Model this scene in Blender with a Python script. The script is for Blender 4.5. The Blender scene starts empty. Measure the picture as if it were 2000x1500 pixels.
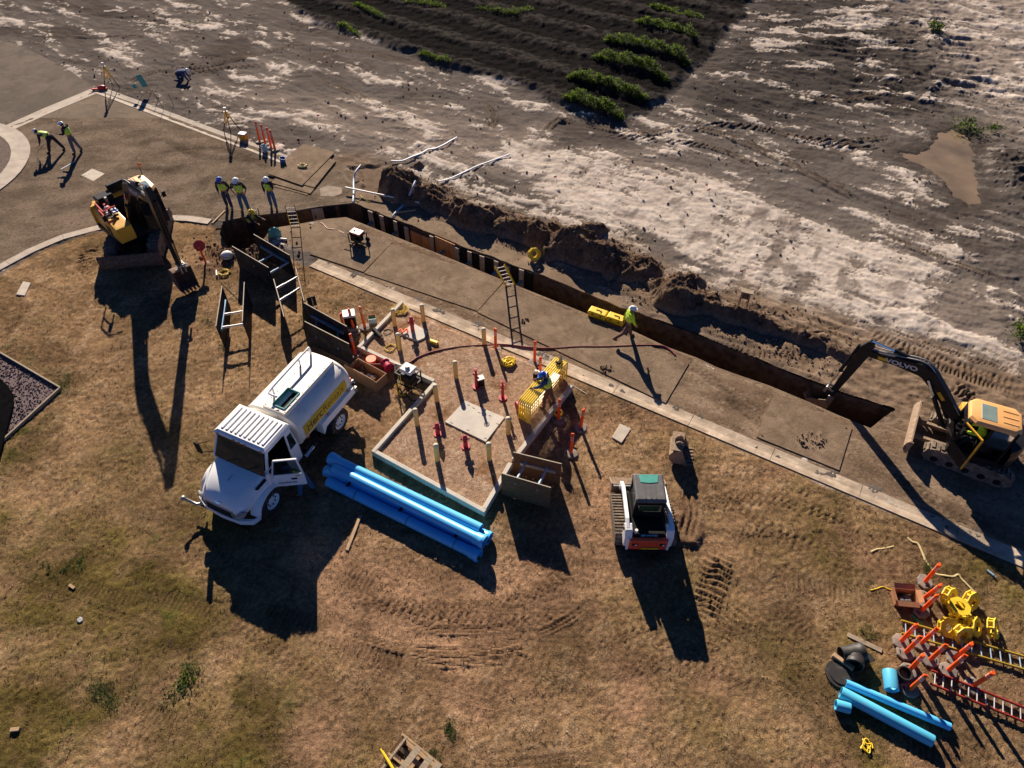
import bpy, bmesh, math, random
import numpy as np
from mathutils import Vector, Matrix

scene = bpy.context.scene
R = math.radians
# ------------------------------------------------------------------ camera
CAM_H, CAM_P, CAM_F = 20.0, R(47.3), 1388.0
cam_d = bpy.data.cameras.new("camera")
cam = bpy.data.objects.new("camera", cam_d)
scene.collection.objects.link(cam)
cam.location = (0, 0, CAM_H)
cam.rotation_euler = (R(90) - CAM_P, 0, 0)
cam_d.sensor_width = 36.0
cam_d.lens = 36.0 * CAM_F / 2000.0
cam_d.clip_end = 3000
scene.camera = cam
# ------------------------------------------------------------------ world and sun
SUN_EL, SUN_AZ = R(26), R(103)          # sun stands beyond the field, slightly left
world = bpy.data.worlds.new("World")
scene.world = world
world.use_nodes = True
wn = world.node_tree
bg = wn.nodes["Background"]
sky = wn.nodes.new("ShaderNodeTexSky")
sky.sky_type = 'NISHITA'
sky.sun_disc = False
sky.sun_elevation = SUN_EL
sky.sun_rotation = R(90) - SUN_AZ
sky.air_density = 0.42
sky.dust_density = 0.0
sky.ozone_density = 10.0
wn.links.new(sky.outputs[0], bg.inputs[0])
bg.inputs[1].default_value = 0.05
sun_d = bpy.data.lights.new("sun", 'SUN')
sun_d.energy = 5.0
sun_d.angle = R(0.5)
sun_d.color = (1.0, 0.86, 0.70)
sun = bpy.data.objects.new("sun", sun_d)
scene.collection.objects.link(sun)
sdir = Vector((math.cos(SUN_AZ) * math.cos(SUN_EL), math.sin(SUN_AZ) * math.cos(SUN_EL), math.sin(SUN_EL)))
sun.rotation_euler = sdir.to_track_quat('Z', 'Y').to_euler()
sun.location = sdir * 60
vs = scene.view_settings
vs.view_transform = 'Standard'
vs.look = 'None'
vs.exposure = 1.0
vs.gamma = 1.0
vs.use_curve_mapping = False

random.seed(7)
rng = np.random.default_rng(7)
COL = scene.collection


def gp(u, v, z=0.0):
    """survey point: where the sight line of a photo pixel meets height z"""
    x = (u - 1000) / CAM_F
    y = -(v - 750) / CAM_F
    r = (x, math.cos(CAM_P) + y * math.sin(CAM_P), -math.sin(CAM_P) + y * math.cos(CAM_P))
    t = (z - CAM_H) / r[2]
    return Vector((r[0] * t, r[1] * t, z))


def gps(*pts, z=0.0):
    return [gp(p[0], p[1], z) for p in pts]


# ------------------------------------------------------------------ mesh builder
class MB:
    def __init__(s):
        s.v, s.f, s.m = [], [], []

    def add(s, verts, faces, mi=0):
        o = len(s.v)
        s.v.extend([tuple(p) for p in verts])
        s.f.extend([tuple(i + o for i in f) for f in faces])
        if isinstance(mi, (list, tuple)):
            s.m.extend(mi)
        else:
            s.m.extend([mi] * len(faces))
        return s

    def box(s, c, size, mi=0, rz=0.0, M=None):
        hx, hy, hz = size[0] / 2, size[1] / 2, size[2] / 2
        vv = [Vector((a * hx, b * hy, d * hz)) for a in (-1, 1) for b in (-1, 1) for d in (-1, 1)]
        T = M if M is not None else Matrix.Rotation(rz, 3, 'Z')
        vv = [T @ p + Vector(c) for p in vv]
        return s.add(vv, [(0, 1, 3, 2), (4, 6, 7, 5), (0, 4, 5, 1), (2, 3, 7, 6), (0, 2, 6, 4), (1, 5, 7, 3)], mi)

    def bar(s, p0, p1, w, h, mi=0, up=(0, 0, 1)):
        p0, p1 = Vector(p0), Vector(p1)
        d = p1 - p0
        L = d.length
        d.normalize()
        sd = d.cross(Vector(up))
        if sd.length < 1e-4:
            sd = d.cross(Vector((1, 0, 0)))
        sd.normalize()
        u = sd.cross(d)
        M = Matrix((d, sd, u)).transposed()
        return s.box((p0 + p1) / 2, (L, w, h), mi, M=M)

    def cyl(s, p0, p1, r0, r1=None, n=12, caps=True, mi=0):
        r1 = r0 if r1 is None else r1
        p0, p1 = Vector(p0), Vector(p1)
        d = (p1 - p0).normalized()
        a = d.orthogonal().normalized()
        b = d.cross(a)
        vv = []
        for p, r in ((p0, r0), (p1, r1)):
            for k in range(n):
                t = 2 * math.pi * k / n
                vv.append(p + (a * math.cos(t) + b * math.sin(t)) * r)
        ff = [(k, (k + 1) % n, n + (k + 1) % n, n + k) for k in range(n)]
        if caps:
            ff += [tuple(range(n - 1, -1, -1)), tuple(range(n, 2 * n))]
        return s.add(vv, ff, mi)

    def tube(s, pts, r, n=8, mi=0, closed=False, flat=1.0):
        pts = [Vector(p) for p in pts]
        N = len(pts)
        rs = r if isinstance(r, (list, tuple)) else [r] * N
        vv = []
        prev = None
        for i, p in enumerate(pts):
            if closed:
                d = pts[(i + 1) % N] - pts[i - 1]
            else:
                d = pts[min(i + 1, N - 1)] - pts[max(i - 1, 0)]
            d.normalize()
            if prev is None:
                a = d.cross(Vector((0, 0, 1)))
                if a.length < 1e-3:
                    a = d.orthogonal()
            else:
                a = prev - d * prev.dot(d)
            a.normalize()
            prev = a
            b = d.cross(a)
            for k in range(n):
                t = 2 * math.pi * k / n
                vv.append(p + a * math.cos(t) * rs[i] + b * math.sin(t) * rs[i] * flat)
        ff = []
        for i in range(N if closed else N - 1):
            j = (i + 1) % N
            for k in range(n):
                ff.append((i * n + k, i * n + (k + 1) % n, j * n + (k + 1) % n, j * n + k))
        if not closed:
            ff += [tuple(range(n - 1, -1, -1)), tuple(range((N - 1) * n, N * n))]
        return s.add(vv, ff, mi)

    def prism(s, poly, y0, y1, mi=0, mi_side=None):
        """poly in the x-z plane, extruded along y"""
        n = len(poly)
        vv = [(p[0], y0, p[1]) for p in poly] + [(p[0], y1, p[1]) for p in poly]
        ff = [tuple(range(n)), tuple(range(2 * n - 1, n - 1, -1))]
        ff += [(k, n + k, n + (k + 1) % n, (k + 1) % n) for k in range(n)]
        ms = [mi, mi] + [mi if mi_side is None else mi_side] * n
        return s.add(vv, ff, ms)

    def slab(s, poly, z0, z1, mi=0, mi_side=None):
        """poly in the x-y plane, extruded along z"""
        n = len(poly)
        vv = [(p[0], p[1], z0) for p in poly] + [(p[0], p[1], z1) for p in poly]
        ff = [tuple(range(n - 1, -1, -1)), tuple(range(n, 2 * n))]
        ff += [(k, (k + 1) % n, n + (k + 1) % n, n + k) for k in range(n)]
        ms = [mi, mi] + [mi if mi_side is None else mi_side] * n
        return s.add(vv, ff, ms)

    def ell(s, c, r, nu=12, nv=8, mi=0, v0=-90, v1=90, M=None):
        vv = []
        for j in range(nv + 1):
            la = R(v0 + (v1 - v0) * j / nv)
            for i in range(nu):
                lo = 2 * math.pi * i / nu
                p = Vector((r[0] * math.cos(la) * math.cos(lo), r[1] * math.cos(la) * math.sin(lo), r[2] * math.sin(la)))
                vv.append((M @ p if M is not None else p) + Vector(c))
        ff = [(j * nu + i, j * nu + (i + 1) % nu, (j + 1) * nu + (i + 1) % nu, (j + 1) * nu + i) for j in range(nv) for i in range(nu)]
        return s.add(vv, ff, mi)

    def loft(s, rings, mi=0, caps=True, closed=True):
        n = len(rings[0])
        vv = [p for r in rings for p in r]
        ff = []
        kk = n if closed else n - 1
        for i in range(len(rings) - 1):
            for k in range(kk):
                ff.append((i * n + k, i * n + (k + 1) % n, (i + 1) * n + (k + 1) % n, (i + 1) * n + k))
        if caps:
            ff += [tuple(range(n - 1, -1, -1)), tuple(range((len(rings) - 1) * n, len(rings) * n))]
        return s.add(vv, ff, mi)

    def build(s, name, mats, parent=None, smooth=False, bevel=0.0, ang=40):
        me = bpy.data.meshes.new(name)
        me.from_pydata([tuple(p) for p in s.v], [], s.f)
        mats = mats if isinstance(mats, (list, tuple)) else [mats]
        for m in mats:
            me.materials.append(m)
        if len(mats) > 1:
            me.polygons.foreach_set("material_index", np.array(s.m, dtype=np.int32))
        me.update()
        if smooth:
            me.polygons.foreach_set("use_smooth", np.ones(len(me.polygons), dtype=bool))
            me.set_sharp_from_angle(angle=R(ang))
        o = bpy.data.objects.new(name, me)
        COL.objects.link(o)
        if parent is not None:
            o.parent = parent
        if bevel:
            b = o.modifiers.new("bevel", 'BEVEL')
            b.width = bevel
            b.segments = 1
            b.limit_method = 'ANGLE'
            b.angle_limit = R(35)
        return o


def thing(name, label, cat, loc=(0, 0, 0), rz=0.0, group=None):
    o = bpy.data.objects.new(name, None)
    o.empty_display_size = 0.2
    COL.objects.link(o)
    o.location = loc
    o.rotation_euler = (0, 0, rz)
    return tag(o, label, cat, group)


def tag(o, label, cat, group=None):
    o["label"] = label
    o["category"] = cat
    if group:
        o["group"] = group
    return o


def struct(o, kind="structure", label=None):
    o["kind"] = kind
    if label:
        o["label"] = label
    return o


def copy_thing(src, loc, rot, label, group=None):
    c = src.copy()
    COL.objects.link(c)
    c.location = loc
    c.rotation_euler = rot
    c["label"] = label
    if group:
        c["group"] = group
    for ch in list(src.children):
        d = ch.copy()
        COL.objects.link(d)
        d.parent = c
        for g in list(ch.children):
            e = g.copy()
            COL.objects.link(e)
            e.parent = d
    return c


# ------------------------------------------------------------------ materials
def _n(nt, t, **kw):
    n = nt.nodes.new(t)
    for k, v in kw.items():
        setattr(n, k, v)
    return n


DUST = (0.30, 0.22, 0.15)


def mat(name, col, rough=0.6, metal=0.0, var=0.2, scale=5.0, dust=0.0, bump=0.0, bscale=40.0, spec=0.4, coat=0.0, dustcol=DUST, stretch=None):
    m = bpy.data.materials.new(name)
    m.use_nodes = True
    nt = m.node_tree
    b = nt.nodes["Principled BSDF"]
    b.inputs["Roughness"].default_value = rough
    b.inputs["Metallic"].default_value = metal
    b.inputs["Specular IOR Level"].default_value = spec
    b.inputs["Coat Weight"].default_value = coat
    tc = _n(nt, "ShaderNodeTexCoord")
    vec = tc.outputs["Object"]
    if stretch:
        mp = _n(nt, "ShaderNodeMapping")
        mp.inputs["Scale"].default_value = stretch
        nt.links.new(vec, mp.inputs[0])
        vec = mp.outputs[0]
    nz = _n(nt, "ShaderNodeTexNoise")
    nz.inputs["Scale"].default_value = scale
    nz.inputs["Detail"].default_value = 6
    nt.links.new(vec, nz.inputs["Vector"])
    mr = _n(nt, "ShaderNodeMapRange")
    mr.inputs[1].default_value = 0.3
    mr.inputs[2].default_value = 0.7
    nt.links.new(nz.outputs[0], mr.inputs[0])
    mx = _n(nt, "ShaderNodeMix", data_type='RGBA')
    mx.inputs[6].default_value = (*[c * (1 - var) for c in col], 1)
    mx.inputs[7].default_value = (*[min(1, c * (1 + var)) for c in col], 1)
    nt.links.new(mr.outputs[0], mx.inputs[0])
    out = mx.outputs[2]
    if dust > 0:
        n2 = _n(nt, "ShaderNodeTexNoise")
        n2.inputs["Scale"].default_value = scale * 0.7 + 1.3
        n2.inputs["Detail"].default_value = 8
        n2.inputs["Roughness"].default_value = 0.7
        nt.links.new(vec, n2.inputs["Vector"])
        r2 = _n(nt, "ShaderNodeMapRange")
        r2.inputs[1].default_value = 0.62 - 0.3 * dust
        r2.inputs[2].default_value = 0.80 - 0.25 * dust
        r2.inputs[4].default_value = min(1, 0.35 + 0.6 * dust)
        nt.links.new(n2.outputs[0], r2.inputs[0])
        m2 = _n(nt, "ShaderNodeMix", data_type='RGBA')
        m2.inputs[7].default_value = (*dustcol, 1)
        nt.links.new(r2.outputs[0], m2.inputs[0])
        nt.links.new(out, m2.inputs[6])
        out = m2.outputs[2]
    nt.links.new(out, b.inputs["Base Color"])
    if bump > 0:
        n3 = _n(nt, "ShaderNodeTexNoise")
        n3.inputs["Scale"].default_value = bscale
        n3.inputs["Detail"].default_value = 5
        nt.links.new(vec, n3.inputs["Vector"])
        bp = _n(nt, "ShaderNodeBump")
        bp.inputs["Strength"].default_value = bump
        bp.inputs["Distance"].default_value = 0.03
        nt.links.new(n3.outputs[0], bp.inputs["Height"])
        nt.links.new(bp.outputs[0], b.inputs["Normal"])
    return m


def glass(name, col, rough=0.08, alpha_t=0.0):
    m = mat(name, col, rough=rough, var=0.1, spec=0.8)
    m.node_tree.nodes["Principled BSDF"].inputs["Transmission Weight"].default_value = alpha_t
    return m


K = {}
K['white'] = mat("white_paint", (0.86, 0.86, 0.85), 0.35, var=0.05, scale=2, dust=0.12, coat=0.3)
K['tank'] = mat("tank_paint", (0.82, 0.78, 0.70), 0.4, var=0.08, scale=1.2, dust=0.34, dustcol=(0.50, 0.43, 0.34))
K['orange_exc'] = mat("machine_yellow", (0.80, 0.42, 0.15), 0.45, var=0.08, scale=2, dust=0.2)
K['yellow_exc'] = mat("machine_side_yellow", (0.62, 0.33, 0.03), 0.4, var=0.1, scale=2, dust=0.1)
K['charcoal'] = mat("charcoal_paint", (0.013, 0.013, 0.015), 0.38, var=0.2, dust=0.04, scale=3, spec=0.2)
K['black'] = mat("black_plastic", (0.012, 0.012, 0.013), 0.6, var=0.2, dust=0.03, spec=0.12)
K['rubber'] = mat("rubber", (0.03, 0.028, 0.026), 0.85, var=0.3, dust=0.35, scale=6)
K['track'] = mat("dusty_track", (0.10, 0.08, 0.065), 0.85, var=0.3, dust=0.7, scale=7, bump=0.4)
K['steel'] = mat("worn_steel", (0.34, 0.33, 0.32), 0.45, metal=0.6, var=0.2, dust=0.25)
K['chrome'] = mat("chrome", (0.75, 0.75, 0.75), 0.15, metal=1.0, var=0.05)
K['alu'] = mat("aluminium", (0.62, 0.62, 0.62), 0.4, metal=0.7, var=0.1, dust=0.1)
K['rust'] = mat("rusty_steel", (0.13, 0.07, 0.045), 0.8, var=0.4, scale=8, dust=0.4, bump=0.3)
K['dirty_steel'] = mat("dirt_coated_steel", (0.27, 0.19, 0.13), 0.85, var=0.3, scale=8, dust=0.5, bump=0.4)
K['glass'] = glass("dark_glass", (0.012, 0.018, 0.018))
K['green_glass'] = glass("green_glass", (0.20, 0.27, 0.25), 0.2)
K['windshield'] = glass("windshield_glass", (0.022, 0.036, 0.033), 0.03, 0.0)
K['windshield'].node_tree.nodes["Principled BSDF"].inputs["Specular IOR Level"].default_value = 0.3
K['amber'] = mat("amber_lens", (0.75, 0.2, 0.03), 0.3, var=0.1)
K['red'] = mat("red_paint", (0.55, 0.035, 0.03), 0.45, var=0.15, dust=0.1)
K['hydrant'] = mat("hydrant_red", (0.42, 0.03, 0.05), 0.5, var=0.2, dust=0.15)
K['crimson'] = mat("crimson_hose", (0.42, 0.02, 0.07), 0.6, var=0.2, dust=0.1)
K['loader_red'] = mat("loader_red", (0.72, 0.085, 0.035), 0.45, var=0.1, dust=0.1)
K['orange'] = mat("safety_orange", (0.95, 0.11, 0.012), 0.5, var=0.08, dust=0.05)
K['reflect'] = mat("reflective_band", (0.60, 0.42, 0.40), 0.35, var=0.1)
K['conebase'] = mat("dusty_rubber_base", (0.20, 0.17, 0.15), 0.9, var=0.25, dust=0.4)
K['yellow'] = mat("yellow_plastic", (0.80, 0.56, 0.02), 0.45, var=0.1, dust=0.1)
K['yellow_rail'] = mat("yellow_barrier_paint", (0.82, 0.60, 0.05), 0.4, var=0.08, dust=0.06)
K['bollard'] = mat("bollard_cream_yellow", (0.70, 0.50, 0.17), 0.55, var=0.08, dust=0.06)
K['bollard_cap'] = mat("bollard_cap_concrete", (0.62, 0.56, 0.42), 0.8, var=0.12)
K['concrete'] = mat("concrete", (0.46, 0.40, 0.33), 0.85, var=0.15, scale=3, dust=0.15, bump=0.25, bscale=30)
K['concrete_pale'] = mat("concrete_pale", (0.52, 0.48, 0.42), 0.85, var=0.12, scale=2.5, dust=0.12, bump=0.2, bscale=30)
K['gutter'] = mat("gutter_concrete", (0.47, 0.38, 0.29), 0.88, var=0.3, scale=1.3, dust=0.6, bump=0.4, bscale=20, dustcol=(0.25, 0.18, 0.125), spec=0.1)
K['kerb'] = mat("kerb_concrete", (0.40, 0.34, 0.28), 0.88, var=0.18, scale=2, dust=0.2, bump=0.25, bscale=26)
K['plate'] = mat("trench_plate_steel", (0.150, 0.112, 0.080), 0.75, var=0.22, scale=1.3, dust=0.55, bump=0.5, bscale=14, spec=0.1, dustcol=(0.205, 0.15, 0.105))
K['ply_dark'] = mat("black_formply", (0.036, 0.032, 0.031), 0.7, var=0.5, scale=3, dust=0.2, dustcol=(0.13, 0.10, 0.08), spec=0.1)
K['ply_edge'] = mat("ply_edge", (0.42, 0.35, 0.27), 0.8, var=0.15)
K['ply_brown'] = mat("brown_plywood", (0.17, 0.095, 0.05), 0.75, var=0.35, scale=3, stretch=(1, 6, 6), dust=0.2, spec=0.1)
K['ladder_red'] = mat("ladder_rail_red", (0.34, 0.03, 0.02), 0.5, var=0.2, dust=0.12)
K['ladder_yellow'] = mat("ladder_rail_yellow", (0.42, 0.29, 0.025), 0.55, var=0.2, dust=0.15)
K['collar'] = mat("worn_collar", (0.24, 0.185, 0.14), 0.9, var=0.3, scale=3, dust=0.4, bump=0.4)
K['wood'] = mat("lumber", (0.40, 0.27, 0.16), 0.8, var=0.25, scale=4, stretch=(1, 8, 8))
K['wood_grey'] = mat("weathered_lumber", (0.30, 0.24, 0.17), 0.85, var=0.35, scale=4, stretch=(1, 8, 8), dust=0.2)
K['pallet'] = mat("pallet_wood", (0.34, 0.23, 0.13), 0.85, var=0.35, scale=5, stretch=(1, 7, 7))
K['crate'] = mat("crate_plywood", (0.30, 0.17, 0.09), 0.75, var=0.25, scale=3, stretch=(1, 6, 1))
K['carton'] = mat("cardboard", (0.40, 0.19, 0.09), 0.85, var=0.12)
K['blue_strut'] = mat("shore_blue_grey", (0.30, 0.40, 0.52), 0.45, metal=0.2, var=0.15, dust=0.1)
K['rail_blue'] = mat("shore_rail_blue", (0.10, 0.22, 0.36), 0.5, metal=0.2, var=0.2, dust=0.1)
K['blue_pipe'] = mat("water_pipe_blue", (0.10, 0.50, 0.90), 0.36, var=0.06, scale=2, dust=0.03, spec=0.5)
K['cyan_pipe'] = mat("sun_faded_pipe_blue", (0.09, 0.46, 0.68), 0.45, var=0.08, scale=2, dust=0.06)
K['hose_white'] = mat("lay_flat_hose", (0.50, 0.58, 0.68), 0.5, var=0.12)
K['hose_blue'] = mat("blue_hose", (0.05, 0.12, 0.45), 0.5, var=0.15)
K['pvc'] = mat("white_pvc", (0.74, 0.72, 0.68), 0.4, var=0.06, dust=0.1)
K['hose_red'] = mat("red_fire_hose", (0.17, 0.035, 0.035), 0.7, var=0.3, dust=0.2)
K['rope_yellow'] = mat("yellow_rope", (0.62, 0.45, 0.08), 0.7, var=0.2)
K['strap'] = mat("webbing_strap", (0.52, 0.42, 0.20), 0.75, var=0.25, dust=0.2)
K['green'] = mat("green_strap", (0.02, 0.35, 0.16), 0.6, var=0.2)
K['teal'] = mat("teal_board", (0.08, 0.30, 0.27), 0.6, var=0.15)
K['stake'] = mat("stake_wood", (0.30, 0.20, 0.10), 0.8, var=0.3)
K['pink'] = mat("pink_flag", (0.75, 0.10, 0.10), 0.6, var=0.1)
K['bucket_blue'] = mat("bucket_blue", (0.04, 0.13, 0.42), 0.45, var=0.1)
K['bucket_pale'] = mat("bucket_pale", (0.35, 0.52, 0.62), 0.45, var=0.1)
K['tripod'] = mat("tripod_yellow", (0.55, 0.33, 0.03), 0.5, var=0.15)
K['case_orange'] = mat("case_orange", (0.70, 0.33, 0.03), 0.45, var=0.1)
K['soil'] = mat("trench_soil", (0.115, 0.078, 0.053), 0.95, spec=0.05, var=0.45, scale=3.5, bump=0.9, bscale=9, dust=0.25, dustcol=(0.14, 0.10, 0.075))
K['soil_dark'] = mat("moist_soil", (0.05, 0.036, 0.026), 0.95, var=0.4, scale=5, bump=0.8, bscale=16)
K['ironcast'] = mat("cast_iron", (0.03, 0.028, 0.027), 0.55, var=0.3, dust=0.15)
K['pipe_bore'] = mat("cement_lining", (0.11, 0.07, 0.05), 0.9, var=0.3)
K['teal_frp'] = mat("yellow_frp", (0.75, 0.54, 0.03), 0.5, var=0.15, dust=0.12)
K['sign_yellow'] = mat("sticker_yellow", (0.70, 0.42, 0.02), 0.5, var=0.06)
K['lettering_black'] = mat("lettering_black", (0.04, 0.035, 0.03), 0.6, var=0.05)
K['lettering_white'] = mat("lettering_white", (0.55, 0.55, 0.55), 0.5, var=0.05)
K['lettering_blue'] = mat("lettering_blue", (0.15, 0.40, 0.60), 0.5, var=0.05)
K['gen_red'] = mat("generator_red", (0.42, 0.13, 0.10), 0.5, var=0.15, dust=0.2)
# people
K['skin'] = mat("skin", (0.33, 0.17, 0.10), 0.6, var=0.1)
K['eye'] = mat("eye_dark", (0.02, 0.015, 0.012), 0.3, var=0.1)
K['lime'] = mat("hi_vis_lime", (0.58, 0.88, 0.03), 0.7, var=0.12)
K['band'] = mat("vest_band", (0.50, 0.52, 0.50), 0.45, var=0.1)
K['dark_cloth'] = mat("dark_cloth", (0.022, 0.022, 0.028), 0.9, var=0.3)
K['denim'] = mat("denim", (0.05, 0.12, 0.22), 0.9, var=0.25)
K['denim_dark'] = mat("dark_denim", (0.03, 0.045, 0.09), 0.9, var=0.25)
K['khaki'] = mat("brown_work_trousers", (0.15, 0.085, 0.06), 0.9, var=0.25)
K['grey_cloth'] = mat("grey_cloth", (0.13, 0.13, 0.14), 0.9, var=0.2)
K['navy'] = mat("navy_shirt", (0.03, 0.06, 0.15), 0.9, var=0.2)
K['boot'] = mat("boot_leather", (0.05, 0.033, 0.022), 0.8, var=0.3)
K['hat_white'] = mat("hard_hat_white", (0.68, 0.74, 0.78), 0.35, var=0.05)
K['hat_blue'] = mat("hard_hat_blue", (0.03, 0.12, 0.52), 0.35, var=0.05)
K['hat_yellow'] = mat("hard_hat_yellow", (0.75, 0.52, 0.03), 0.4, var=0.05)


# ------------------------------------------------------------------ lettering meshes
def text_mesh(s, size, bold=0.0, depth=0.004):
    cu = bpy.data.curves.new("lettering", 'FONT')
    cu.body = s
    cu.size = size
    cu.extrude = depth
    cu.offset = bold
    cu.align_x = 'CENTER'
    cu.align_y = 'CENTER'
    o = bpy.data.objects.new("lettering", cu)
    COL.objects.link(o)
    dg = bpy.context.evaluated_depsgraph_get()
    me = bpy.data.meshes.new_from_object(o.evaluated_get(dg))
    bpy.data.objects.remove(o)
    bpy.data.curves.remove(cu)
    return me


def lettering(s, size, parent, origin, xdir, ydir, m, bold=0.0, xscale=1.0):
    me = text_mesh(s, size, bold)
    x, y = Vector(xdir).normalized(), Vector(ydir).normalized()
    z = x.cross(y)
    M = Matrix((x * xscale, y, z)).transposed().to_4x4()
    M.translation = Vector(origin)
    me.transform(M)
    me.materials.clear()
    me.materials.append(m)
    o = bpy.data.objects.new("lettering", me)
    COL.objects.link(o)
    o.parent = parent
    return o
# ================================================================== TERRAIN
def _h(ix, iy, seed):
    n = (ix.astype(np.int64) * 374761393 + iy.astype(np.int64) * 668265263 + seed * 974634777) & 0x7fffffff
    n = ((n ^ (n >> 13)) * 1274126177) & 0x7fffffff
    return (n ^ (n >> 16)) & 0xffff


def perlin(x, y, seed=0):
    x0, y0 = np.floor(x), np.floor(y)
    fx, fy = x - x0, y - y0
    u = fx * fx * fx * (fx * (fx * 6 - 15) + 10)
    v = fy * fy * fy * (fy * (fy * 6 - 15) + 10)
    r = 0
    g = []
    for dx in (0, 1):
        for dy in (0, 1):
            a = _h(x0 + dx, y0 + dy, seed) * (2 * math.pi / 65536)
            g.append(np.cos(a) * (fx - dx) + np.sin(a) * (fy - dy))
    a = g[0] + v * (g[1] - g[0])
    b = g[2] + v * (g[3] - g[2])
    return (a + u * (b - a)) * 1.5


def fbm(x, y, seed=0, o=4, gain=0.5, lac=2.03):
    s, a, t = 0, 1.0, 0
    for k in range(o):
        s = s + a * perlin(x, y, seed + 17 * k)
        t += a
        x, y, a = x * lac + 3.1, y * lac + 7.7, a * gain
    return s / t


def ridged(x, y, seed=0, o=4):
    s, a, t = 0, 1.0, 0
    for k in range(o):
        s = s + a * (1 - np.abs(perlin(x, y, seed + 29 * k)) * 2)
        t += a
        x, y, a = x * 2.1 + 1.7, y * 2.1 + 4.3, a * 0.55
    return s / t


def sstep(a, b, x):
    t = np.clip((x - a) / (b - a), 0, 1)
    return t * t * (3 - 2 * t)


def sdf(poly, X, Y):
    """signed distance to a polygon, negative inside"""
    P = [(p[0], p[1]) for p in poly]
    d = np.full(X.shape, 1e9)
    ins = np.zeros(X.shape, dtype=bool)
    n = len(P)
    for i in range(n):
        x0, y0 = P[i]
        x1, y1 = P[(i + 1) % n]
        ex, ey = x1 - x0, y1 - y0
        t = np.clip(((X - x0) * ex + (Y - y0) * ey) / (ex * ex + ey * ey + 1e-12), 0, 1)
        d = np.minimum(d, (X - x0 - t * ex) ** 2 + (Y - y0 - t * ey) ** 2)
        c = ((y0 > Y) != (y1 > Y)) & (X < (x1 - x0) * (Y - y0) / ((y1 - y0) if abs(y1 - y0) > 1e-9 else 1e-9) + x0)
        ins ^= c
    d = np.sqrt(d)
    return np.where(ins, -d, d)


def pline(pts, X, Y):
    """distance, signed lateral offset and running length along a polyline, plus index fraction"""
    best = np.full(X.shape, 1e9)
    U = np.zeros(X.shape)
    S = np.zeros(X.shape)
    F = np.zeros(X.shape)
    L = 0.0
    for i in range(len(pts) - 1):
        x0, y0 = pts[i][0], pts[i][1]
        ex, ey = pts[i + 1][0] - x0, pts[i + 1][1] - y0
        l = math.hypot(ex, ey)
        t = np.clip(((X - x0) * ex + (Y - y0) * ey) / (l * l), 0, 1)
        dx, dy = X - x0 - t * ex, Y - y0 - t * ey
        d = dx * dx + dy * dy
        m = d < best
        best = np.where(m, d, best)
        U = np.where(m, L + t * l, U)
        S = np.where(m, (dx * ey - dy * ex) / l, S)
        F = np.where(m, i + t, F)
        L += l
    return np.sqrt(best), S, U, F


def wpoly(*px):
    return [(p.x, p.y) for p in gps(*px)]


def smooth_line(pts, k=6):
    """Catmull-Rom through points"""
    P = [Vector(p) for p in pts]
    P = [P[0] * 2 - P[1]] + P + [P[-1] * 2 - P[-2]]
    out = []
    for i in range(1, len(P) - 2):
        for j in range(k):
            t = j / k
            a, b, c, d = P[i - 1], P[i], P[i + 1], P[i + 2]
            out.append(0.5 * ((2 * b) + (c - a) * t + (2 * a - 5 * b + 4 * c - d) * t * t + (3 * b - a - 3 * c + d) * t ** 3))
    out.append(P[-2])
    return out


CQ = (0.22, 0.10, 0.36)
G0 = Vector((-10.1, 26.25))
GD = Vector((0.8577, -0.5141)).normalized()
GN = Vector((-GD.y, GD.x))


def gut(t, s):
    p = G0 + GD * t + GN * s
    return (p.x, p.y)


# --- plan outlines, in metres
TRENCH = wpoly((676, 424), (714, 439), (772, 462), (858, 496), (960, 538), (1040, 570), (1145, 612), (1240, 648), (1304, 678),
               (1360, 698), (1400, 717), (1450, 735), (1500, 752), (1580, 785), (1640, 812), (1700, 836), (1716, 822),
               (1748, 800), (1700, 784), (1660, 773), (1600, 750), (1530, 722), (1460, 692), (1372, 657), (1335, 642), (1298, 630),
               (1247, 610), (1210, 600), (1185, 588), (1120, 562), (1045, 532), (990, 512), (900, 480), (852, 459), (768, 426),
               (692, 396), (626, 403), (560, 414), (480, 423), (436, 432), (428, 455), (440, 480), (470, 489), (505, 476), (528, 446), (580, 438), (634, 428))
STREET = [gut(1.1, 0.62)] + [gut(36.0, 0.62), gut(36.0, 4.0)] + wpoly((1716, 824), (1700, 836), (1640, 812), (1580, 785), (1500, 752), (1450, 735), (1400, 717), (1360, 698), (1304, 678), (1240, 648), (1145, 612),
                                                        (1040, 570), (960, 538), (858, 496), (772, 462), (714, 439), (676, 424), (634, 428), (580, 438), (528, 446), (545, 468), (560, 476))
BANK = wpoly((692, 396), (768, 426), (852, 459), (900, 480), (990, 512), (1045, 532), (1120, 562), (1185, 588), (1210, 600), (1247, 610),
             (1262, 604), (1222, 584), (1180, 566), (1120, 540), (1060, 515), (1000, 487), (905, 452), (850, 428), (775, 398), (715, 372), (697, 366))
COURT = wpoly((-90, 585), (0, 527), (90, 478), (180, 445), (250, 427), (320, 419), (370, 422), (412, 428), (436, 432), (480, 423), (560, 414), (626, 403), (692, 396),
              (697, 366), (668, 335), (640, 318), (580, 309), (552, 302), (500, 287), (425, 262), (345, 232), (270, 204), (190, 176), (0, 254), (-120, 310))
APRON = wpoly((-260, 60), (-60, 62), (40, 88), (128, 132), (185, 172), (0, 254), (-120, 310), (-300, 400))
ENCL = [(-4.7, 22.95), (-6.13, 20.22), (-2.95, 18.31), (-4.85, 15.03), (-0.91, 12.58), (0.0, 14.49), (2.25, 18.05), (2.0, 18.9)]
GRAVEL = wpoly((-170, 600), (0, 690), (120, 760), (0, 870), (-150, 990))
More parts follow.
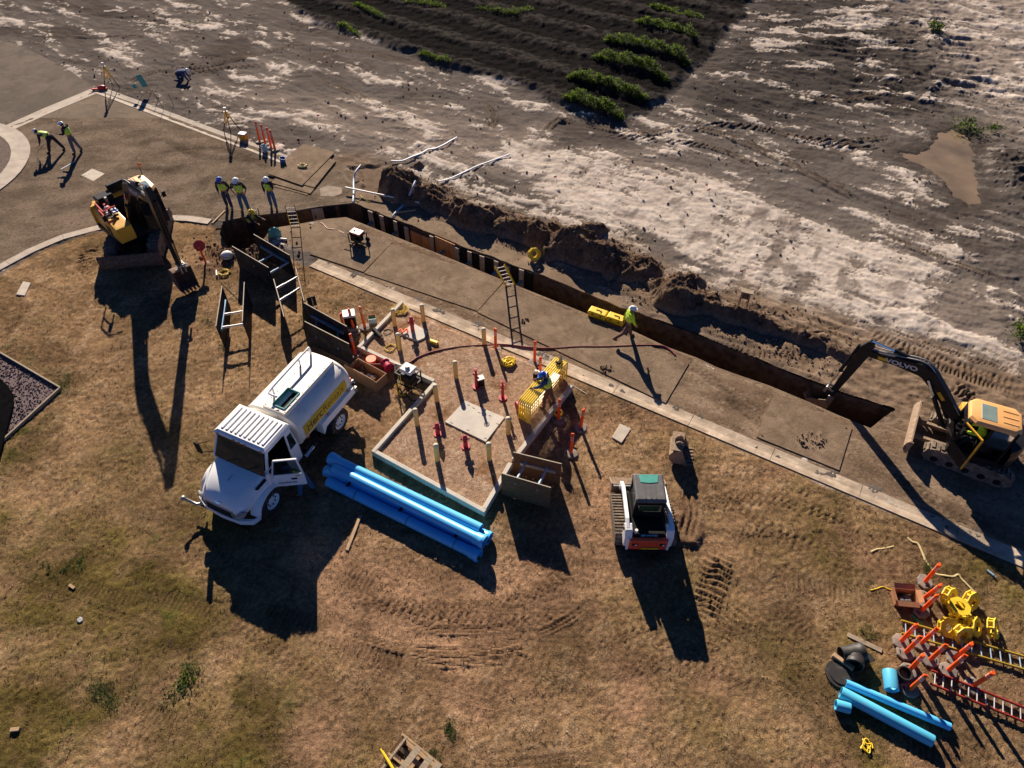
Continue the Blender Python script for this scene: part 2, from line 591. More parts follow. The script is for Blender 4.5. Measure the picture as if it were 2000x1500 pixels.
FURROW = wpoly((548, -60), (560, 2), (610, 42), (700, 64), (760, 90), (850, 118), (940, 150), (1000, 158), (1060, 190), (1130, 215), (1190, 235), (1250, 226),
               (1300, 192), (1350, 140), (1400, 85), (1450, 35), (1490, -60))
BAND = wpoly((880, 200), (940, 250), (1060, 235), (1090, 285), (1270, 300), (1420, 350), (1560, 400), (1700, 450), (1850, 500), (1960, 600),
             (2010, 720), (1700, 640), (1560, 590), (1420, 540), (1300, 500), (1180, 430), (1040, 375), (900, 340), (780, 318), (640, 260), (500, 215), (420, 180), (520, 165), (700, 190))
DARKTR = wpoly((1490, -60), (1430, 60), (1340, 170), (1330, 215), (1420, 245), (1560, 250), (1700, 230), (1850, 210), (1905, 170), (1880, 60), (1800, -60))
LAWN = wpoly((-300, 700), (0, 537), (90, 488), (180, 455), (320, 430), (410, 440)) + [gut(0.6, 0), gut(36, 0), (40, 0), (40, -30), (-60, -30), (-60, 20)]
PUDDLE = wpoly((1834, 262), (1862, 254), (1888, 268), (1897, 290), (1903, 320), (1908, 365), (1915, 395), (1895, 400), (1868, 380), (1842, 352), (1822, 332), (1796, 318), (1772, 308), (1762, 298), (1790, 300), (1815, 290))
DIRT2 = wpoly((1330, 590), (1400, 565), (1460, 560), (1520, 575), (1620, 615), (1760, 660), (2080, 740), (2080, 1090), (1740, 900), (1600, 790), (1460, 692))
ROADP = wpoly((1000, 280), (1090, 262), (1250, 320), (1400, 362), (1560, 412), (1700, 462), (1850, 502), (1880, 545), (1780, 590), (1640, 590), (1500, 550), (1350, 505), (1200, 435), (1060, 372), (940, 322))
VERGE = [(p.x, p.y) for p in gps((820, 340), (960, 400), (1100, 445), (1250, 500), (1390, 553), (1560, 598), (1700, 640), (1900, 692), (2080, 735))]
TOPR = wpoly((1430, 60), (1480, -60), (1760, -60), (1740, 90), (1600, 140), (1450, 130))
ISLE_P = [gp(25, 300), gp(0, 265), gp(0, 345)]


def circum(a, b, c):
    d = 2 * (a.x * (b.y - c.y) + b.x * (c.y - a.y) + c.x * (a.y - b.y))
    ux = ((a.x ** 2 + a.y ** 2) * (b.y - c.y) + (b.x ** 2 + b.y ** 2) * (c.y - a.y) + (c.x ** 2 + c.y ** 2) * (a.y - b.y)) / d
    uy = ((a.x ** 2 + a.y ** 2) * (c.x - b.x) + (b.x ** 2 + b.y ** 2) * (a.x - c.x) + (c.x ** 2 + c.y ** 2) * (b.x - a.x)) / d
    return Vector((ux, uy))


ISLE_C = circum(*ISLE_P)
ISLE_R = (ISLE_P[0].to_2d() - ISLE_C).length

HEAP = [(-8.6, 34.0, .15), (-7.6, 33.2, .45), (-6.55, 32.2, 1.15), (-5.6, 31.6, .85), (-4.6, 31.05, .75), (-3.4, 30.3, .62), (-2.2, 29.2, .85), (-1.2, 28.9, .68), (0.2, 28.1, .62),
        (1.3, 27.5, .78), (2.6, 26.6, 1.1), (3.6, 25.95, 1.15), (4.3, 25.5, .6)]
HEAP2 = [(4.5, 26.3, .55), (5.4, 25.0, .7), (6.1, 24.2, .55), (7.0, 23.3, .95), (7.9, 22.9, .8), (8.7, 22.5, .45), (9.3, 22.25, .4), (10.2, 21.7, .5), (11.3, 21.1, .28), (12.2, 20.5, .42), (13.2, 19.8, .2)]


def heap_height(X, Y):
    h = np.zeros(X.shape)
    wx = X + 0.22 * fbm(X * 0.9, Y * 0.9, 5, 3) + 0.08 * fbm(X * 3.3, Y * 3.3, 6, 2)
    wy = Y + 0.22 * fbm(X * 0.9, Y * 0.9, 8, 3) + 0.08 * fbm(X * 3.3, Y * 3.3, 9, 2)
    for line in (HEAP, HEAP2):
        d, S, U, F = pline(line, wx, wy)
        hh = np.interp(F.ravel(), np.arange(len(line)), [p[2] for p in line]).reshape(F.shape)
        hh = 0.86 * hh * (1 + 0.75 * perlin(X * 0.8, Y * 0.8, 31))
        near = S > 0       # camera side of the crest
        slope = np.where(near, 1.08, 0.45)
        k = hh - slope * np.maximum(d - 0.06, 0)
        h = np.maximum(h, k)
    h = h + np.where(h > 0.02, 0.34 * fbm(X * 1.7, Y * 1.7, 41, 5, 0.66) + 0.17 * ridged(X * 2.1, Y * 2.1, 43, 4), 0) * sstep(0.0, 0.4, h)
    # tooth marks of the excavator on the near spoil
    return np.maximum(h, 0)


TRACKS = [  # pixel polyline, width, depth, kind
    ([(668, 1166), (760, 1178), (870, 1188), (980, 1178), (1080, 1140), (1130, 1100)], .42, .022, 'tyre'),
    ([(700, 1162), (830, 1205), (930, 1217), (1040, 1207), (1130, 1195)], .42, .026, 'tyre'),
    ([(650, 1120), (700, 1140), (735, 1150)], .40, .018, 'fine'),
    ([(670, 1105), (715, 1128), (745, 1138)], .40, .018, 'fine'),
    ([(690, 1240), (780, 1264), (900, 1270), (1020, 1248), (1100, 1215), (1150, 1180)], .35, .05, 'scrape'),
    ([(740, 1252), (850, 1284), (960, 1280), (1060, 1262)], .30, .05, 'scrape'),
    ([(800, 1300), (900, 1294), (1000, 1285), (1060, 1270)], .25, .04, 'scrape'),
    ([(980, 1152), (1040, 1115), (1075, 1090)], .25, .03, 'scrape'),
    ([(960, 1145), (1020, 1110), (1050, 1085)], .25, .03, 'scrape'),
    ([(1000, 1170), (1070, 1130), (1100, 1100)], .25, .03, 'scrape'),
    ([(790, 1215), (860, 1230), (950, 1228), (1010, 1218)], .3, .04, 'scrape'),
    ([(1412, 1072), (1398, 1120), (1386, 1165), (1374, 1215)], .85, .055, 'lug'),
    ([(1372, 1165), (1362, 1220)], .40, .04, 'lug'),
    ([(1462, 1188), (1415, 1240)], .40, .04, 'lug'),
    ([(1418, 1150), (1400, 1230)], .22, .04, 'scrape'),
    ([(176, 470), (172, 505), (188, 545)], .80, .07, 'lug'),
    ([(1450, 632), (1500, 655), (1570, 690)], .45, .05, 'lug'),
    ([(1465, 650), (1540, 690), (1600, 700)], .40, .04, 'lug'),
    ([(1400, 665), (1470, 690), (1560, 700)], .35, .05, 'lug'),
    ([(1680, 640), (1760, 675), (1880, 720), (2010, 760)], .5, .035, 'lug'),
    ([(1720, 640), (1830, 680), (2010, 735)], .35, .06, 'scrape'),
    ([(1700, 665), (1800, 705), (2010, 780)], .35, .05, 'fine'),
    ([(1860, 755), (1900, 780)], .7, .07, 'lug'),
    ([(1195, 760), (1225, 800), (1240, 830)], .4, .025, 'fine'),
    ([(1165, 740), (1250, 800), (1330, 835)], .4, .02, 'tyre'),
    ([(1330, 1010), (1420, 975), (1560, 985), (1680, 1040)], .5, .03, 'tyre'),
    ([(1400, 1060), (1500, 1035), (1620, 1080)], .5, .03, 'tyre'),
    ([(1330, 940), (1345, 1000), (1330, 1060)], .6, .06, 'scrape'),
    ([(1990, 855), (1985, 920), (2010, 980)], .6, .05, 'lug'),
    ([(1120, 1330), (1300, 1290), (1450, 1230), (1600, 1150)], .4, .018, 'tyre'),
    ([(1060, 1310), (1250, 1230), (1330, 1290)], .4, .018, 'tyre'),
    ([(1500, 1400), (1600, 1260), (1660, 1180)], .4, .015, 'tyre'),
    ([(0, 1120), (80, 1150), (200, 1190), (330, 1230)], .3, .02, 'scrape'),
    ([(560, 120), (700, 100), (900, 150)], .5, .05, 'fine'),
    ([(230, 170), (300, 140), (420, 125), (640, 70)], .4, .10, 'scrape'),
    ([(100, 70), (200, 72), (360, 65)], .3, .08, 'scrape'),
    ([(320, 150), (380, 140), (560, 120)], .4, .10, 'scrape'),
    ([(1130, 240), (1250, 262), (1330, 250), (1420, 265), (1560, 330), (1700, 400)], .5, .14, 'scrape'),
    ([(1170, 262), (1290, 275), (1400, 290), (1520, 345)], .4, .12, 'scrape'),
    ([(1340, 240), (1480, 250), (1600, 280), (1740, 290)], .4, .14, 'scrape'),
    ([(1500, 260), (1650, 275), (1760, 262)], .4, .10, 'scrape'),
    ([(1560, 185), (1650, 195), (1760, 170)], .5, .10, 'scrape'),
    ([(1690, 440), (1800, 490), (2000, 560)], .4, .08, 'scrape'),
    ([(600, 150), (700, 185), (740, 210)], .4, .08, 'scrape'),
    ([(940, 195), (965, 225), (950, 260)], .5, .12, 'scrape'),
    ([(1060, 260), (1090, 235), (1130, 240)], .5, .14, 'scrape'),
]
_r = random.Random(11)
for _k in range(34):     # faint passes of wheels all over the lawn
    _u, _v = _r.uniform(250, 1950), _r.uniform(960, 1480)
    if _u < 1050 and _v < 1080:
        continue
    _a, _l = _r.gauss(-0.45, 0.5), _r.uniform(120, 420)
    _q = [(_u + math.cos(_a) * _l * f, _v - math.sin(_a) * _l * f * 0.75 + _r.uniform(-14, 14)) for f in (-.5, -.17, .17, .5)]
    TRACKS.append((_q, _r.choice((.32, .42, .42, .5)), _r.uniform(.008, .016), _r.choice(('tyre', 'fine', 'scrape', 'tyre'))))
TRACKS_W = [(smooth_line([(p.x, p.y, 0) for p in gps(*t[0])], 4), t[1], t[2], t[3]) for t in TRACKS]
FD = (GD.x, GD.y)
# crests of the planted furrows (direction taken from the rows of weeds)
ROW_DIR = Vector((4.51, -3.2)).normalized()
ROW_N = Vector((-ROW_DIR.y, ROW_DIR.x))
if ROW_N.y < 0:
    ROW_N = -ROW_N
ROW_O = gp(1185, 168).to_2d()


def terrain(X, Y, hi=True):
    """height and albedo of the open ground"""
    dl = sdf(LAWN, X, Y)
    lawn = sstep(0.12, -0.12, dl + 0.25 * fbm(X * 0.7, Y * 0.7, 3, 3))
    A = X * GD.x + Y * GD.y           # along the street
    B = X * GN.x + Y * GN.y           # across
    n1 = fbm(X * 0.35, Y * 0.35, 11, 4)
    n2 = fbm(X * 1.7, Y * 1.7, 13, 4)
    n3 = fbm(X * 6.5, Y * 6.5, 15, 3, 0.6)
    n4 = perlin(X * 14, Y * 14, 16)
    # ---------------- lawn
    h_l = 0.028 * n2 + 0.038 * n3 + 0.020 * n4 + 0.03 * n1
    dry = np.stack([0.205 + 0 * X, 0.130 + 0 * X, 0.071 + 0 * X], -1)
    pale = np.array([0.275, 0.185, 0.112])
    olive = np.array([0.098, 0.075, 0.022])
    green = np.array([0.055, 0.075, 0.016])
    bare = np.array([0.23, 0.137, 0.083])
    dark = np.array([0.10, 0.068, 0.040])

    def mixc(c, col, m):
        return c * (1 - m[..., None]) + np.asarray(col) * m[..., None]
    c = mixc(dry, pale, sstep(-0.1, 0.5, n2 + 0.7 * n3))
    left = sstep(-2.5, -9, X + 0.5 * (Y - 8)) * sstep(19, 10, Y)
    right = sstep(1.0, 6, X) * sstep(15, 10, Y)
    c = mixc(c, olive, np.clip((0.95 * left + 0.55 * right) * sstep(-0.5, 0.4, n1 + 0.4 * n2) + 0.5 * sstep(0.0, 0.45, n1) * sstep(-0.3, 0.4, n2), 0, 0.9))
    dg = -sdf(GRAVEL, X, Y)
    edge_green = sstep(-1.4, -0.1, dg) * (dg < 0)
    c = mixc(c, green, np.clip(0.85 * left * sstep(0.18, 0.55, fbm(X * 0.55, Y * 0.55, 71, 4)) * sstep(-0.3, 0.2, n3) + 0.55 * edge_green * sstep(-0.2, 0.5, n2), 0, 0.9))
    c = mixc(c, bare, sstep(0.0, 0.5, fbm(X * 0.5, Y * 0.5, 23, 4)) * sstep(-9, -5, X) * 0.75)
    bz = sstep(2.2, 0.6, pline([(-6.0, 10.4), (-3.5, 9.4), (-1.0, 9.3), (1.5, 10.3), (2.6, 12.5)], X, Y)[0] + 0.9 * n1)
    c = mixc(c, (0.255, 0.155, 0.095), bz * 0.8)
    c = mixc(c, dark, 0.7 * sstep(0.18, 0.5, fbm(X * 2.2, Y * 2.2, 27, 4, 0.65)))
    c = c * (1 + 0.30 * np.clip(fbm(X * 9, Y * 9, 28, 3, 0.7), -1, 1))[..., None]
    m3 = fbm(X * 0.42 + 0.5 * n2, Y * 0.42, 29, 4, 0.6)
    c = c * (1 + 0.45 * np.clip(m3 * 2.2, -0.75, 0.75))[..., None]
    c = mixc(c, (0.105, 0.066, 0.038), 0.55 * sstep(0.15, 0.45, fbm(X * 0.9, Y * 1.3, 30, 4, 0.65)))
    # worked soil by the heap at the trench head and along the gutter
    torn = np.maximum(np.exp(-((X + 12.4) ** 2 / 3.2 + (Y - 27.0) ** 2 / 0.9)), 0.55 * np.exp(-((X + 13.5) ** 2 / 2 + (Y - 25.6) ** 2 / 0.5)))
    torn = np.maximum(torn, 0.8 * np.exp(-((X - 5.6) ** 2 / 0.5 + (Y - 12.2) ** 2 / 1.2)))
    tn = sstep(0.15, 0.6, torn)
    h_l = h_l + torn * (0.12 + 0.16 * ridged(X * 1.9, Y * 1.9, 33, 4)) * tn
    c = mixc(c, (0.145, 0.090, 0.058), tn * 0.85)
    rough = sstep(2, 5, X) * sstep(20, 15, Y) * sstep(8.5, 11, Y)
    h_l = h_l + rough * 0.03 * ridged(X * 2.4, Y * 2.4, 35, 3)
    # enclosure
    en = sstep(0.05, -0.05, sdf(ENCL, X, Y))
    ec = mixc(np.stack([0.315 + 0 * X, 0.208 + 0 * X, 0.140 + 0 * X], -1), (0.20, 0.108, 0.058), sstep(0.05, 0.5, fbm(X * 0.8, Y * 0.8, 51, 4)))
    ec = mixc(ec, (0.39, 0.28, 0.20), sstep(0.1, 0.5, n2 + 0.4 * n3))
    h_l = h_l * (1 - en) + en * (0.16 + 0.020 * n2 + 0.018 * n3 + 0.006 * n4 + 0.03 * np.exp(-((X + 1.6) ** 2 + (Y - 20.2) ** 2) / 0.6))
    c = c * (1 - en[..., None]) + ec * en[..., None]
    # ---------------- dirt beyond the street
    wx = A + 1.2 * fbm(A * 0.15, B * 0.15, 61, 3)
    wb = B + 0.8 * fbm(A * 0.2, B * 0.2, 62, 3)
    s1 = fbm(wx * 0.20, wb * 0.60, 63, 6, 0.6)
    s2 = fbm(wx * 0.95, wb * 1.7, 65, 5, 0.65)
    big = fbm(X * 0.08, Y * 0.08, 67, 3)
    band = sstep(1.2, -1.8, sdf(BAND, X, Y) + 1.2 * n1)
    dk = sstep(2.0, -2.5, sdf(DARKTR, X, Y) + 2.2 * n1)
    fu_d = sdf(FURROW, X, Y) + 0.7 * fbm(X * 0.5, Y * 0.5, 69, 4)
    fur = sstep(0.35, -0.35, fu_d)
    base = np.stack([0.118 + 0 * X, 0.102 + 0 * X, 0.092 + 0 * X], -1)
    base = mixc(base, (0.200, 0.168, 0.146), sstep(-0.1, 0.45, s1))
    base = mixc(base, (0.075, 0.062, 0.055), sstep(-0.05, 0.35, fbm(wx * 0.16, wb * 0.35, 73, 5, 0.6)) * (1 - 0.75 * band) * 0.85)
    base = mixc(base, (0.27, 0.218, 0.182), band * (0.35 + 0.5 * sstep(-0.3, 0.3, s1)))
    base = mixc(base, (0.042, 0.037, 0.035), np.clip(dk * (0.75 + 0.5 * n1), 0, 1) * 0.95)
    far = sstep(25, 32, X) * sstep(30, 34, Y)
    base = mixc(base, (0.30, 0.25, 0.215), far * 0.8)
    road = sstep(1.2, -1.2, sdf(ROADP, X, Y) + 1.0 * n1)
    road = np.maximum(road, 0.75 * sstep(1.6, 0.4, pline(VERGE, X, Y)[0] + 0.5 * n1))
    topr = sstep(1.5, -1.5, sdf(TOPR, X, Y) + 2 * n1)
    crust_n = s1 * 1.05 + s2 * 0.55 + 0.22 * n3 + 0.16 * fbm(wx * 2.2, wb * 6.5, 135, 3, 0.6)
    cx_ = fbm(X * 0.22 + 0.3 * n2, Y * 0.55, 131, 5, 0.6)
    crust_n = crust_n * (1 - 0.75 * road) + road * (0.75 * fbm(wx * 0.13, wb * 1.3, 137, 6, 0.62) + 0.22 * n3) + 0.30 * road * perlin(A * 1.0 + 0.6 * n2, B * 0.22, 133) + 0.10 * perlin(X * 2.6, Y * 2.6, 134)
    crust_n = crust_n * (1 - topr) + topr * (1.3 * cx_ + 0.2 * n3)
    bandc = sstep(-1.5, 1.5, B - 15.3 - 0.10 * A)        # the brightest crust lies along the haul road
    thr = CQ[0] - CQ[1] * band - CQ[2] * road + 0.06 * dk - 0.14 * far + 0.12 * perlin(X * 0.12, Y * 0.12, 121) - 0.22 * topr
    crust = sstep(thr, thr + 0.07, crust_n)
    crust *= 1 - fur
    cc = mixc(np.stack([0.44 + 0 * X, 0.375 + 0 * X, 0.325 + 0 * X], -1), (0.58, 0.51, 0.45), sstep(-0.3, 0.4, s2))
    cc = cc * (1 + 0.32 * np.clip(fbm(wx * 1.6, wb * 5.0, 136, 4, 0.65) + 0.5 * n3, -1, 0.5))[..., None]
    b2 = base * (1 - 0.88 * crust[..., None]) + cc * 0.88 * crust[..., None]
    b2 = mixc(b2, (0.085, 0.068, 0.058), 0.40 * sstep(0.25, 0.6, n2 + 0.3 * n3) * (1 - fur))
    # blade marks across the haul road: grey wet blotches
    blot = sstep(0.16, 0.34, fbm(A * 0.75, B * 0.30, 81, 3) + 0.1 * n3) * sstep(0.5, -1.5, sdf(ROADP, X, Y))
    b2 = mixc(b2, (0.155, 0.125, 0.108), 0.8 * blot)
    h_d = 0.10 * s1 + 0.085 * s2 + 0.030 * n3 + 0.02 * crust + 0.012 * n4
    mud = dk * 0.8 + 0.5 * sstep(18, 24, X) + 0.35 * sstep(0.0, 0.4, big)
    h_d = h_d + mud * 0.20 * ridged(wx * 0.35, wb * 0.8, 75, 5) - 0.05 * mud
    far_mud = sstep(26, 30, X) * sstep(26, 30, Y)
    h_d = h_d + 0.12 * far_mud * ridged(X * 0.6, Y * 0.6, 77, 4)
    # planted furrows
    q = (X - ROW_O.x) * ROW_N.x + (Y - ROW_O.y) * ROW_N.y + 0.5 * fbm(X * 0.2, Y * 0.2, 83, 3)
    ph = q / 3.1
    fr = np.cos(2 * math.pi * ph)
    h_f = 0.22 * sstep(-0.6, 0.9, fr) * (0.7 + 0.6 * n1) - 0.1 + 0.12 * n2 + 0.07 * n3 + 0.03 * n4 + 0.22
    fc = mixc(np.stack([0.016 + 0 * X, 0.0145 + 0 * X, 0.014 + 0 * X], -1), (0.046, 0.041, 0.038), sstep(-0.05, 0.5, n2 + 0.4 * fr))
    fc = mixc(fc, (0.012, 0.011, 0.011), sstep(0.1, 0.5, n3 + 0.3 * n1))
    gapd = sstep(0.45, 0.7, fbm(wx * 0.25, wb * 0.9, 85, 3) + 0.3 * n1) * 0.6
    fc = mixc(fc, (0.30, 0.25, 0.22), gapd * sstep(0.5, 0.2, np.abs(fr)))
    b2 = b2 * (1 - fur[..., None]) + fc * fur[..., None]
    h_d = h_d * (1 - fur) + h_f * fur
    # bank beside the spoil: brown dug soil
    hp = sstep(2.6, 0.6, pline(HEAP, X, Y)[0]) * 0.8
    hp = np.maximum(hp, sstep(2.6, 0.6, pline(HEAP2, X, Y)[0]))
    rb = sstep(0.9, -0.9, sdf(DIRT2, X, Y) + 0.9 * n1)
    hp = np.clip(np.maximum(hp, rb), 0, 1)
    b2 = mixc(b2, (0.200, 0.140, 0.095), 0.9 * np.clip(hp, 0, 1))
    b2 = mixc(b2, (0.29, 0.215, 0.155), 0.7 * hp * sstep(0.1, 0.5, s2))
    b2 = mixc(b2, (0.075, 0.052, 0.037), 0.75 * hp * sstep(0.05, 0.5, n2 + 0.5 * n3))
    h_d = h_d * (1 - 0.4 * hp) + hp * (0.09 * ridged(wx * 0.7, wb * 1.6, 87, 4))
    # wet mound right of the puddle
    pw = sstep(1.8, 0.0, sdf(PUDDLE, X, Y) + 0.8 * n2)
    b2 = mixc(b2, (0.060, 0.050, 0.044), 0.85 * pw)
    mo = np.exp(-(((X - 26.9) / 1.6) ** 2 + ((Y - 33.2) / 2.6) ** 2)) + 0.7 * np.exp(-(((X - 27.5) / 2.4) ** 2 + ((Y - 29.8) / 1.5) ** 2))
    h_d = h_d + mo * (0.35 + 0.45 * ridged(X * 0.7, Y * 0.7, 141, 4))
    b2 = mixc(b2, (0.050, 0.043, 0.040), np.clip(1.2 * mo, 0, 0.85))
    # puddle basin
    pd = sdf(PUDDLE, X, Y)
    pd = pd + 0.35 * n2 + 0.15 * n3
    h_d = h_d * sstep(-0.2, 1.2, pd) + np.where(pd < 0.5, -0.11 * sstep(0.3, -0.25, pd), 0)
    # ---------------- merge
    L = lawn
    h = h_l * L + h_d * (1 - L)
    col = c * L[..., None] + b2 * (1 - L[..., None])
    # ---------------- vehicle tracks
    for pts, w, dep, kind in TRACKS_W:
        xs = [p.x for p in pts]
        ys = [p.y for p in pts]
        bx = (X > min(xs) - w) & (X < max(xs) + w) & (Y > min(ys) - w) & (Y < max(ys) + w)
        if not bx.any():
            continue
        x, y = X[bx], Y[bx]
        d, S, U, F = pline(pts, x, y)
        m = sstep(w * 0.62, w * 0.42, d) * sstep(0, 2.2, F) * sstep(len(pts) - 1, len(pts) - 3.2, F) if len(pts) > 8 else sstep(w * 0.62, w * 0.45, d) * sstep(0, 0.4, F) * sstep(len(pts) - 1, len(pts) - 1.4, F)
        m *= sstep(-0.6, -0.2, fbm(x * 0.9, y * 0.9, 91, 2))
        if kind in ('tyre', 'fine'):
            dep = dep * 1.45
        rel = S / w
        if kind == 'tyre':
            k = np.cos(2 * math.pi * (U / 0.24 + 0.5 * np.abs(np.mod(rel * 4, 2) - 1)))
            p = np.where(k + 0.6 * perlin(x * 3, y * 3, 99) > 0.3, 1.0, -0.35) * (0.6 + 0.4 * np.cos(rel * math.pi))
        elif kind == 'fine':
            k = np.cos(2 * math.pi * U / 0.15)
            p = k * (0.5 + 0.5 * np.cos(rel * math.pi)) - 0.4
        elif kind == 'lug':
            k = np.cos(2 * math.pi * (U / 0.21 + 0.25 * (np.abs(np.mod(rel * 3 + 0.3, 2) - 1))) + 2.4 * perlin(x * 1.6, y * 1.6, 93) + 0.8 * perlin(x * 4, y * 4, 94))
            p = np.where(k > 0, np.abs(k) ** 0.5, -0.8 * np.abs(k) ** 0.5) * (0.45 + 0.8 * sstep(-0.4, 0.4, fbm(x * 1.6, y * 1.6, 97, 3))) + 0.5 * fbm(x * 5, y * 5, 98, 2)
        else:
            p = 0.9 * np.cos(rel * 6.0 * math.pi + 2.2 * fbm(x * 1.1, y * 1.1, 95, 3)) + 0.9 * np.exp(-((np.abs(rel) - 0.5) / 0.12) ** 2)
        h[bx] = h[bx] * (1 - 0.6 * m) + m * dep * p
        cb = col[bx]
        tgt = cb * 0.86 + np.array([0.025, 0.015, 0.009])
        low = (p < 0).astype(float) * 0.25
        col[bx] = cb * (1 - m[:, None]) + (tgt * (1 - low[:, None])) * m[:, None]
    global GRAIN
    GRAIN = 0.32 + 0.68 * L
    return h, np.clip(col, 0.008, 0.9)


def grid_mesh(name, X, Y, Z, col, keep, m, grain=None):
    ny, nx = X.shape
    me = bpy.data.meshes.new(name)
    vid = np.arange(nx * ny).reshape(ny, nx)
    q = np.stack([vid[:-1, :-1], vid[:-1, 1:], vid[1:, 1:], vid[1:, :-1]], -1).reshape(-1, 4)
    if keep is not None:
        q = q[keep.reshape(-1)]
    used = np.unique(q)
    rm = np.full(nx * ny, -1, dtype=np.int64)
    rm[used] = np.arange(len(used))
    q = rm[q]
    co = np.stack([X, Y, Z], -1).reshape(-1, 3)[used]
    me.vertices.add(len(co))
    me.vertices.foreach_set("co", co.ravel().astype(np.float32))
    me.loops.add(q.size)
    me.loops.foreach_set("vertex_index", q.ravel().astype(np.int32))
    me.polygons.add(len(q))
    me.polygons.foreach_set("loop_start", np.arange(0, q.size, 4, dtype=np.int32))
    me.update(calc_edges=True)
    me.polygons.foreach_set("use_smooth", np.ones(len(q), dtype=bool))
    at = me.color_attributes.new("soil_tint", 'FLOAT_COLOR', 'POINT')
    cc = np.ones((len(co), 4), dtype=np.float32)
    cc[:, :3] = col.reshape(-1, 3)[used]
    if grain is not None:
        cc[:, 3] = grain.reshape(-1)[used]
    at.data.foreach_set("color", cc.ravel())
    me.materials.append(m)
    o = bpy.data.objects.new(name, me)
    COL.objects.link(o)
    return o


def ground_mat(name, s1=7.0, s2=28.0, amt=0.36, bump=0.65):
    m = bpy.data.materials.new(name)
    m.use_nodes = True
    nt = m.node_tree
    b = nt.nodes["Principled BSDF"]
    b.inputs["Roughness"].default_value = 0.95
    b.inputs["Specular IOR Level"].default_value = 0.0
    at = _n(nt, "ShaderNodeAttribute")
    at.attribute_name = "soil_tint"
    tc = _n(nt, "ShaderNodeTexCoord")
    vec = tc.outputs["Object"]
    prev = at.outputs["Color"]
    for s, a in ((s1, amt), (s2, amt * 1.1)):
        nz = _n(nt, "ShaderNodeTexNoise")
        nz.inputs["Scale"].default_value = s
        nz.inputs["Detail"].default_value = 5
        nz.inputs["Roughness"].default_value = 0.65
        nt.links.new(vec, nz.inputs["Vector"])
        mr = _n(nt, "ShaderNodeMapRange")
        mr.inputs[1].default_value = 0.3
        mr.inputs[2].default_value = 0.7
        mr.inputs[3].default_value = -a
        mr.inputs[4].default_value = a
        nt.links.new(nz.outputs[0], mr.inputs[0])
        md = _n(nt, "ShaderNodeMath", operation='MULTIPLY_ADD')
        nt.links.new(mr.outputs[0], md.inputs[0])
        nt.links.new(at.outputs["Alpha"], md.inputs[1])
        md.inputs[2].default_value = 1.0
        mu = _n(nt, "ShaderNodeVectorMath", operation='SCALE')
        nt.links.new(prev, mu.inputs[0])
        nt.links.new(md.outputs[0], mu.inputs["Scale"])
        prev = mu.outputs[0]
    nt.links.new(prev, b.inputs["Base Color"])
    nz = _n(nt, "ShaderNodeTexNoise")
    nz.inputs["Scale"].default_value = 22
    nz.inputs["Detail"].default_value = 6
    nz.inputs["Roughness"].default_value = 0.7
    nt.links.new(vec, nz.inputs["Vector"])
    bp = _n(nt, "ShaderNodeBump")
    bp.inputs["Strength"].default_value = bump
    bp.inputs["Distance"].default_value = 0.05
    nt.links.new(nz.outputs[0], bp.inputs["Height"])
    nt.links.new(bp.outputs[0], b.inputs["Normal"])
    return m


K['ground'] = ground_mat("ground_soil")

# one sheet: fine where the drone looks, coarse out to the horizon
sx = np.concatenate([[-30, -12, -5, -2.2, -1.35], np.linspace(-1, 1, 880), [1.35, 2.2, 5, 12, 30]])
ys, y = [], 3.2
while y < 66:
    ys.append(y)
    y += 0.056 * (1 + max(0, y - 8) * 0.026)
ys = np.concatenate([[-400, -120, -40, -12, -2], ys, [70, 80, 100, 140, 220, 400, 900]])
SX, YY = np.meshgrid(sx, ys)
WW = 18.0 + 0.52 * np.clip(YY, 3, 66)
XX = SX * WW
ZZ, CC = terrain(XX, YY)
GR = GRAIN
co_ = np.clip(np.maximum(np.abs(SX) - 1.0, (YY - 66) / 14) * 4, 0, 1)[..., None]      # plain soil and turf where the sheet grows coarse
lw_ = sstep(1.0, -1.0, sdf(LAWN, XX, YY))[..., None]
CC = CC * (1 - co_) + co_ * (np.array([0.20, 0.128, 0.07]) * lw_ + np.array([0.17, 0.142, 0.122]) * (1 - lw_))
ZZ = ZZ * (1 - 0.8 * co_[..., 0])
# snap the vertices nearest the trench edge onto it, so the open earth ends in a clean lip
tv = sdf(TRENCH, XX, YY)
near = np.abs(tv) < 0.05
nx_, ny_ = XX[near], YY[near]
e_ = 0.004
g_x = (sdf(TRENCH, nx_ + e_, ny_) - sdf(TRENCH, nx_ - e_, ny_)) / (2 * e_)
g_y = (sdf(TRENCH, nx_, ny_ + e_) - sdf(TRENCH, nx_, ny_ - e_)) / (2 * e_)
XX[near] = nx_ - g_x * tv[near]
YY[near] = ny_ - g_y * tv[near]
pave = np.minimum(np.minimum(sdf(STREET, XX, YY), sdf(BANK, XX, YY)), np.minimum(sdf(COURT, XX, YY), sdf(APRON, XX, YY)))
ga = (XX - G0.x) * GD.x + (YY - G0.y) * GD.y
gs = (XX - G0.x) * GN.x + (YY - G0.y) * GN.y
pave = np.minimum(pave, np.where((ga > 0.9) & (ga < 37), np.abs(gs - 0.31) - 0.31, 9))
isl = np.hypot(XX - ISLE_C.x, YY - ISLE_C.y)
spill = np.clip(fbm(XX * 1.1, YY * 1.1, 101, 4) * 0.12 - 0.018 + 0.025 * fbm(XX * 5, YY * 5, 102, 2), -1, 0.02)   # soil spilt over the paving edge
edge_in = sstep(0.10, -0.95, pave)
ZZ = np.where(pave < 0.3, np.minimum(ZZ, 0.03) * (1 - sstep(0.3, 0.0, pave)) + sstep(0.3, 0.0, pave) * np.where(pave > -0.02, -0.005, spill - 0.07 * edge_in), ZZ)
ZZ = np.where(isl < ISLE_R + 0.1, -0.1, ZZ)
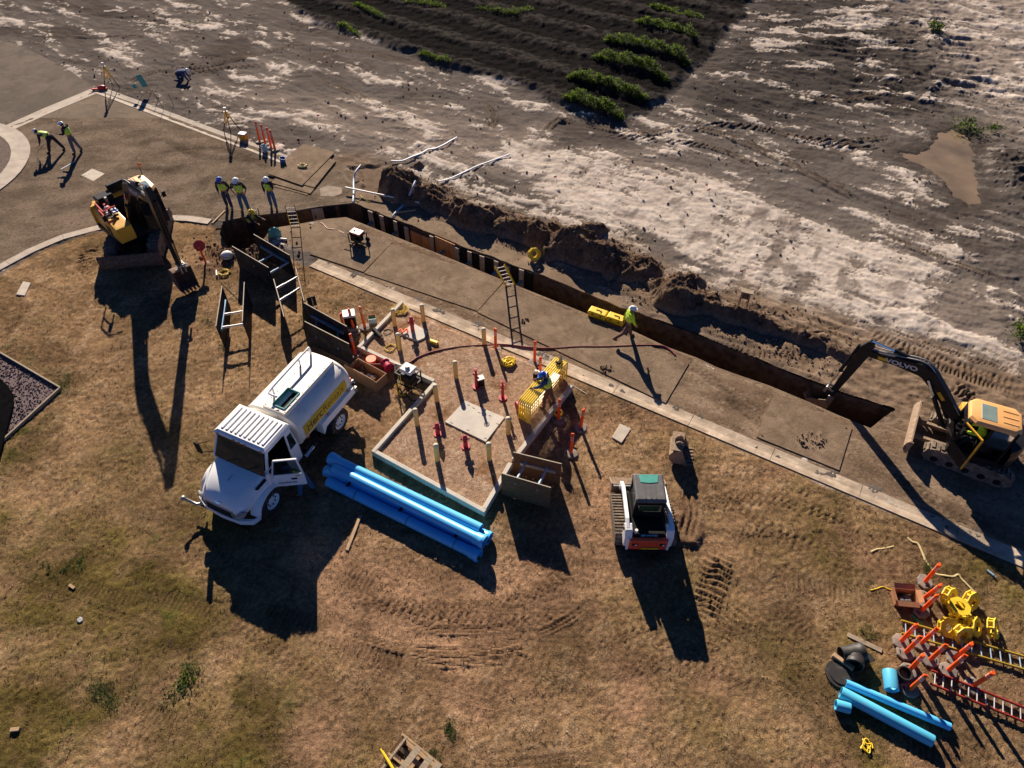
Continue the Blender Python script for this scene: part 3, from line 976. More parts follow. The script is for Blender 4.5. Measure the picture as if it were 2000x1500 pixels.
gv = sdf(GRAVEL, XX, YY)
ZZ = np.where(gv < 0.02, -0.12, ZZ)
hp_all = heap_height(XX, YY)
ZZ = np.where(hp_all > 0.03, np.minimum(ZZ, 0.0) - 0.05, ZZ)
xc = (XX[:-1, :-1] + XX[1:, 1:]) / 2
yc = (YY[:-1, :-1] + YY[1:, 1:]) / 2
tr = sdf(TRENCH, xc, yc)
tg = (xc - G0.x) * GD.x + (yc - G0.y) * GD.y
tn_ = (xc - G0.x) * GN.x + (yc - G0.y) * GN.y
pit = (xc < -9.3) | ((tg > 14.3) & (tn_ > 3.9))
keep = np.where(pit, tr > 0.003, tr > 0.12)
# the pit's earth rim slopes a little into the hole
trv = sdf(TRENCH, XX, YY)
ZZ = np.where((XX < -9.3) & (trv < 0.35), ZZ - 0.25 * sstep(0.35, 0.0, trv) * (YY < 28.6), ZZ)
ground = grid_mesh("ground", XX, YY, ZZ, CC, keep, K['ground'], GR)
struct(ground)


def ground_z(x, y):
    h, _ = terrain(np.array([[x]], dtype=float), np.array([[y]], dtype=float))
    return float(h[0, 0])


# ------------------------------------------------------------------ spoil heap along the trench
tt, ss = np.meshgrid(np.arange(0.0, 24.0, 0.058), np.arange(3.6, 12.5, 0.058))
HX = G0.x + GD.x * tt + GN.x * ss
HY = G0.y + GD.y * tt + GN.y * ss
HZ = heap_height(HX, HY)
n2 = fbm(HX * 1.7, HY * 1.7, 13, 4)
n3 = fbm(HX * 7, HY * 7, 15, 3)
hc = np.stack([0.115 + 0 * HX, 0.077 + 0 * HX, 0.053 + 0 * HX], -1)
for cl, mk in (((0.18, 0.125, 0.087), sstep(0.0, 0.5, n2 + 0.4 * n3)), ((0.05, 0.035, 0.026), 0.7 * sstep(0.1, 0.5, n3 - 0.5 * n2)), ((0.27, 0.20, 0.155), sstep(0.35, 0.05, HZ) * 0.5)):
    hc = hc * (1 - mk[..., None]) + np.array(cl) * mk[..., None]
hk = HZ > 0.012
kq = hk[:-1, :-1] | hk[1:, 1:] | hk[1:, :-1] | hk[:-1, 1:]
xq, yq = (HX[:-1, :-1] + HX[1:, 1:]) / 2, (HY[:-1, :-1] + HY[1:, 1:]) / 2
kq &= sdf(TRENCH, xq, yq) > 0.10
heap = grid_mesh("spoil_heap", HX, HY, HZ + 0.004, hc, kq, ground_mat("spoil_soil", 9, 34, 0.4, 0.8))
struct(heap, label="long ridge of dark dug soil heaped along the far side of the trench")

# loose clods on and below the heap: nobody could count them
cl = MB()
ico = [Vector(p).normalized() for p in ((1, 0, 0), (-1, 0, 0), (0, 1, 0), (0, -1, 0), (0, 0, 1), (0, 0, -1))]
icf = [(0, 2, 4), (2, 1, 4), (1, 3, 4), (3, 0, 4), (2, 0, 5), (1, 2, 5), (3, 1, 5), (0, 3, 5)]


def clod(mb, x, y, z, r, mi=0):
    a = random.random() * 6
    M = Matrix.Rotation(a, 3, 'Z') @ Matrix.Rotation(random.random(), 3, 'X')
    mb.add([M @ (p * r * random.uniform(0.6, 1.25)) + Vector((x, y, z + r * 0.35)) for p in ico], icf, mi)


px = rng.uniform(0, 23.5, 5200)
ps = rng.uniform(4.6, 10.2, 5200) + rng.normal(0, 0.3, 5200)
cx, cy = G0.x + GD.x * px + GN.x * ps, G0.y + GD.y * px + GN.y * ps
ch = heap_height(cx, cy)
td = sdf(TRENCH, cx, cy)
hd = np.minimum(pline(HEAP, cx, cy)[0], pline(HEAP2, cx, cy)[0])
th, _ = terrain(cx[None, :].copy(), cy[None, :].copy())
pv = sdf(BANK, cx, cy)
for i in range(len(px)):
    if td[i] < 0.35 or hd[i] > 1.3 + 1.1 * random.random() ** 2 or (pv[i] < 0.05 and random.random() < 0.85):
        continue
    r = 0.018 + 0.05 * random.random() ** 3
    z = max(ch[i], 0.004 if pv[i] < 0 else th[0, i])
    clod(cl, cx[i], cy[i], z, r, 1 if random.random() < 0.25 else 0)
# clods round the torn soil at the pit
for i in range(420):
    x, y = rng.normal(-12.6, 1.1), rng.normal(26.9, 0.65)
    if sdf(TRENCH, np.array([x]), np.array([y]))[0] > 0.2 and sdf(COURT, np.array([x]), np.array([y]))[0] > 0.1:
        clod(cl, x, y, ground_z(x, y), 0.03 + 0.06 * random.random() ** 2, 0)
K['clod'] = mat("soil_clod", (0.135, 0.09, 0.062), 0.95, var=0.4, scale=3)
K['clod_pale'] = mat("pale_clod", (0.27, 0.20, 0.15), 0.95, var=0.3, scale=3)
o = cl.build("soil_clods", [K['clod'], K['clod_pale']])
struct(o, "stuff", "loose clods of dark soil scattered along the spoil heap and the trench head")


# ------------------------------------------------------------------ paving
def pave_mat(name, c0, c1, c2, crack=0.0, scale=0.5):
    m = bpy.data.materials.new(name)
    m.use_nodes = True
    nt = m.node_tree
    b = nt.nodes["Principled BSDF"]
    b.inputs["Roughness"].default_value = 0.9
    b.inputs["Specular IOR Level"].default_value = 0.05
    tc = _n(nt, "ShaderNodeTexCoord")
    vec = tc.outputs["Object"]

    def noise(s, d=7, r=0.62):
        nz = _n(nt, "ShaderNodeTexNoise")
        nz.inputs["Scale"].default_value = s
        nz.inputs["Detail"].default_value = d
        nz.inputs["Roughness"].default_value = r
        nt.links.new(vec, nz.inputs["Vector"])
        return nz.outputs[0]

    def rng_(f, a, bb, lo=0.0, hi=1.0):
        mr = _n(nt, "ShaderNodeMapRange")
        for i, v in enumerate((a, bb, lo, hi)):
            mr.inputs[i + 1].default_value = v
        nt.links.new(f, mr.inputs[0])
        return mr.outputs[0]

    def mixn(a, col, f):
        mx = _n(nt, "ShaderNodeMix", data_type='RGBA')
        nt.links.new(f, mx.inputs[0])
        if isinstance(a, tuple):
            mx.inputs[6].default_value = (*a, 1)
        else:
            nt.links.new(a, mx.inputs[6])
        mx.inputs[7].default_value = (*col, 1)
        return mx.outputs[2]
    c = mixn(c0, c1, rng_(noise(scale), 0.38, 0.62))
    c = mixn(c, c2, rng_(noise(scale * 2.7, 9, 0.7), 0.50, 0.72, 0, 0.85))
    c = mixn(c, tuple(x * 0.45 for x in c0), rng_(noise(scale * 6, 8, 0.75), 0.54, 0.70, 0, 0.7))
    c = mixn(c, tuple(min(1, x * 1.25) for x in c1), rng_(noise(scale * 3.7, 10, 0.75), 0.55, 0.68, 0, 0.75))
    c = mixn(c, tuple(min(1, x * 1.35) for x in c1), rng_(noise(26, 4, 0.7), 0.52, 0.72, 0, 0.6))
    c = mixn(c, tuple(x * 0.4 for x in c0), rng_(noise(19, 6, 0.75), 0.56, 0.72, 0, 0.6))
    if crack > 0:
        wv = _n(nt, "ShaderNodeTexNoise")
        wv.inputs["Scale"].default_value = 0.9
        wv.inputs["Detail"].default_value = 5
        nt.links.new(vec, wv.inputs["Vector"])
        ad = _n(nt, "ShaderNodeVectorMath", operation='MULTIPLY_ADD')
        ad.inputs[1].default_value = (1.1, 1.1, 0)
        nt.links.new(wv.outputs["Color"], ad.inputs[0])
        nt.links.new(vec, ad.inputs[2])
        vo = _n(nt, "ShaderNodeTexVoronoi", feature='DISTANCE_TO_EDGE')
        vo.inputs["Scale"].default_value = 0.22
        nt.links.new(ad.outputs[0], vo.inputs["Vector"])
        ck = rng_(vo.outputs[0], 0.0, 0.006, crack, 0.0)
        br = _n(nt, "ShaderNodeMath", operation='MULTIPLY')
        nt.links.new(ck, br.inputs[0])
        nt.links.new(rng_(noise(0.35, 3), 0.45, 0.55), br.inputs[1])
        c = mixn(c, (0.03, 0.026, 0.022), br.outputs[0])
    nt.links.new(c, b.inputs["Base Color"])
    bp = _n(nt, "ShaderNodeBump")
    bp.inputs["Strength"].default_value = 0.8
    bp.inputs["Distance"].default_value = 0.03
    nt.links.new(noise(14, 7, 0.7), bp.inputs["Height"])
    nt.links.new(bp.outputs[0], b.inputs["Normal"])
    return m


K['street'] = pave_mat("dusty_street_asphalt", (0.165, 0.115, 0.078), (0.245, 0.178, 0.122), (0.115, 0.080, 0.053), 0.0, 0.6)
K['court'] = pave_mat("court_asphalt", (0.140, 0.106, 0.079), (0.190, 0.146, 0.110), (0.095, 0.072, 0.054), 0.9, 0.35)
K['apron'] = pave_mat("old_asphalt", (0.105, 0.084, 0.068), (0.15, 0.12, 0.097), (0.07, 0.056, 0.046), 0.3, 0.3)


def sheet(name, poly, z, m):
    mb = MB()
    n = len(poly)
    mb.add([(p[0], p[1], z) for p in poly] + [(p[0], p[1], z - 0.06) for p in poly], [tuple(range(n))] + [(k, (k + 1) % n, n + (k + 1) % n, n + k) for k in range(n)])
    o = mb.build(name, m)
    me = o.data
    bm = bmesh.new()
    bm.from_mesh(me)
    bmesh.ops.triangulate(bm, faces=[f for f in bm.faces if len(f.verts) > 4])
    bmesh.ops.recalc_face_normals(bm, faces=bm.faces)
    bm.to_mesh(me)
    bm.free()
    return struct(o)


def jag(poly, amp=0.035, step=0.35):
    out = []
    for i in range(len(poly)):
        a, b = Vector(poly[i][:2]), Vector(poly[(i + 1) % len(poly)][:2])
        L = (b - a).length
        k = max(1, int(L / step))
        nrm = Vector((-(b - a).y, (b - a).x)).normalized()
        for j in range(k):
            p = a.lerp(b, j / k)
            if j and L < 12:
                p = p + nrm * random.uniform(-amp, amp)
            out.append((p.x, p.y))
    return out


sheet("street", STREET, 0.000, K['street'])


def dirt_film(name, poly, o, dx, dy, n1_, n2_, sp, c0, c1, c2, marks, z, along, hard=0.10):
    """trodden dirt lying over paving: a thin uneven skin with its own tyre prints"""
    a, b = np.meshgrid(np.arange(n1_) * sp, np.arange(n2_) * sp)
    X = o[0] + dx[0] * a + dy[0] * b
    Y = o[1] + dx[1] * a + dy[1] * b
    A = X * along[0] + Y * along[1]
    B = -X * along[1] + Y * along[0]
    sd = sdf(poly, X, Y)
    f1, f2, f3 = fbm(A * 0.45, B * 0.9, 401, 5, 0.6), fbm(A * 1.6, B * 2.6, 402, 4, 0.6), fbm(X * 7, Y * 7, 403, 3, 0.65)
    c = np.stack([np.full(X.shape, v) for v in c0], -1)
    for col_, mk in ((c1, sstep(-0.15, 0.35, f1 + 0.3 * f2)), (c2, 0.85 * sstep(0.0, 0.4, -f1 + 0.5 * f2)), (tuple(v * 0.5 for v in c2), 0.6 * sstep(0.25, 0.55, f3 + 0.6 * f2)), (tuple(min(1, v * 1.25) for v in c1), 0.6 * sstep(0.2, 0.5, f2 - 0.4 * f3))):
        c = c * (1 - mk[..., None]) + np.array(col_) * mk[..., None]
    h = 0.006 * f2 + 0.004 * f3 + 0.004
    for px, w, dep, dark in marks:
        P = smooth_line([(p.x, p.y, 0) for p in gps(*px)], 4)
        d, S, U, F = pline(P, X, Y)
        m = sstep(w * 0.6, w * 0.35, d) * sstep(0, 2, F) * sstep(len(P) - 1, len(P) - 3, F) * sstep(-0.45, 0.1, fbm(X * 1.3, Y * 1.3, 407, 3))
        k = np.cos(2 * math.pi * (U / 0.22 + 0.5 * np.abs(np.mod(S / w * 4, 2) - 1)) + 1.2 * perlin(X * 3, Y * 3, 408))
        h = h + m * dep * k
        c = c * (1 - (m * dark * (0.75 + 0.25 * k))[..., None])
    kp = sd < -0.03 - 0.16 * np.clip(fbm(X * 1.8, Y * 1.8, 409, 4) + 0.25, 0, 1)
    kq = kp[:-1, :-1] & kp[1:, 1:] & kp[1:, :-1] & kp[:-1, 1:]
    return struct(grid_mesh(name, X, Y, z + np.clip(h, 0.002, 0.05), c, kq, K['film']))


K['film'] = ground_mat("trodden_dirt", 9, 30, 0.3, 0.5)
dirt_film("street_dirt", STREET, gut(1.0, 0.62), (GD.x, GD.y), (GN.x, GN.y), 700, 98, 0.05, (0.175, 0.122, 0.083), (0.255, 0.185, 0.128), (0.120, 0.083, 0.056),
          [([(1120, 640), (1250, 700), (1400, 760), (1560, 830), (1800, 920)], .5, .006, .25), ([(1150, 700), (1300, 745), (1460, 800), (1600, 870)], .45, .006, .3), ([(1180, 762), (1215, 735), (1250, 722)], .5, .010, .35),
           ([(1330, 700), (1390, 740), (1440, 790), (1520, 850)], .5, .010, .4), ([(1640, 920), (1760, 930), (1850, 1000), (2020, 1060)], .5, .012, .3), ([(1700, 860), (1800, 960), (1900, 1010)], .45, .012, .35),
           ([(800, 545), (900, 580), (1010, 600), (1100, 650)], .4, .004, .22), ([(660, 480), (780, 540), (900, 570)], .4, .004, .2)], 0.001, (GD.x, GD.y))
dirt_film("court_dirt", COURT, (-31.0, 24.5), (1, 0), (0, 1), 300, 190, 0.08, (0.145, 0.110, 0.082), (0.195, 0.150, 0.113), (0.105, 0.080, 0.060),
          [([(215, 330), (262, 325), (330, 332), (370, 318)], .7, .004, .45), ([(272, 290), (300, 268), (330, 278), (390, 305), (480, 310), (540, 330)], .6, .004, .4), ([(300, 300), (360, 290), (430, 292), (520, 312)], .5, .003, .35),
           ([(380, 330), (400, 355), (380, 385)], .6, .004, .4), ([(60, 430), (150, 400), (240, 350)], .6, .002, .2), ([(390, 390), (440, 380), (470, 385)], .7, .004, .4)], 0.005, (1, 0))
sheet("trench_bank", jag(BANK, 0.05), 0.000, K['street'])
sheet("court_paving", COURT, 0.004, K['court'])
sheet("old_road", APRON, -0.004, K['apron'])

# gutter: poured panels with open joints
gutter = struct(thing("gutter", "", "gutter"))
del gutter["label"], gutter["category"]
t = 1.1
while t < 36:
    L = 3.02
    a0, a1 = t, min(t + L - 0.018, 36)
    mb = MB()
    prof = [(0.0, 0.030), (0.16, 0.022), (0.30, -0.004), (0.46, -0.002), (0.60, 0.006), (0.62, 0.006), (0.62, -0.1), (0.0, -0.1)]
    rings = [[Vector((*gut(aa, s), z)) for s, z in prof] for aa in (a0, a1)]
    mb.loft(rings)
    mb.build("concrete_panel", K['gutter'], gutter)
    t += L


def kerb_line(name, pts, w, h, seg=3.0, m=None, dip=0.0):
    """kerb or valley gutter in panels along a world polyline"""
    root = thing(name, "", "kerb")
    del root["label"], root["category"]
    struct(root)
    P = [Vector((p[0], p[1])) for p in pts]
    # resample
    L = [0]
    for i in range(len(P) - 1):
        L.append(L[-1] + (P[i + 1] - P[i]).length)

    def at(s):
        for i in range(len(P) - 1):
            if s <= L[i + 1] + 1e-6:
                f = (s - L[i]) / max(1e-6, L[i + 1] - L[i])
                return P[i].lerp(P[i + 1], f)
        return P[-1]

    def nrm(s):
        a, b = at(max(0, s - 0.15)), at(min(L[-1], s + 0.15))
        d = (b - a).normalized()
        return Vector((-d.y, d.x))
    s = 0.0
    while s < L[-1] - 0.1:
        e = min(s + seg - 0.015, L[-1])
        k = max(1, int((e - s) / 0.5))
        rings = []
        for j in range(k + 1):
            q = s + (e - s) * j / k
            c, n = at(q), nrm(q)
            prof = [(-w / 2, -0.1), (-w / 2, h), (-w * 0.12, h - dip), (w * 0.12, h - dip), (w / 2, h), (w / 2, -0.1)]
            rings.append([Vector((c.x + n.x * a, c.y + n.y * a, z)) for a, z in prof])
        mb = MB()
        mb.loft(rings)
        mb.build("concrete_panel", m or K['kerb'], root)
        s += seg
    return root


kerb_line("court_kerb", [(p.x, p.y) for p in gps((187, 174), (270, 205), (345, 233), (425, 263), (500, 290), (556, 312))], 0.75, 0.022, 3.0, None, 0.02)
kerb_line("valley_gutter", [(p.x, p.y) for p in gps((-120, 316), (-2, 259), (90, 217), (184, 178))], 0.85, 0.014, 3.2, None, 0.006)
kerb_line("lawn_kerb", [(p.x, p.y) for p in gps((-90, 578), (0, 523), (60, 491), (120, 465), (180, 449), (250, 432), (320, 426), (370, 428), (410, 434))], 0.42, 0.05, 2.6)
ring = []
for k in range(49):
    a = R(-115 + 230 * k / 48)
    ring.append((ISLE_C.x + math.cos(a) * (ISLE_R + 0.42), ISLE_C.y + math.sin(a) * (ISLE_R + 0.42)))
kerb_line("island_kerb", ring, 0.95, 0.06, 2.4, None, 0.02)
mb = MB()
mb.slab([(ISLE_C.x + math.cos(a * math.pi / 24) * (ISLE_R + 0.0), ISLE_C.y + math.sin(a * math.pi / 24) * ISLE_R) for a in range(48)], -0.1, 0.045)
K['mulch'] = mat("dark_mulch", (0.10, 0.065, 0.05), 0.95, var=0.6, scale=14, bump=0.9, bscale=30)
struct(mb.build("island_bed", K['mulch']))

# ------------------------------------------------------------------ trench: walls, floor, shoring
trench = struct(thing("trench", "", "trench"))
del trench["label"], trench["category"]
DEPTH = 2.3
mb = MB()
n = len(TRENCH)
segs = []
P = TRENCH
pj = jag(P, 0.03, 0.3)
n = len(pj)
cen = None
rows = []
area = sum(pj[i][0] * pj[(i + 1) % n][1] - pj[(i + 1) % n][0] * pj[i][1] for i in range(n))
sgn = 1 if area > 0 else -1
for z, off in ((-0.055, 0.30), (-0.05, 0.0), (-0.5, -0.02), (-1.1, 0.02), (-1.7, -0.01), (-DEPTH, 0.0)):
    row = []
    for i in range(n):
        a, b = Vector(pj[i - 1]), Vector(pj[(i + 1) % n])
        d = (b - a).normalized()
        nr = Vector((d.y, -d.x)) * sgn
        q = Vector(pj[i]) + nr * (off + (random.uniform(-0.03, 0.03) if z < -0.1 else 0))
        row.append((q.x, q.y, z))
    rows.append(row)
ff = []
vv = [p for r in rows for p in r]
for r in range(len(rows) - 1):
    for i in range(n):
        ff.append((r * n + i, r * n + (i + 1) % n, (r + 1) * n + (i + 1) % n, (r + 1) * n + i))
mb.add(vv, ff)
mb.build("soil_wall", K['soil'], trench)
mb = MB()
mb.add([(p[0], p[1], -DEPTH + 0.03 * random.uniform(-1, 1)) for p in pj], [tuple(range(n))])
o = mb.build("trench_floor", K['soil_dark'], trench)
bm = bmesh.new()
bm.from_mesh(o.data)
bmesh.ops.triangulate(bm, faces=bm.faces)
bm.to_mesh(o.data)
bm.free()

FAR = [Vector(p) for p in wpoly((692, 396), (768, 426), (852, 459), (900, 480), (990, 512), (1045, 532), (1120, 562))]
NEAR = [Vector(p) for p in wpoly((676, 424), (714, 439), (772, 462), (858, 496), (960, 538), (1040, 570), (1145, 612))]


def far_at(u):
    """point on the far trench edge above pixel column u"""
    best = None
    cols = [(692, 396), (768, 426), (852, 459), (900, 480), (990, 512), (1045, 532), (1120, 562)]
    for i in range(len(cols) - 1):
        if cols[i][0] <= u <= cols[i + 1][0]:
            f = (u - cols[i][0]) / (cols[i + 1][0] - cols[i][0])
            return FAR[i].lerp(FAR[i + 1], f)
    return FAR[-1]


def wall_panel(name, u0, u1, z0, z1, off, m, th=0.03):
    a, b = far_at(u0), far_at(u1)
    d = (b - a).normalized()
    nin = Vector((d.y, -d.x))
    mb = MB()
    a2, b2 = a + nin * off, b + nin * off
    a3, b3 = a + nin * (off + th), b + nin * (off + th)
    mb.slab([a2, b2, b3, a3], z0, z1)
    return mb.build(name, m, trench)


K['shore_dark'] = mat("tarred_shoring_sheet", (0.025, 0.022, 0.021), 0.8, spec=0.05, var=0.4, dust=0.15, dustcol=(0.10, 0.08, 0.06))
K['shore_grey'] = mat("grey_shoring_upright", (0.42, 0.34, 0.27), 0.85, var=0.3, dust=0.3)
K['shore_ply'] = mat("brown_shoring_plywood", (0.55, 0.27, 0.11), 0.75, var=0.3, scale=3, stretch=(2, 2, 0.4))
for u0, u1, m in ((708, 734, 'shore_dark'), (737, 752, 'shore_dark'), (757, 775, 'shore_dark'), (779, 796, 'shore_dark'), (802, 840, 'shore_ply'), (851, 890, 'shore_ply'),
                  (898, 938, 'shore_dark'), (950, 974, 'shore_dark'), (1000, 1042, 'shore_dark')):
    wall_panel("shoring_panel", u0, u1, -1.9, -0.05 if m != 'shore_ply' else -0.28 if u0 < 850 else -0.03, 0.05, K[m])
for u0, u1 in ((722, 731), (744, 752), (771, 778), (792, 800), (842, 849), (890, 899), (916, 924), (940, 949), (968, 976), (990, 998), (1017, 1026)):
    wall_panel("shoring_upright", u0, u1, -2.2, -0.02 - 0.1 * random.random(), 0.10, K['shore_grey'], 0.05)
for u in (727, 775, 868, 920, 972, 1022):
    a = far_at(u)
    nin = Vector((GN.x, GN.y)) * -1
    p0 = Vector((a.x + nin.x * 0.15, a.y + nin.y * 0.15, -0.62))
    p1 = Vector((a.x + nin.x * 1.05, a.y + nin.y * 1.05, -0.68))
    mb = MB()
    mb.cyl(p0, p1, 0.055, n=10)
    mb.cyl(p0.lerp(p1, 0.02), p0.lerp(p1, 0.3), 0.075, n=10)
    mb.build("hydraulic_shore", K['rail_blue'], trench, smooth=True)
# shored end wall left of the corner
a, b = Vector(wpoly((626, 403))[0]), Vector(wpoly((690, 396))[0])
for f0, f1, m in ((-1.9, -1.1, 'shore_grey'), (-1.05, -0.35, 'ply_brown'), (-0.3, 0.05, 'shore_grey'), (0.06, 0.42, 'shore_dark'), (0.55, 0.78, 'shore_dark')):
    d = (b - a)
    nr = Vector((d.y, -d.x)).normalized()
    if nr.y > 0:
        nr = -nr
    q0, q1 = a + d * f0, a + d * f1
    mb = MB()
    mb.slab([q0 + nr * 0.05, q1 + nr * 0.05, q1 + nr * 0.08, q0 + nr * 0.08], -2.0, -0.06)
    mb.build("shoring_panel", K[m], trench)

# ------------------------------------------------------------------ puddle
mb = MB()
pp = smooth_line([(p[0], p[1], 0) for p in PUDDLE] + [(PUDDLE[0][0], PUDDLE[0][1], 0)], 5)[:-1]
pp = [Vector((p.x + 0.12 * math.sin(i * 0.9), p.y + 0.12 * math.cos(i * 1.1), 0)) for i, p in enumerate(pp)]
cq = Vector((sum(p.x for p in pp) / len(pp), sum(p.y for p in pp) / len(pp), 0))
pp = [p + (p - cq).normalized() * 0.35 for p in pp]
mb.add([(p.x, p.y, -0.045) for p in pp], [tuple(range(len(pp)))])
m = mat("muddy_water", (0.19, 0.138, 0.085), 0.10, var=0.3, scale=0.6, spec=0.4)
o = struct(mb.build("puddle", m))
bm = bmesh.new()
bm.from_mesh(o.data)
bmesh.ops.triangulate(bm, faces=bm.faces)
bm.to_mesh(o.data)
bm.free()

# ------------------------------------------------------------------ gravel bed at the left with edging boards and the house beyond it
mb = MB()
mb.slab(GRAVEL, -0.12, 0.01)
struct(mb.build("gravel_bed", mat("gravel_base", (0.13, 0.095, 0.10), 0.95, var=0.5, scale=20, bump=0.8, bscale=40)))
gr = MB()
gx = rng.uniform(-24.5, -17.1, 9000)
gy = rng.uniform(14.0, 22.5, 9000)
gd = sdf(GRAVEL, gx, gy)
for i in np.nonzero((gd < -0.06) & (gx > -21.5))[0]:
    clod(gr, gx[i], gy[i], 0.005, random.uniform(0.02, 0.05), random.randrange(3))
o = gr.build("gravel", [mat("gravel_grey", (0.17, 0.15, 0.16), 0.9, var=0.4), mat("gravel_red", (0.20, 0.10, 0.095), 0.9, var=0.4), mat("gravel_dark", (0.07, 0.06, 0.065), 0.9, var=0.4)])
struct(o, "stuff", "loose grey and maroon gravel filling the bed at the left edge")
edg = thing("bed_edging", "low timber edging boards meeting in a point round the gravel bed", "edging")
q = [Vector(p) for p in GRAVEL]
for a, b in ((q[0], q[1]), (q[1], q[2]), (q[2], q[3]), (q[3], q[4])):
    mb = MB()
    mb.bar((a.x, a.y, 0.045), (b.x, b.y, 0.045), 0.06, 0.16)
    mb.build("edging_board", K['wood_grey'], edg)

# black slab added for an unidentified shadow-like shape at the gravel bed's tip
K['cover'] = mat("stand_in_black", (0.006, 0.006, 0.007), 1.0, var=0.3, spec=0.0)
cover = thing("dark_shape_stand_in", "flat black stand-in for an unidentified dark shape over the gravel bed at the left edge", "sheet", (gp(0, 800).x, gp(0, 800).y, 0))
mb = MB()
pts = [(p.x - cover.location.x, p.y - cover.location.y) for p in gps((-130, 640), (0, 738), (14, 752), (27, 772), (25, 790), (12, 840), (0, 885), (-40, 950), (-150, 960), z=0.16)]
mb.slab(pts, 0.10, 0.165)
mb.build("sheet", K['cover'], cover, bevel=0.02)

# stones and crumbs over the open dirt: nobody could count them
st = MB()
N = 5200
ux, uy = rng.uniform(-34, 32, N), rng.uniform(26, 56, N)
okk = (sdf(LAWN, ux, uy) > 0.4) & (sdf(COURT, ux, uy) > 0.3) & (sdf(APRON, ux, uy) > 0.2) & (sdf(STREET, ux, uy) > 0.2) & (sdf(TRENCH, ux, uy) > 0.5) & (sdf(FURROW, ux, uy) > 0.2) & (sdf(BANK, ux, uy) > 0.2) & (heap_height(ux, uy) < 0.02) & (sdf(PUDDLE, ux, uy) > 0.2)
okk &= fbm(ux * 0.25, uy * 0.25, 301, 3) + rng.normal(0, 0.15, N) > -0.02
uz, _ = terrain(ux[None, :].copy(), uy[None, :].copy())
for i in np.nonzero(okk)[0]:
    clod(st, ux[i], uy[i], uz[0, i] - 0.01, 0.025 + 0.075 * random.random() ** 4, 1 if random.random() < 0.35 else 0)
o = st.build("stones", [K['clod'], K['clod_pale']])
struct(o, "stuff", "small stones and dirt crumbs scattered over the open graded ground")
# ================================================================== MACHINES
def xf(mb, M):
    mb.v = [tuple(M @ Vector(p)) for p in mb.v]
    return mb


def rect_ring(x, y0, y1, z0, z1):
    return [Vector((x, y0, z0)), Vector((x, y1, z0)), Vector((x, y1, z1)), Vector((x, y0, z1))]


def wheel(parent, c, r, w, side, rim=0.58, dual=False):
    """tyre with a dished white rim; axis along y, side = +1 / -1 is the outer face"""
    prof = [(rim * r, -w / 2), (r * 0.86, -w / 2), (r * 0.97, -w * 0.42), (r, -w * 0.25), (r, w * 0.25), (r * 0.97, w * 0.42), (r * 0.86, w / 2), (rim * r, w / 2)]
    rings = []
    for k in range(25):
        a = 2 * math.pi * k / 24
        rings.append([Vector((math.cos(a) * p[0], p[1], math.sin(a) * p[0])) + Vector(c) for p in prof])
    mb = MB()
    mb.loft(rings, caps=False, closed=False)
    ty = mb.build("wheel", K['rubber'], parent, smooth=True)
    mb = MB()
    prof = [(rim * r * 1.02, w * 0.46 * side), (rim * r * 0.93, w * 0.47 * side), (rim * r * 0.86, w * 0.25 * side), (rim * r * 0.45, w * 0.18 * side), (rim * r * 0.30, w * 0.34 * side), (0.001, w * 0.36 * side)]
    rings = []
    for k in range(21):
        a = 2 * math.pi * k / 20
        rings.append([Vector((math.cos(a) * p[0], p[1], math.sin(a) * p[0])) + Vector(c) for p in prof])
    mb.loft(rings, caps=False, closed=False)
    mb.build("rim", K['white'], ty, smooth=True)
    mb = MB()
    for k in range(8):
        a = 2 * math.pi * k / 8
        p = Vector(c) + Vector((math.cos(a) * rim * r * 0.62, w * 0.20 * side, math.sin(a) * rim * r * 0.62))
        mb.cyl(p, p + Vector((0, 0.02 * side, 0)), rim * r * 0.12, n=8)
    struct(mb.build("rim_holes", K['black'], ty), "stuff")
    return ty


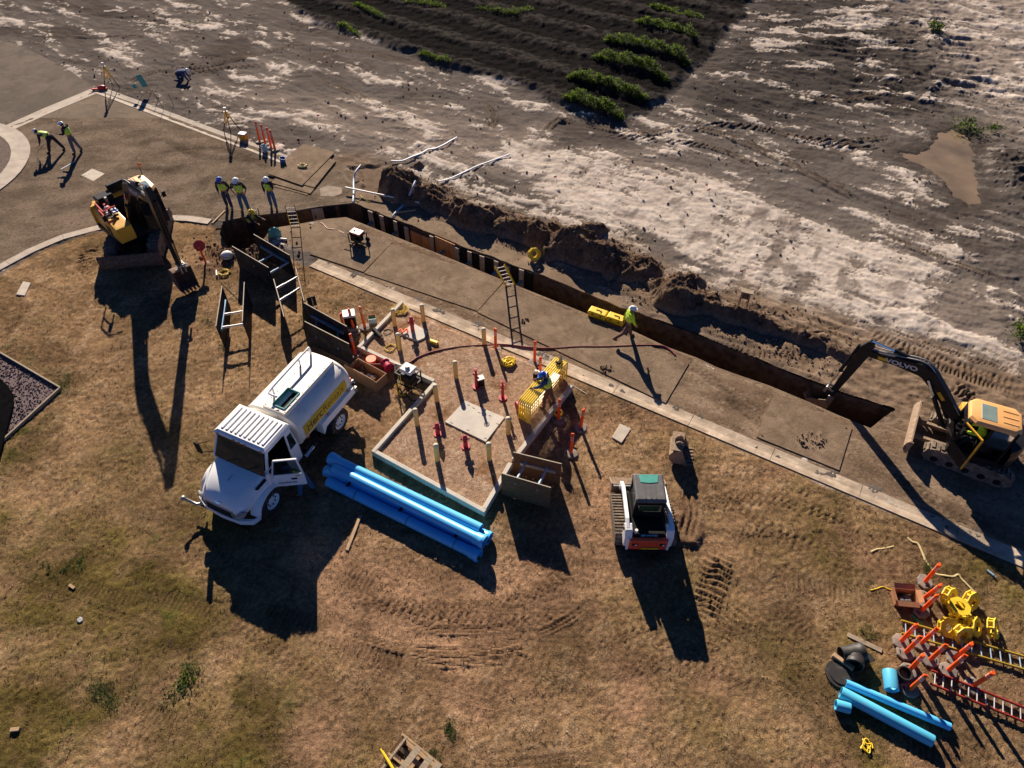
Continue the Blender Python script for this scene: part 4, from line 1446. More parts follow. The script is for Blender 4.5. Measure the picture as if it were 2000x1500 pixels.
def water_truck():
    t = thing("water_truck", "white water tank truck with its driver door open and a yellow sticker along the tank", "truck", (-8.75, 13.3, 0), R(-115.5))
    W = K['white']
    mb = MB()
    for s in (-1, 1):
        mb.bar((-4.9, 0.42 * s, 0.82), (0.75, 0.42 * s, 0.82), 0.09, 0.24)
    for x in (-4.8, -3.9, -2.8, -1.8, -0.6, 0.5):
        mb.bar((x, -0.42, 0.8), (x, 0.42, 0.8), 0.1, 0.18)
    mb.build("chassis", K['charcoal'], t)
    # hood with broad shoulders
    rings = []
    for x, Wd, zb, zs, w1, zt in ((-0.32, 1.06, 0.95, 1.36, 0.86, 1.62), (0.05, 1.06, 0.95, 1.33, 0.82, 1.58), (0.45, 0.97, 0.95, 1.20, 0.66, 1.49), (0.78, 0.88, 0.85, 1.06, 0.55, 1.37), (1.0, 0.78, 0.72, 0.96, 0.48, 1.20), (1.07, 0.70, 0.68, 0.88, 0.44, 1.08)):
        ys = [(-Wd, zb), (-Wd, zs), (-(Wd + w1) / 2, zs + (zt - zs) * 0.55), (-w1, zt - 0.03), (-w1 * 0.45, zt), (0, zt + 0.015), (w1 * 0.45, zt), (w1, zt - 0.03), ((Wd + w1) / 2, zs + (zt - zs) * 0.55), (Wd, zs), (Wd, zb)]
        rings.append([Vector((x, yy, zz)) for yy, zz in ys])
    mb = MB()
    mb.loft(rings, caps=True, closed=True)
    mb.build("hood", W, t, smooth=True, ang=32)
    for s in (-1, 1):
        mb = MB()
        rr = []
        for k in range(11):
            a = R(8 + 164 * k / 10)
            ro = []
            for rad, yy in ((0.60, 0.86), (0.70, 0.86), (0.69, 1.12), (0.64, 1.21), (0.58, 1.19), (0.59, 0.9)):
                ro.append(Vector((math.cos(a) * rad * 1.08, yy * s, 0.50 + math.sin(a) * rad)))
            rr.append(ro)
        mb.loft(rr)
        mb.build("front_fender", W, t, smooth=True, ang=50)
        wheel(t, (0, 1.0 * s, 0.5), 0.5, 0.28, s)
        for yy in (0.72, 1.03):
            if yy > 1:
                wheel(t, (-3.72, yy * s, 0.5), 0.5, 0.27, s)
            else:
                mb = MB()
                mb.cyl((-3.72, (yy - .13) * s, .5), (-3.72, (yy + .13) * s, .5), .5, n=20)
                mb.build("inner_tyre", K['rubber'], t, smooth=True)
        # side vents on the hood
        mb = MB()
        mb.add([(-0.20, 0.965 * s, 1.50), (0.30, 0.90 * s, 1.405), (0.24, 0.965 * s, 1.335), (-0.22, 1.03 * s, 1.42)], [(0, 1, 2, 3)])
        xf(mb, Matrix.Translation((0, 0.022 * s, 0.028)))
        mb.build("hood_vent", K['black'], t)
        # headlights
        mb = MB()
        rr = [[Vector((1.02, 0.58 * s, 0.86)), Vector((1.09, 0.56 * s, 0.74)), Vector((0.98, 0.84 * s, 0.74)), Vector((0.86, 0.96 * s, 0.98)), Vector((0.95, 0.80 * s, 1.0))]]
        rr.append([p + Vector((0.055, 0.03 * s, 0.03)) for p in rr[0]])
        mb.loft(rr)
        mb.build("headlight", glass("headlight_lens", (0.25, 0.27, 0.28), 0.1), t)
    axl = MB()
    axl.cyl((0, -0.9, .5), (0, .9, .5), .07, n=10)
    axl.cyl((-3.72, -0.9, .5), (-3.72, .9, .5), .1, n=10)
    struct(axl.build("axle_pair", K['charcoal'], t), 'stuff')
    # grille
    mb = MB()
    mb.prism([(1.04, 0.66), (1.13, 0.66), (1.12, 0.90), (1.05, 1.05), (1.0, 1.05)], -0.56, 0.56)
    g = mb.build("grille", K['steel'], t, bevel=0.015)
    for k in range(4):
        mb = MB()
        z = 0.70 + 0.075 * k
        mb.bar((1.135 - 0.004 * k, -0.5, z), (1.135 - 0.004 * k, 0.5, z), 0.02, 0.028)
        mb.build("grille_slat", K['black'], g)
    mb = MB()
    mb.add([(1.02, -0.13, 1.155), (1.06, 0, 1.10), (1.02, 0.13, 1.155), (0.99, 0.07, 1.18), (0.985, 0, 1.165), (0.99, -0.07, 1.18)] + [(1.05, -0.13, 1.18), (1.09, 0, 1.125), (1.05, 0.13, 1.18), (1.02, 0.07, 1.205), (1.015, 0, 1.19), (1.02, -0.07, 1.205)],
           [(0, 1, 2, 3, 4, 5), (11, 10, 9, 8, 7, 6)] + [(k, 6 + k, 6 + (k + 1) % 6, (k + 1) % 6) for k in range(6)])
    mb.build("emblem", K['chrome'], t)
    mb = MB()
    pts = [(-1.15, 0.74), (-1.08, 0.94), (-0.7, 1.11), (0, 1.16), (0.7, 1.11), (1.08, 0.94), (1.15, 0.74)]
    rr = [[Vector((x - 0.10, y, 0.42)), Vector((x, y, 0.42)), Vector((x + 0.02, y, 0.52)), Vector((x, y, 0.62)), Vector((x - 0.10, y, 0.62))] for y, x in pts]
    mb.loft(rr)
    mb.build("bumper", W, t, smooth=True, ang=30)
    # cab: panels round a hollow interior
    mb = MB()
    mb.loft([[Vector(p) for p in ((-1.72, -1.10, z), (-0.15, -1.10, z), (-0.15, -1.05, z), (-1.72, -1.05, z))] for z in (0.85, 1.52)] + [[Vector(p) for p in ((-1.66, -0.98, 2.36), (-0.56, -0.98, 2.36), (-0.56, -0.94, 2.36), (-1.66, -0.94, 2.36))]])
    mb.loft([[Vector(p) for p in ((-1.74, -1.10, z), (-1.68, -1.10, z), (-1.68, 1.10, z), (-1.74, 1.10, z))] for z in (0.85, 1.52)] + [[Vector(p) for p in ((-1.68, -0.98, 2.36), (-1.62, -0.98, 2.36), (-1.62, 0.98, 2.36), (-1.68, 0.98, 2.36))]])
    # left rear pillar, cowl, sill
    mb.loft([[Vector(p) for p in ((-1.72, 1.10, z), (-1.30, 1.10, z), (-1.30, 1.04, z), (-1.72, 1.04, z))] for z in (0.85, 1.52)] + [[Vector(p) for p in ((-1.66, 0.98, 2.36), (-1.42, 0.98, 2.36), (-1.42, 0.92, 2.36), (-1.66, 0.92, 2.36))]])
    mb.loft([[Vector(p) for p in ((-0.36, 1.10, z), (-0.15, 1.10, z), (-0.15, -1.10, z), (-0.36, -1.10, z))] for z in (0.85, 1.56)])
    mb.bar((-1.7, 1.06, 0.88), (-0.2, 1.06, 0.88), 0.08, 0.12)
    for s in (-1, 1):
        mb.bar((-0.20, 1.06 * s, 1.54), (-0.58, 0.96 * s, 2.36), 0.075, 0.09)
    mb.bar((-1.66, 0.955, 2.33), (-0.58, 0.955, 2.33), 0.07, 0.09)
    cab = mb.build("cab", W, t, bevel=0.012)
    mb = MB()
    mb.box((-1.0, 0, 0.95), (1.4, 2.0, 0.1))
    mb.box((-1.35, 0.5, 1.25), (0.5, 0.55, 0.5))
    mb.box((-1.55, 0.5, 1.75), (0.14, 0.52, 0.7))
    mb.box((-0.5, 0, 1.38), (0.35, 1.9, 0.3))
    mb.build("cab_interior", K['black'], t)
    # roof
    mb = MB()
    mb.loft([[Vector((x0, -w, z)), Vector((x1, -w, z)), Vector((x1, w, z)), Vector((x0, w, z))] for x0, x1, w, z in ((-1.74, -0.50, 1.02, 2.34), (-1.74, -0.47, 1.03, 2.40), (-1.72, -0.50, 1.0, 2.47), (-1.66, -0.58, 0.92, 2.52))])
    rf = mb.build("roof", W, t, smooth=True, ang=25)
    for k in range(10):
        mb = MB()
        y = -0.80 + 0.178 * k
        mb.bar((-1.62, y, 2.532), (-0.66, y, 2.532), 0.085, 0.045)
        mb.build("roof_rib", W, rf, bevel=0.012)
    for y in (-0.86, -0.22, 0, 0.22, 0.86):
        mb = MB()
        mb.ell((-0.475, y, 2.41), (0.04, 0.05, 0.035), 8, 6)
        mb.build("clearance_light", K['amber'], t, smooth=True)
    mb = MB()
    mb.add([(-0.155, -1.0, 1.57), (-0.155, 1.0, 1.57), (-0.52, 0.90, 2.34), (-0.52, -0.90, 2.34), (-0.09, 0, 1.57), (-0.46, 0, 2.34)], [(0, 4, 5, 3), (4, 1, 2, 5)])
    ws = mb.build("windshield", K['windshield'], t, smooth=True)
    mb = MB()
    mb.bar((-0.13, -0.5, 1.60), (-0.24, -0.02, 1.86), 0.02, 0.02)
    mb.bar((-0.13, 0.3, 1.60), (-0.24, 0.72, 1.84), 0.02, 0.02)
    struct(mb.build("wiper_pair", K['black'], t), "stuff")
    mb = MB()
    mb.add([(-1.25, -1.098, 1.58), (-0.32, -1.098, 1.58), (-0.60, -1.0, 2.26), (-1.25, -1.0, 2.26)], [(0, 1, 2, 3)])
    mb.build("side_window", K['glass'], t)
    mb = MB()
    mb.add([(-1.66, 1.099, 1.62), (-1.36, 1.099, 1.62), (-1.46, 0.995, 2.24), (-1.64, 0.995, 2.24)], [(0, 1, 2, 3)])
    mb.build("quarter_window", K['glass'], t)
    # left door swung open about its front hinge
    D = Matrix.Translation((-0.36, 1.10, 0)) @ Matrix.Rotation(R(-58), 4, 'Z')
    mb = MB()
    mb.prism([(0, 0.92), (-0.98, 0.92), (-0.98, 1.52), (0, 1.52)], 0.0, 0.06)
    for a, b in (((-0.01, 1.5), (-0.20, 2.24)), ((-0.20, 2.24), (-0.90, 2.24)), ((-0.90, 2.26), (-0.955, 1.5))):
        mb.bar((a[0], 0.03, a[1]), (b[0], 0.03, b[1]), 0.05, 0.07, up=(0, 1, 0))
    dr = xf(mb, D).build("door", W, t, bevel=0.01)
    mb = MB()
    mb.add([(-0.05, 0.03, 1.52), (-0.93, 0.03, 1.52), (-0.88, 0.03, 2.22), (-0.21, 0.03, 2.22)], [(0, 1, 2, 3)])
    xf(mb, D).build("door_window", glass("door_glass", (0.03, 0.05, 0.05), 0.05, 0.75), dr)
    mb = MB()
    mb.box((-0.66, 0.075, 1.30), (0.18, 0.03, 0.05))
    xf(mb, D).build("door_handle", K['black'], dr)
    mb = MB()
    mb.add([(-0.72, 0.064, 1.40), (-0.86, 0.064, 1.40), (-0.86, 0.064, 1.46), (-0.72, 0.064, 1.46)], [(0, 1, 2, 3)])
    xf(mb, D).build("door_sticker", K['sign_yellow'], dr)
    o = lettering("HercRentals", 0.12, dr, (0, 0, 0), (1, 0, 0), (0, 1, 0), K['lettering_black'])
    Mt = D @ Matrix.Translation((-0.42, 0.066, 1.12)) @ Matrix(((-1, 0, 0, 0), (0, 0, 1, 0), (0, 1, 0, 0), (0, 0, 0, 1)))
    o.data.transform(Mt)
    # mirrors on arms
    for s, base in ((-1, (-0.25, -1.1, 1.62)), (1, None)):
        mb = MB()
        if s == -1:
            mb.bar(base, (-0.02, -1.38, 1.7), 0.03, 0.03)
            mb.bar((-0.25, -1.05, 2.2), (-0.02, -1.38, 2.12), 0.03, 0.03)
            mb.box((0.0, -1.42, 1.92), (0.07, 0.2, 0.5))
            mb.build("mirror", K['black'], t, bevel=0.02)
        else:
            mb.bar((-0.12, 0.05, 1.56), (-0.05, 0.30, 1.66), 0.03, 0.03)
            mb.bar((-0.18, 0.05, 2.1), (-0.05, 0.30, 2.1), 0.03, 0.03)
            mb.box((-0.03, 0.36, 1.88), (0.07, 0.17, 0.46))
            xf(mb, D).build("mirror", K['white'], t, bevel=0.02)
    # tank
    a, b, cz, n = 1.10, 0.74, 1.66, 40
    def oval(x, s=1.0):
        return [Vector((x, math.copysign(abs(math.cos(q)) ** 0.70, math.cos(q)) * a * s, cz + math.copysign(abs(math.sin(q)) ** 0.80, math.sin(q)) * b * s)) for q in [2 * math.pi * k / n for k in range(n)]]
    mb = MB()
    mb.loft([oval(-1.90, 0.55), oval(-1.90, 0.93), oval(-1.96, 1.0), oval(-3.3, 1.0), oval(-4.72, 1.0), oval(-4.82, 0.93), oval(-4.86, 0.55)])
    tank = mb.build("tank", K['tank'], t, smooth=True, ang=35)
    for x in (-1.98, -4.70):
        mb = MB()
        mb.loft([oval(x - 0.02, 1.0), oval(x - 0.016, 1.012), oval(x + 0.016, 1.012), oval(x + 0.02, 1.0)], caps=False)
        mb.build("weld_seam", K['tank'], tank, smooth=True)
    # raised walkway with an open hatch
    hx0, hx1, hy0, hy1 = -2.95, -2.15, 0.02, 0.50
    dx0, dx1, dy0, dy1 = -4.66, -2.0, -0.28, 0.62
    ztop, zlow = 2.50, 2.22
    def rib_y(y):
        return zlow
    mb = MB()
    for r0, r1, q0, q1 in ((dx0, hx0, dy0, dy1), (hx1, dx1, dy0, dy1), (hx0, hx1, dy0, hy0), (hx0, hx1, hy1, dy1)):
        mb.slab([(r0, q0), (r1, q0), (r1, q1), (r0, q1)], ztop - 0.03, ztop)
    mb.bar((dx0, dy1 - 0.015, (ztop + zlow) / 2), (dx1, dy1 - 0.015, (ztop + zlow) / 2), 0.03, ztop - zlow - 0.03)
    mb.bar((dx0, dy0 + 0.015, (ztop + zlow) / 2 + 0.06), (dx1, dy0 + 0.015, (ztop + zlow) / 2 + 0.06), 0.03, ztop - zlow - 0.15)
    mb.bar((dx1 - 0.015, dy0, ztop - 0.11), (dx1 - 0.015, dy1, ztop - 0.11), 0.03, 0.16)
    mb.bar((dx0 + 0.015, dy0, ztop - 0.11), (dx0 + 0.015, dy1, ztop - 0.11), 0.03, 0.16)
    mb.build("walkway", K['tank'], t)
    mb = MB()
    mb.slab([(hx0, hy0), (hx1, hy0), (hx1, hy1), (hx0, hy1)], 2.39, 2.395)
    mb.build("hatch_well", K['black'], t)
    mb = MB()
    for p0, p1 in (((hx0, hy0), (hx1, hy0)), ((hx1, hy0), (hx1, hy1)), ((hx1, hy1), (hx0, hy1)), ((hx0, hy1), (hx0, hy0))):
        mb.bar((*p0, 2.465), (*p1, 2.465), 0.03, 0.14)
    mb.build("hatch_rim", K['teal'], t)
    mb = MB()
    mb.tube(smooth_line([(-2.35, 0.10, 2.72), (-2.32, -0.12, 2.76), (-2.45, -0.24, 2.78), (-3.4, -0.26, 2.80), (-4.45, -0.28, 2.80), (-4.62, -0.30, 2.74), (-4.66, -0.34, 2.36)], 5), 0.04, 8)
    mb.bar((-2.55, -0.24, 2.36), (-2.55, -0.24, 2.78), 0.05, 0.05)
    mb.bar((-4.0, -0.27, 2.36), (-4.0, -0.27, 2.80), 0.05, 0.05)
    mb.build("fill_pipe", K['white'], t, smooth=True)
    # yellow sticker wrapped on the left flank, with the hirer's name
    def flank(x, q, off=0.0):
        y = math.cos(q) ** 0.70 * (a + off)
        z = cz + math.copysign(abs(math.sin(q)) ** 0.80, math.sin(q)) * (b + off)
        return Vector((x, y, z))
    mb = MB()
    q0, q1 = R(-12), R(16)
    for k in range(6):
        qa, qb = q0 + (q1 - q0) * k / 6, q0 + (q1 - q0) * (k + 1) / 6
        mb.add([flank(-4.5, qa, .006), flank(-2.12, qa, .006), flank(-2.12, qb, .006), flank(-4.5, qb, .006)], [(0, 1, 2, 3)])
    mb.build("sticker", K['sign_yellow'], t, smooth=True)
    for s, size, x, bold in (("Herc", 0.34, -2.68, 0.004), ("Rentals", 0.33, -3.74, -0.004)):
        me = text_mesh(s, size, bold, 0.001)
        for v in me.vertices:
            q = R(2) + v.co.y / 0.95
            v.co = flank(x - v.co.x * 1.22, q, 0.010 + v.co.z)
        me.materials.clear()
        me.materials.append(K['lettering_black'])
        o = bpy.data.objects.new("lettering", me)
        COL.objects.link(o)
        o.parent = t
    mb = MB()
    mb.add([flank(-2.06, R(-28), .006), flank(-1.99, R(-28), .006), flank(-1.99, R(-16), .006), flank(-2.06, R(-16), .006)], [(0, 1, 2, 3)])
    mb.build("small_sticker", K['sign_yellow'], t)
    # walkway bolts, hood seam, cab steps, filler cap and a coiled suction hose
    mb = MB()
    for k in range(9):
        for y in (dy0 + 0.06, dy1 - 0.06):
            mb.cyl((dx0 + 0.1 + k * 0.31, y, ztop), (dx0 + 0.1 + k * 0.31, y, ztop + 0.015), 0.022, n=6)
    struct(mb.build("walkway_bolts", K['steel'], t), "stuff")
    mb = MB()
    mb.bar((-0.30, 0, 1.640), (0.42, 0, 1.522), 0.012, 0.01)
    mb.build("hood_seam", K['charcoal'], t)
    for z in (0.42, 0.66):
        mb = MB()
        mb.box((-1.0, 1.02, z), (0.55, 0.22, 0.04))
        mb.build("cab_step", K['steel'], t)
    mb = MB()
    mb.tube(smooth_line([(-4.9, -0.2, 1.2), (-5.15, 0.05, 0.95), (-5.2, 0.45, 0.8), (-5.1, 0.8, 0.95), (-4.95, 1.0, 1.2)], 5), 0.05, 8)
    mb.build("suction_hose", K['black'], t, smooth=True)
    for x in (-2.2, -3.3, -4.5):
        mb = MB()
        mb.box((x, 1.11, 1.36), (0.10, 0.03, 0.05))
        mb.build("side_marker", K['amber'], t)
    # skirt and rear mudguards
    for s in (-1, 1):
        mb = MB()
        mb.prism([(-4.75, 1.02), (-3.05, 1.02), (-2.85, 0.78), (-2.85, 1.32), (-4.75, 1.32)], 0.85 * s, 1.19 * s)
        mb.build("rear_mudguard", W, t, bevel=0.01)
    mb = MB()
    mb.box((-2.35, 0.75, 0.72), (0.7, 0.5, 0.4))
    mb.cyl((-2.5, 0.95, 0.6), (-1.9, 0.95, 0.6), 0.16, n=12)
    mb.cyl((-2.9, 0.6, 0.55), (-2.9, 0.95, 0.55), 0.1, n=10)
    mb.build("fuel_tank", K['charcoal'], t)
    mb = MB()
    mb.cyl((-2.3, 1.05, 0.66), (-1.85, 1.05, 0.62), 0.09, n=10)
    mb.build("air_tank", K['chrome'], t, smooth=True)
    mb = MB()
    mb.box((-4.98, 0, 0.9), (0.16, 2.1, 0.2))
    mb.cyl((-4.85, 0.3, 1.2), (-5.15, 0.3, 1.15), 0.09, n=10)
    mb.cyl((-5.1, 0.3, 1.15), (-5.1, 0.72, 1.05), 0.06, n=10)
    mb.cyl((-5.0, 0.72, 1.0), (-5.22, 0.80, 1.0), 0.1, n=10)
    mb.cyl((-4.85, -0.35, 1.3), (-5.2, -0.35, 1.3), 0.08, n=10)
    mb.build("rear_manifold", K['steel'], t)
    mb = MB()
    mb.box((-4.93, 0.85, 1.42), (0.1, 0.2, 0.12))
    mb.build("tail_light", K['red'], t)
    mb = MB()
    mb.tube([(1.0, -0.9, 0.45), (1.12, -1.1, 0.42), (1.16, -1.30, 0.52), (1.2, -1.42, 0.62)], 0.05, 8)
    mb.ell((1.22, -1.46, 0.68), (0.09, 0.09, 0.08), 10, 6)
    mb.build("spray_arm", K['steel'], t, smooth=True)
    mb = MB()
    mb.bar((1.05, -1.25, 0.36), (1.1, 1.0, 0.30), 0.05, 0.05)
    mb.build("spray_bar", K['black'], t)


water_truck()


def bucket_mesh(w, s=1.0, mats=None, name="bucket", parent=None, M=None, teeth=5):
    prof = [(0.02, 0.0), (-0.16, -0.04), (-0.36, -0.20), (-0.46, -0.45), (-0.40, -0.70), (-0.18, -0.88), (0.10, -0.93), (0.42, -0.86)]
    prof = [(p[0] * s, p[1] * s) for p in prof]
    inn = [(p[0] + 0.03 * s * (1 if i < 6 else 0.5), p[1] + (0.03 * s if i > 2 else 0.0)) for i, p in enumerate(prof)]
    mb = MB()
    ring = prof + inn[::-1]
    mb.loft([[Vector((x, y, z)) for x, z in ring] for y in (-w / 2, -w / 6, w / 6, w / 2)], caps=True)
    for sd in (-1, 1):
        mb.prism(prof, sd * (w / 2 - 0.025), sd * w / 2)
    if M is not None:
        xf(mb, M)
    b = mb.build(name, mats or K['dirty_steel'], parent, smooth=True, ang=30)
    for k in range(teeth):
        y = -w / 2 + w * (k + 0.5) / teeth
        mb = MB()
        mb.loft([[Vector((x, y + a, z)) for a, z in ((-hw, zz - hz), (hw, zz - hz), (hw, zz + hz), (-hw, zz + hz))] for x, zz, hw, hz in ((0.36 * s, -0.865 * s, 0.05 * s, 0.04 * s), (0.48 * s, -0.835 * s, 0.045 * s, 0.035 * s), (0.64 * s, -0.80 * s, 0.03 * s, 0.012 * s))])
        if M is not None:
            xf(mb, M)
        mb.build("tooth", mats or K['dirty_steel'], b)
    return b


def beam(pts, ws, ds, up=None):
    """box beam along a polyline lying in a vertical plane"""
    pts = [Vector(p) for p in pts]
    h = (pts[-1] - pts[0])
    h.z = 0
    if h.length < 0.2:
        h = up
    side = Vector((-h.y, h.x, 0)).normalized()
    rings = []
    for i, p in enumerate(pts):
        d = (pts[min(i + 1, len(pts) - 1)] - pts[max(i - 1, 0)]).normalized()
        n = side.cross(d)
        w, e = ws[i] / 2, ds[i] / 2
        rings.append([p + side * w + n * e, p - side * w + n * e, p - side * w - n * e, p + side * w - n * e])
    mb = MB()
    mb.loft(rings)
    return mb


def cylinder_ram(p0, p1, r, parent, name="ram", f=0.55):
    p0, p1 = Vector(p0), Vector(p1)
    mb = MB()
    mb.cyl(p0, p0.lerp(p1, f), r, n=10)
    mb.cyl(p0.lerp(p1, f - 0.02), p0.lerp(p1, f + 0.02), r * 1.15, n=10)
    c = mb.build(name, K['charcoal'], parent, smooth=True)
    mb = MB()
    mb.cyl(p0.lerp(p1, f), p1, r * 0.55, n=8)
    mb.build("ram_rod", K['chrome'], c, smooth=True)
    return c


def excavator(label, pos, und, house, S, arm, cabcol, sidecol, big, open_door):
    """pos world, und / house headings in degrees; arm = dict of boom points in house frame (x fwd, y left, z up)"""
    t = thing("excavator", label, "excavator", (pos[0], pos[1], 0), R(house))
    U = Matrix.Rotation(R(und - house), 4, 'Z')
    HL, TW, G2 = 1.45 * S, 0.42 * S, 0.84 * S      # half track length, width, half gauge
    rad = 0.33 * S
    for s in (-1, 1):
        path = []
        for k in range(9):
            q = R(-90 + 180 * k / 8)
            path.append((HL - rad + rad * math.cos(q), rad + rad * math.sin(q)))
        for k in range(9):
            q = R(90 + 180 * k / 8)
            path.append((-HL + rad + rad * math.cos(q), rad + rad * math.sin(q)))
        mb = MB()
        ring0 = [Vector((x, G2 * s - TW / 2, z + 0.03)) for x, z in path]
        ring1 = [Vector((x, G2 * s + TW / 2, z + 0.03)) for x, z in path]
        mb.loft([ring0, ring1], caps=True)
        tr_ = xf(mb, U).build("crawler_track", K['track'], t, smooth=True, ang=30)
        # shoes with raised lugs
        L = [0]
        pp = [Vector((x, 0, z + 0.03)) for x, z in path] + [Vector((path[0][0], 0, path[0][1] + 0.03))]
        for i in range(len(pp) - 1):
            L.append(L[-1] + (pp[i + 1] - pp[i]).length)
        n = int(L[-1] / (0.15 * S))
        for k in range(n):
            q = L[-1] * k / n
            for i in range(len(pp) - 1):
                if q <= L[i + 1]:
                    f = (q - L[i]) / (L[i + 1] - L[i])
                    p = pp[i].lerp(pp[i + 1], f)
                    d = (pp[i + 1] - pp[i]).normalized()
                    break
            nn = Vector((0, 1, 0)).cross(d)
            nn = -nn if nn.dot(p - Vector((p.x * 0.6, 0, rad))) < 0 else nn
            mb = MB()
            M3 = Matrix((d, Vector((0, 1, 0)), nn)).transposed()
            off = 0.06 * S if (k % 2) else -0.06 * S
            mb.box(p + nn * 0.02 * S + Vector((0, G2 * s + off, 0)), (0.10 * S, TW * 0.78, 0.05 * S), M=M3)
            xf(mb, U).build("track_shoe", K['track'], tr_)
        mb = MB()
        for x in (-0.9, -0.45, 0, 0.45, 0.9):
            mb.cyl((x * HL * 0.8, G2 * s + TW * 0.52, 0.25 * S), (x * HL * 0.8, G2 * s - TW * 0.52, 0.25 * S), 0.13 * S, n=10)
        struct(xf(mb, U).build("track_rollers", K['charcoal'], t), "stuff")
    mb = MB()
    mb.box((0, 0, 0.48 * S), (1.3 * S, 1.3 * S, 0.3 * S))
    mb.cyl((0, 0, 0.6 * S), (0, 0, 0.82 * S), 0.5 * S, n=20)
    xf(mb, U).build("undercarriage", K['charcoal'], t)
    # dozer blade
    bx = arm.get('blade_x', 2.0)
    bw = arm.get('blade_w', 2.15)
    mb = MB()
    prof = [(0.10, 0.0), (0.02, 0.12), (0.0, 0.28), (0.04, 0.46), (0.12, 0.58), (0.17, 0.58), (0.09, 0.45), (0.05, 0.28), (0.07, 0.13), (0.15, 0.0)]
    k_ = 1.0 if not big else 1.15
    mb.prism([(bx - p[0] * k_ + 0.1, p[1] * k_ + arm.get('blade_z', 0.12)) for p in prof], -bw / 2, bw / 2)
    for s in (-1, 1):
        mb.prism([(bx + 0.02, arm.get('blade_z', .12)), (bx + 0.02, arm.get('blade_z', .12) + 0.56 * k_), (bx - 0.12, arm.get('blade_z', .12) + 0.58 * k_), (bx - 0.10, arm.get('blade_z', .12))], s * bw / 2, s * (bw / 2 + 0.03))
    xf(mb, U).build("dozer_blade", K['dirty_steel'] if not big else K['rust'], t)
    mb = MB()
    for s in (-1, 1):
        mb.bar((0.5 * S, 0.38 * s, 0.42), (bx - 0.05, 0.38 * s, 0.36), 0.12, 0.14)
    xf(mb, U).build("blade_arm", K['dirty_steel'] if not big else K['charcoal'], t)
    # house: turntable deck, counterweight, engine hood, side panels
    R0 = arm['tail']
    mb = MB()
    out = [(0.95 * S, -1.0 * S), (0.95 * S, 1.0 * S), (0.0, 1.08 * S)] + [(math.cos(R(q)) * R0, math.sin(R(q)) * R0) for q in range(130, 236, 15)] + [(0.0, -1.08 * S)]
    mb.slab(out, 0.80 * S, 1.0 * S)
    mb.build("deck", K['charcoal'], t, bevel=0.02)
    mb = MB()
    cw = [(math.cos(R(q)) * R0, math.sin(R(q)) * R0) for q in range(125, 241, 10)]
    cw2 = [(math.cos(R(q)) * R0 * 0.96, math.sin(R(q)) * R0 * 0.96) for q in range(125, 241, 10)]
    zt = arm['hood_z']
    mb.loft([[Vector((x, y, z)) for x, y in c] for c, z in ((cw2, 0.9 * S), (cw, 1.0 * S), (cw, zt - 0.18), (cw2, zt))])
    mb.build("counterweight", K['charcoal'] if not big else K['yellow_exc'], t, smooth=True, ang=35)
    mb = MB()
    sx0, sx1 = (-1.25, 1.25) if big else (-0.55, 0.78)
    mb.loft([[Vector(p) for p in ((sx0 * S, -1.02 * S, z), ((sx0 + .35) * S, -1.08 * S, z), (sx1 * S, -1.0 * S, z), (sx1 * S, -0.38 * S, z), (sx0 * S, -0.38 * S, z))] for z in (1.0 * S, zt - 0.16)] +
            [[Vector(p) for p in (((sx0 + .06) * S, -0.92 * S, zt - 0.02), ((sx0 + .38) * S, -0.97 * S, zt - 0.02), ((sx1 - .10) * S, -0.90 * S, zt - (0.14 if big else 0.02)), ((sx1 - .10) * S, -0.42 * S, zt - (0.14 if big else 0.02)), ((sx0 + .06) * S, -0.42 * S, zt - 0.02))]])
    sp = mb.build("side_housing", sidecol, t, bevel=0.02)
    for k in range(3 if big else 2):
        mb = MB()
        x = -0.1 * S + 0.28 * S * k
        mb.box((x, -1.03 * S, 1.25 * S), (0.18 * S, 0.03, 0.35 * S))
        mb.build("housing_vent", K['black'], sp)
        mb = MB()
        mb.box((x, -0.7 * S, zt - 0.012), (0.12 * S, 0.4 * S, 0.03))
        mb.build("housing_grille", K['black'], sp)
    mb = MB()
    mb.box((-0.75 * S, -0.2 * S, (1.0 * S + zt) / 2), (0.7 * S, 1.3 * S, zt - 1.0 * S - 0.02))
    mb.build("engine_hood", K['charcoal'], t, bevel=0.04)
    mb = MB()
    mb.cyl((-0.5 * S, -0.5 * S, zt), (-0.5 * S, -0.5 * S, zt + 0.35), 0.06, n=10)
    mb.build("exhaust_pipe", K['steel'], t, smooth=True)
    # cab
    cx0, cx1, cy0, cy1, cz0, cz1 = arm['cab']
    mb = MB()
    for x, y in ((cx0, cy0), (cx0, cy1), (cx1, cy0), (cx1, cy1), ((cx0 + cx1) / 2 - 0.05, cy1)):
        xt = x if x != cx1 else cx1 - 0.12
        mb.bar((x, y, cz0), (xt, y, cz1), 0.07, 0.07)
    for s in (cy0, cy1):
        mb.bar((cx0, s, cz0 + 0.05), (cx1, s, cz0 + 0.05), 0.06, 0.12)
        mb.bar((cx0, s, cz0 + 0.7), (cx0 + 0.5, s, cz0 + 0.7), 0.05, 0.05)
    mb.bar((cx1, cy0, cz0 + 0.3), (cx1, cy1, cz0 + 0.3), 0.06, 0.55)
    mb.bar((cx0, cy0, cz0 + 0.4), (cx0, cy1, cz0 + 0.4), 0.06, 0.8)
    mb.build("cab_frame", K['charcoal'], t)
    mb = MB()
    ins = 0.06
    def rr_(x0, x1, y0, y1, z, c=0.18):
        return [Vector(p) for p in ((x0 + c, y0, z), (x1 - c, y0, z), (x1, y0 + c, z), (x1, y1 - c, z), (x1 - c, y1, z), (x0 + c, y1, z), (x0, y1 - c, z), (x0, y0 + c, z))]
    ra = (cx0 - 0.10, cx1 - 0.02, cy0 - 0.05, cy1 + 0.05)
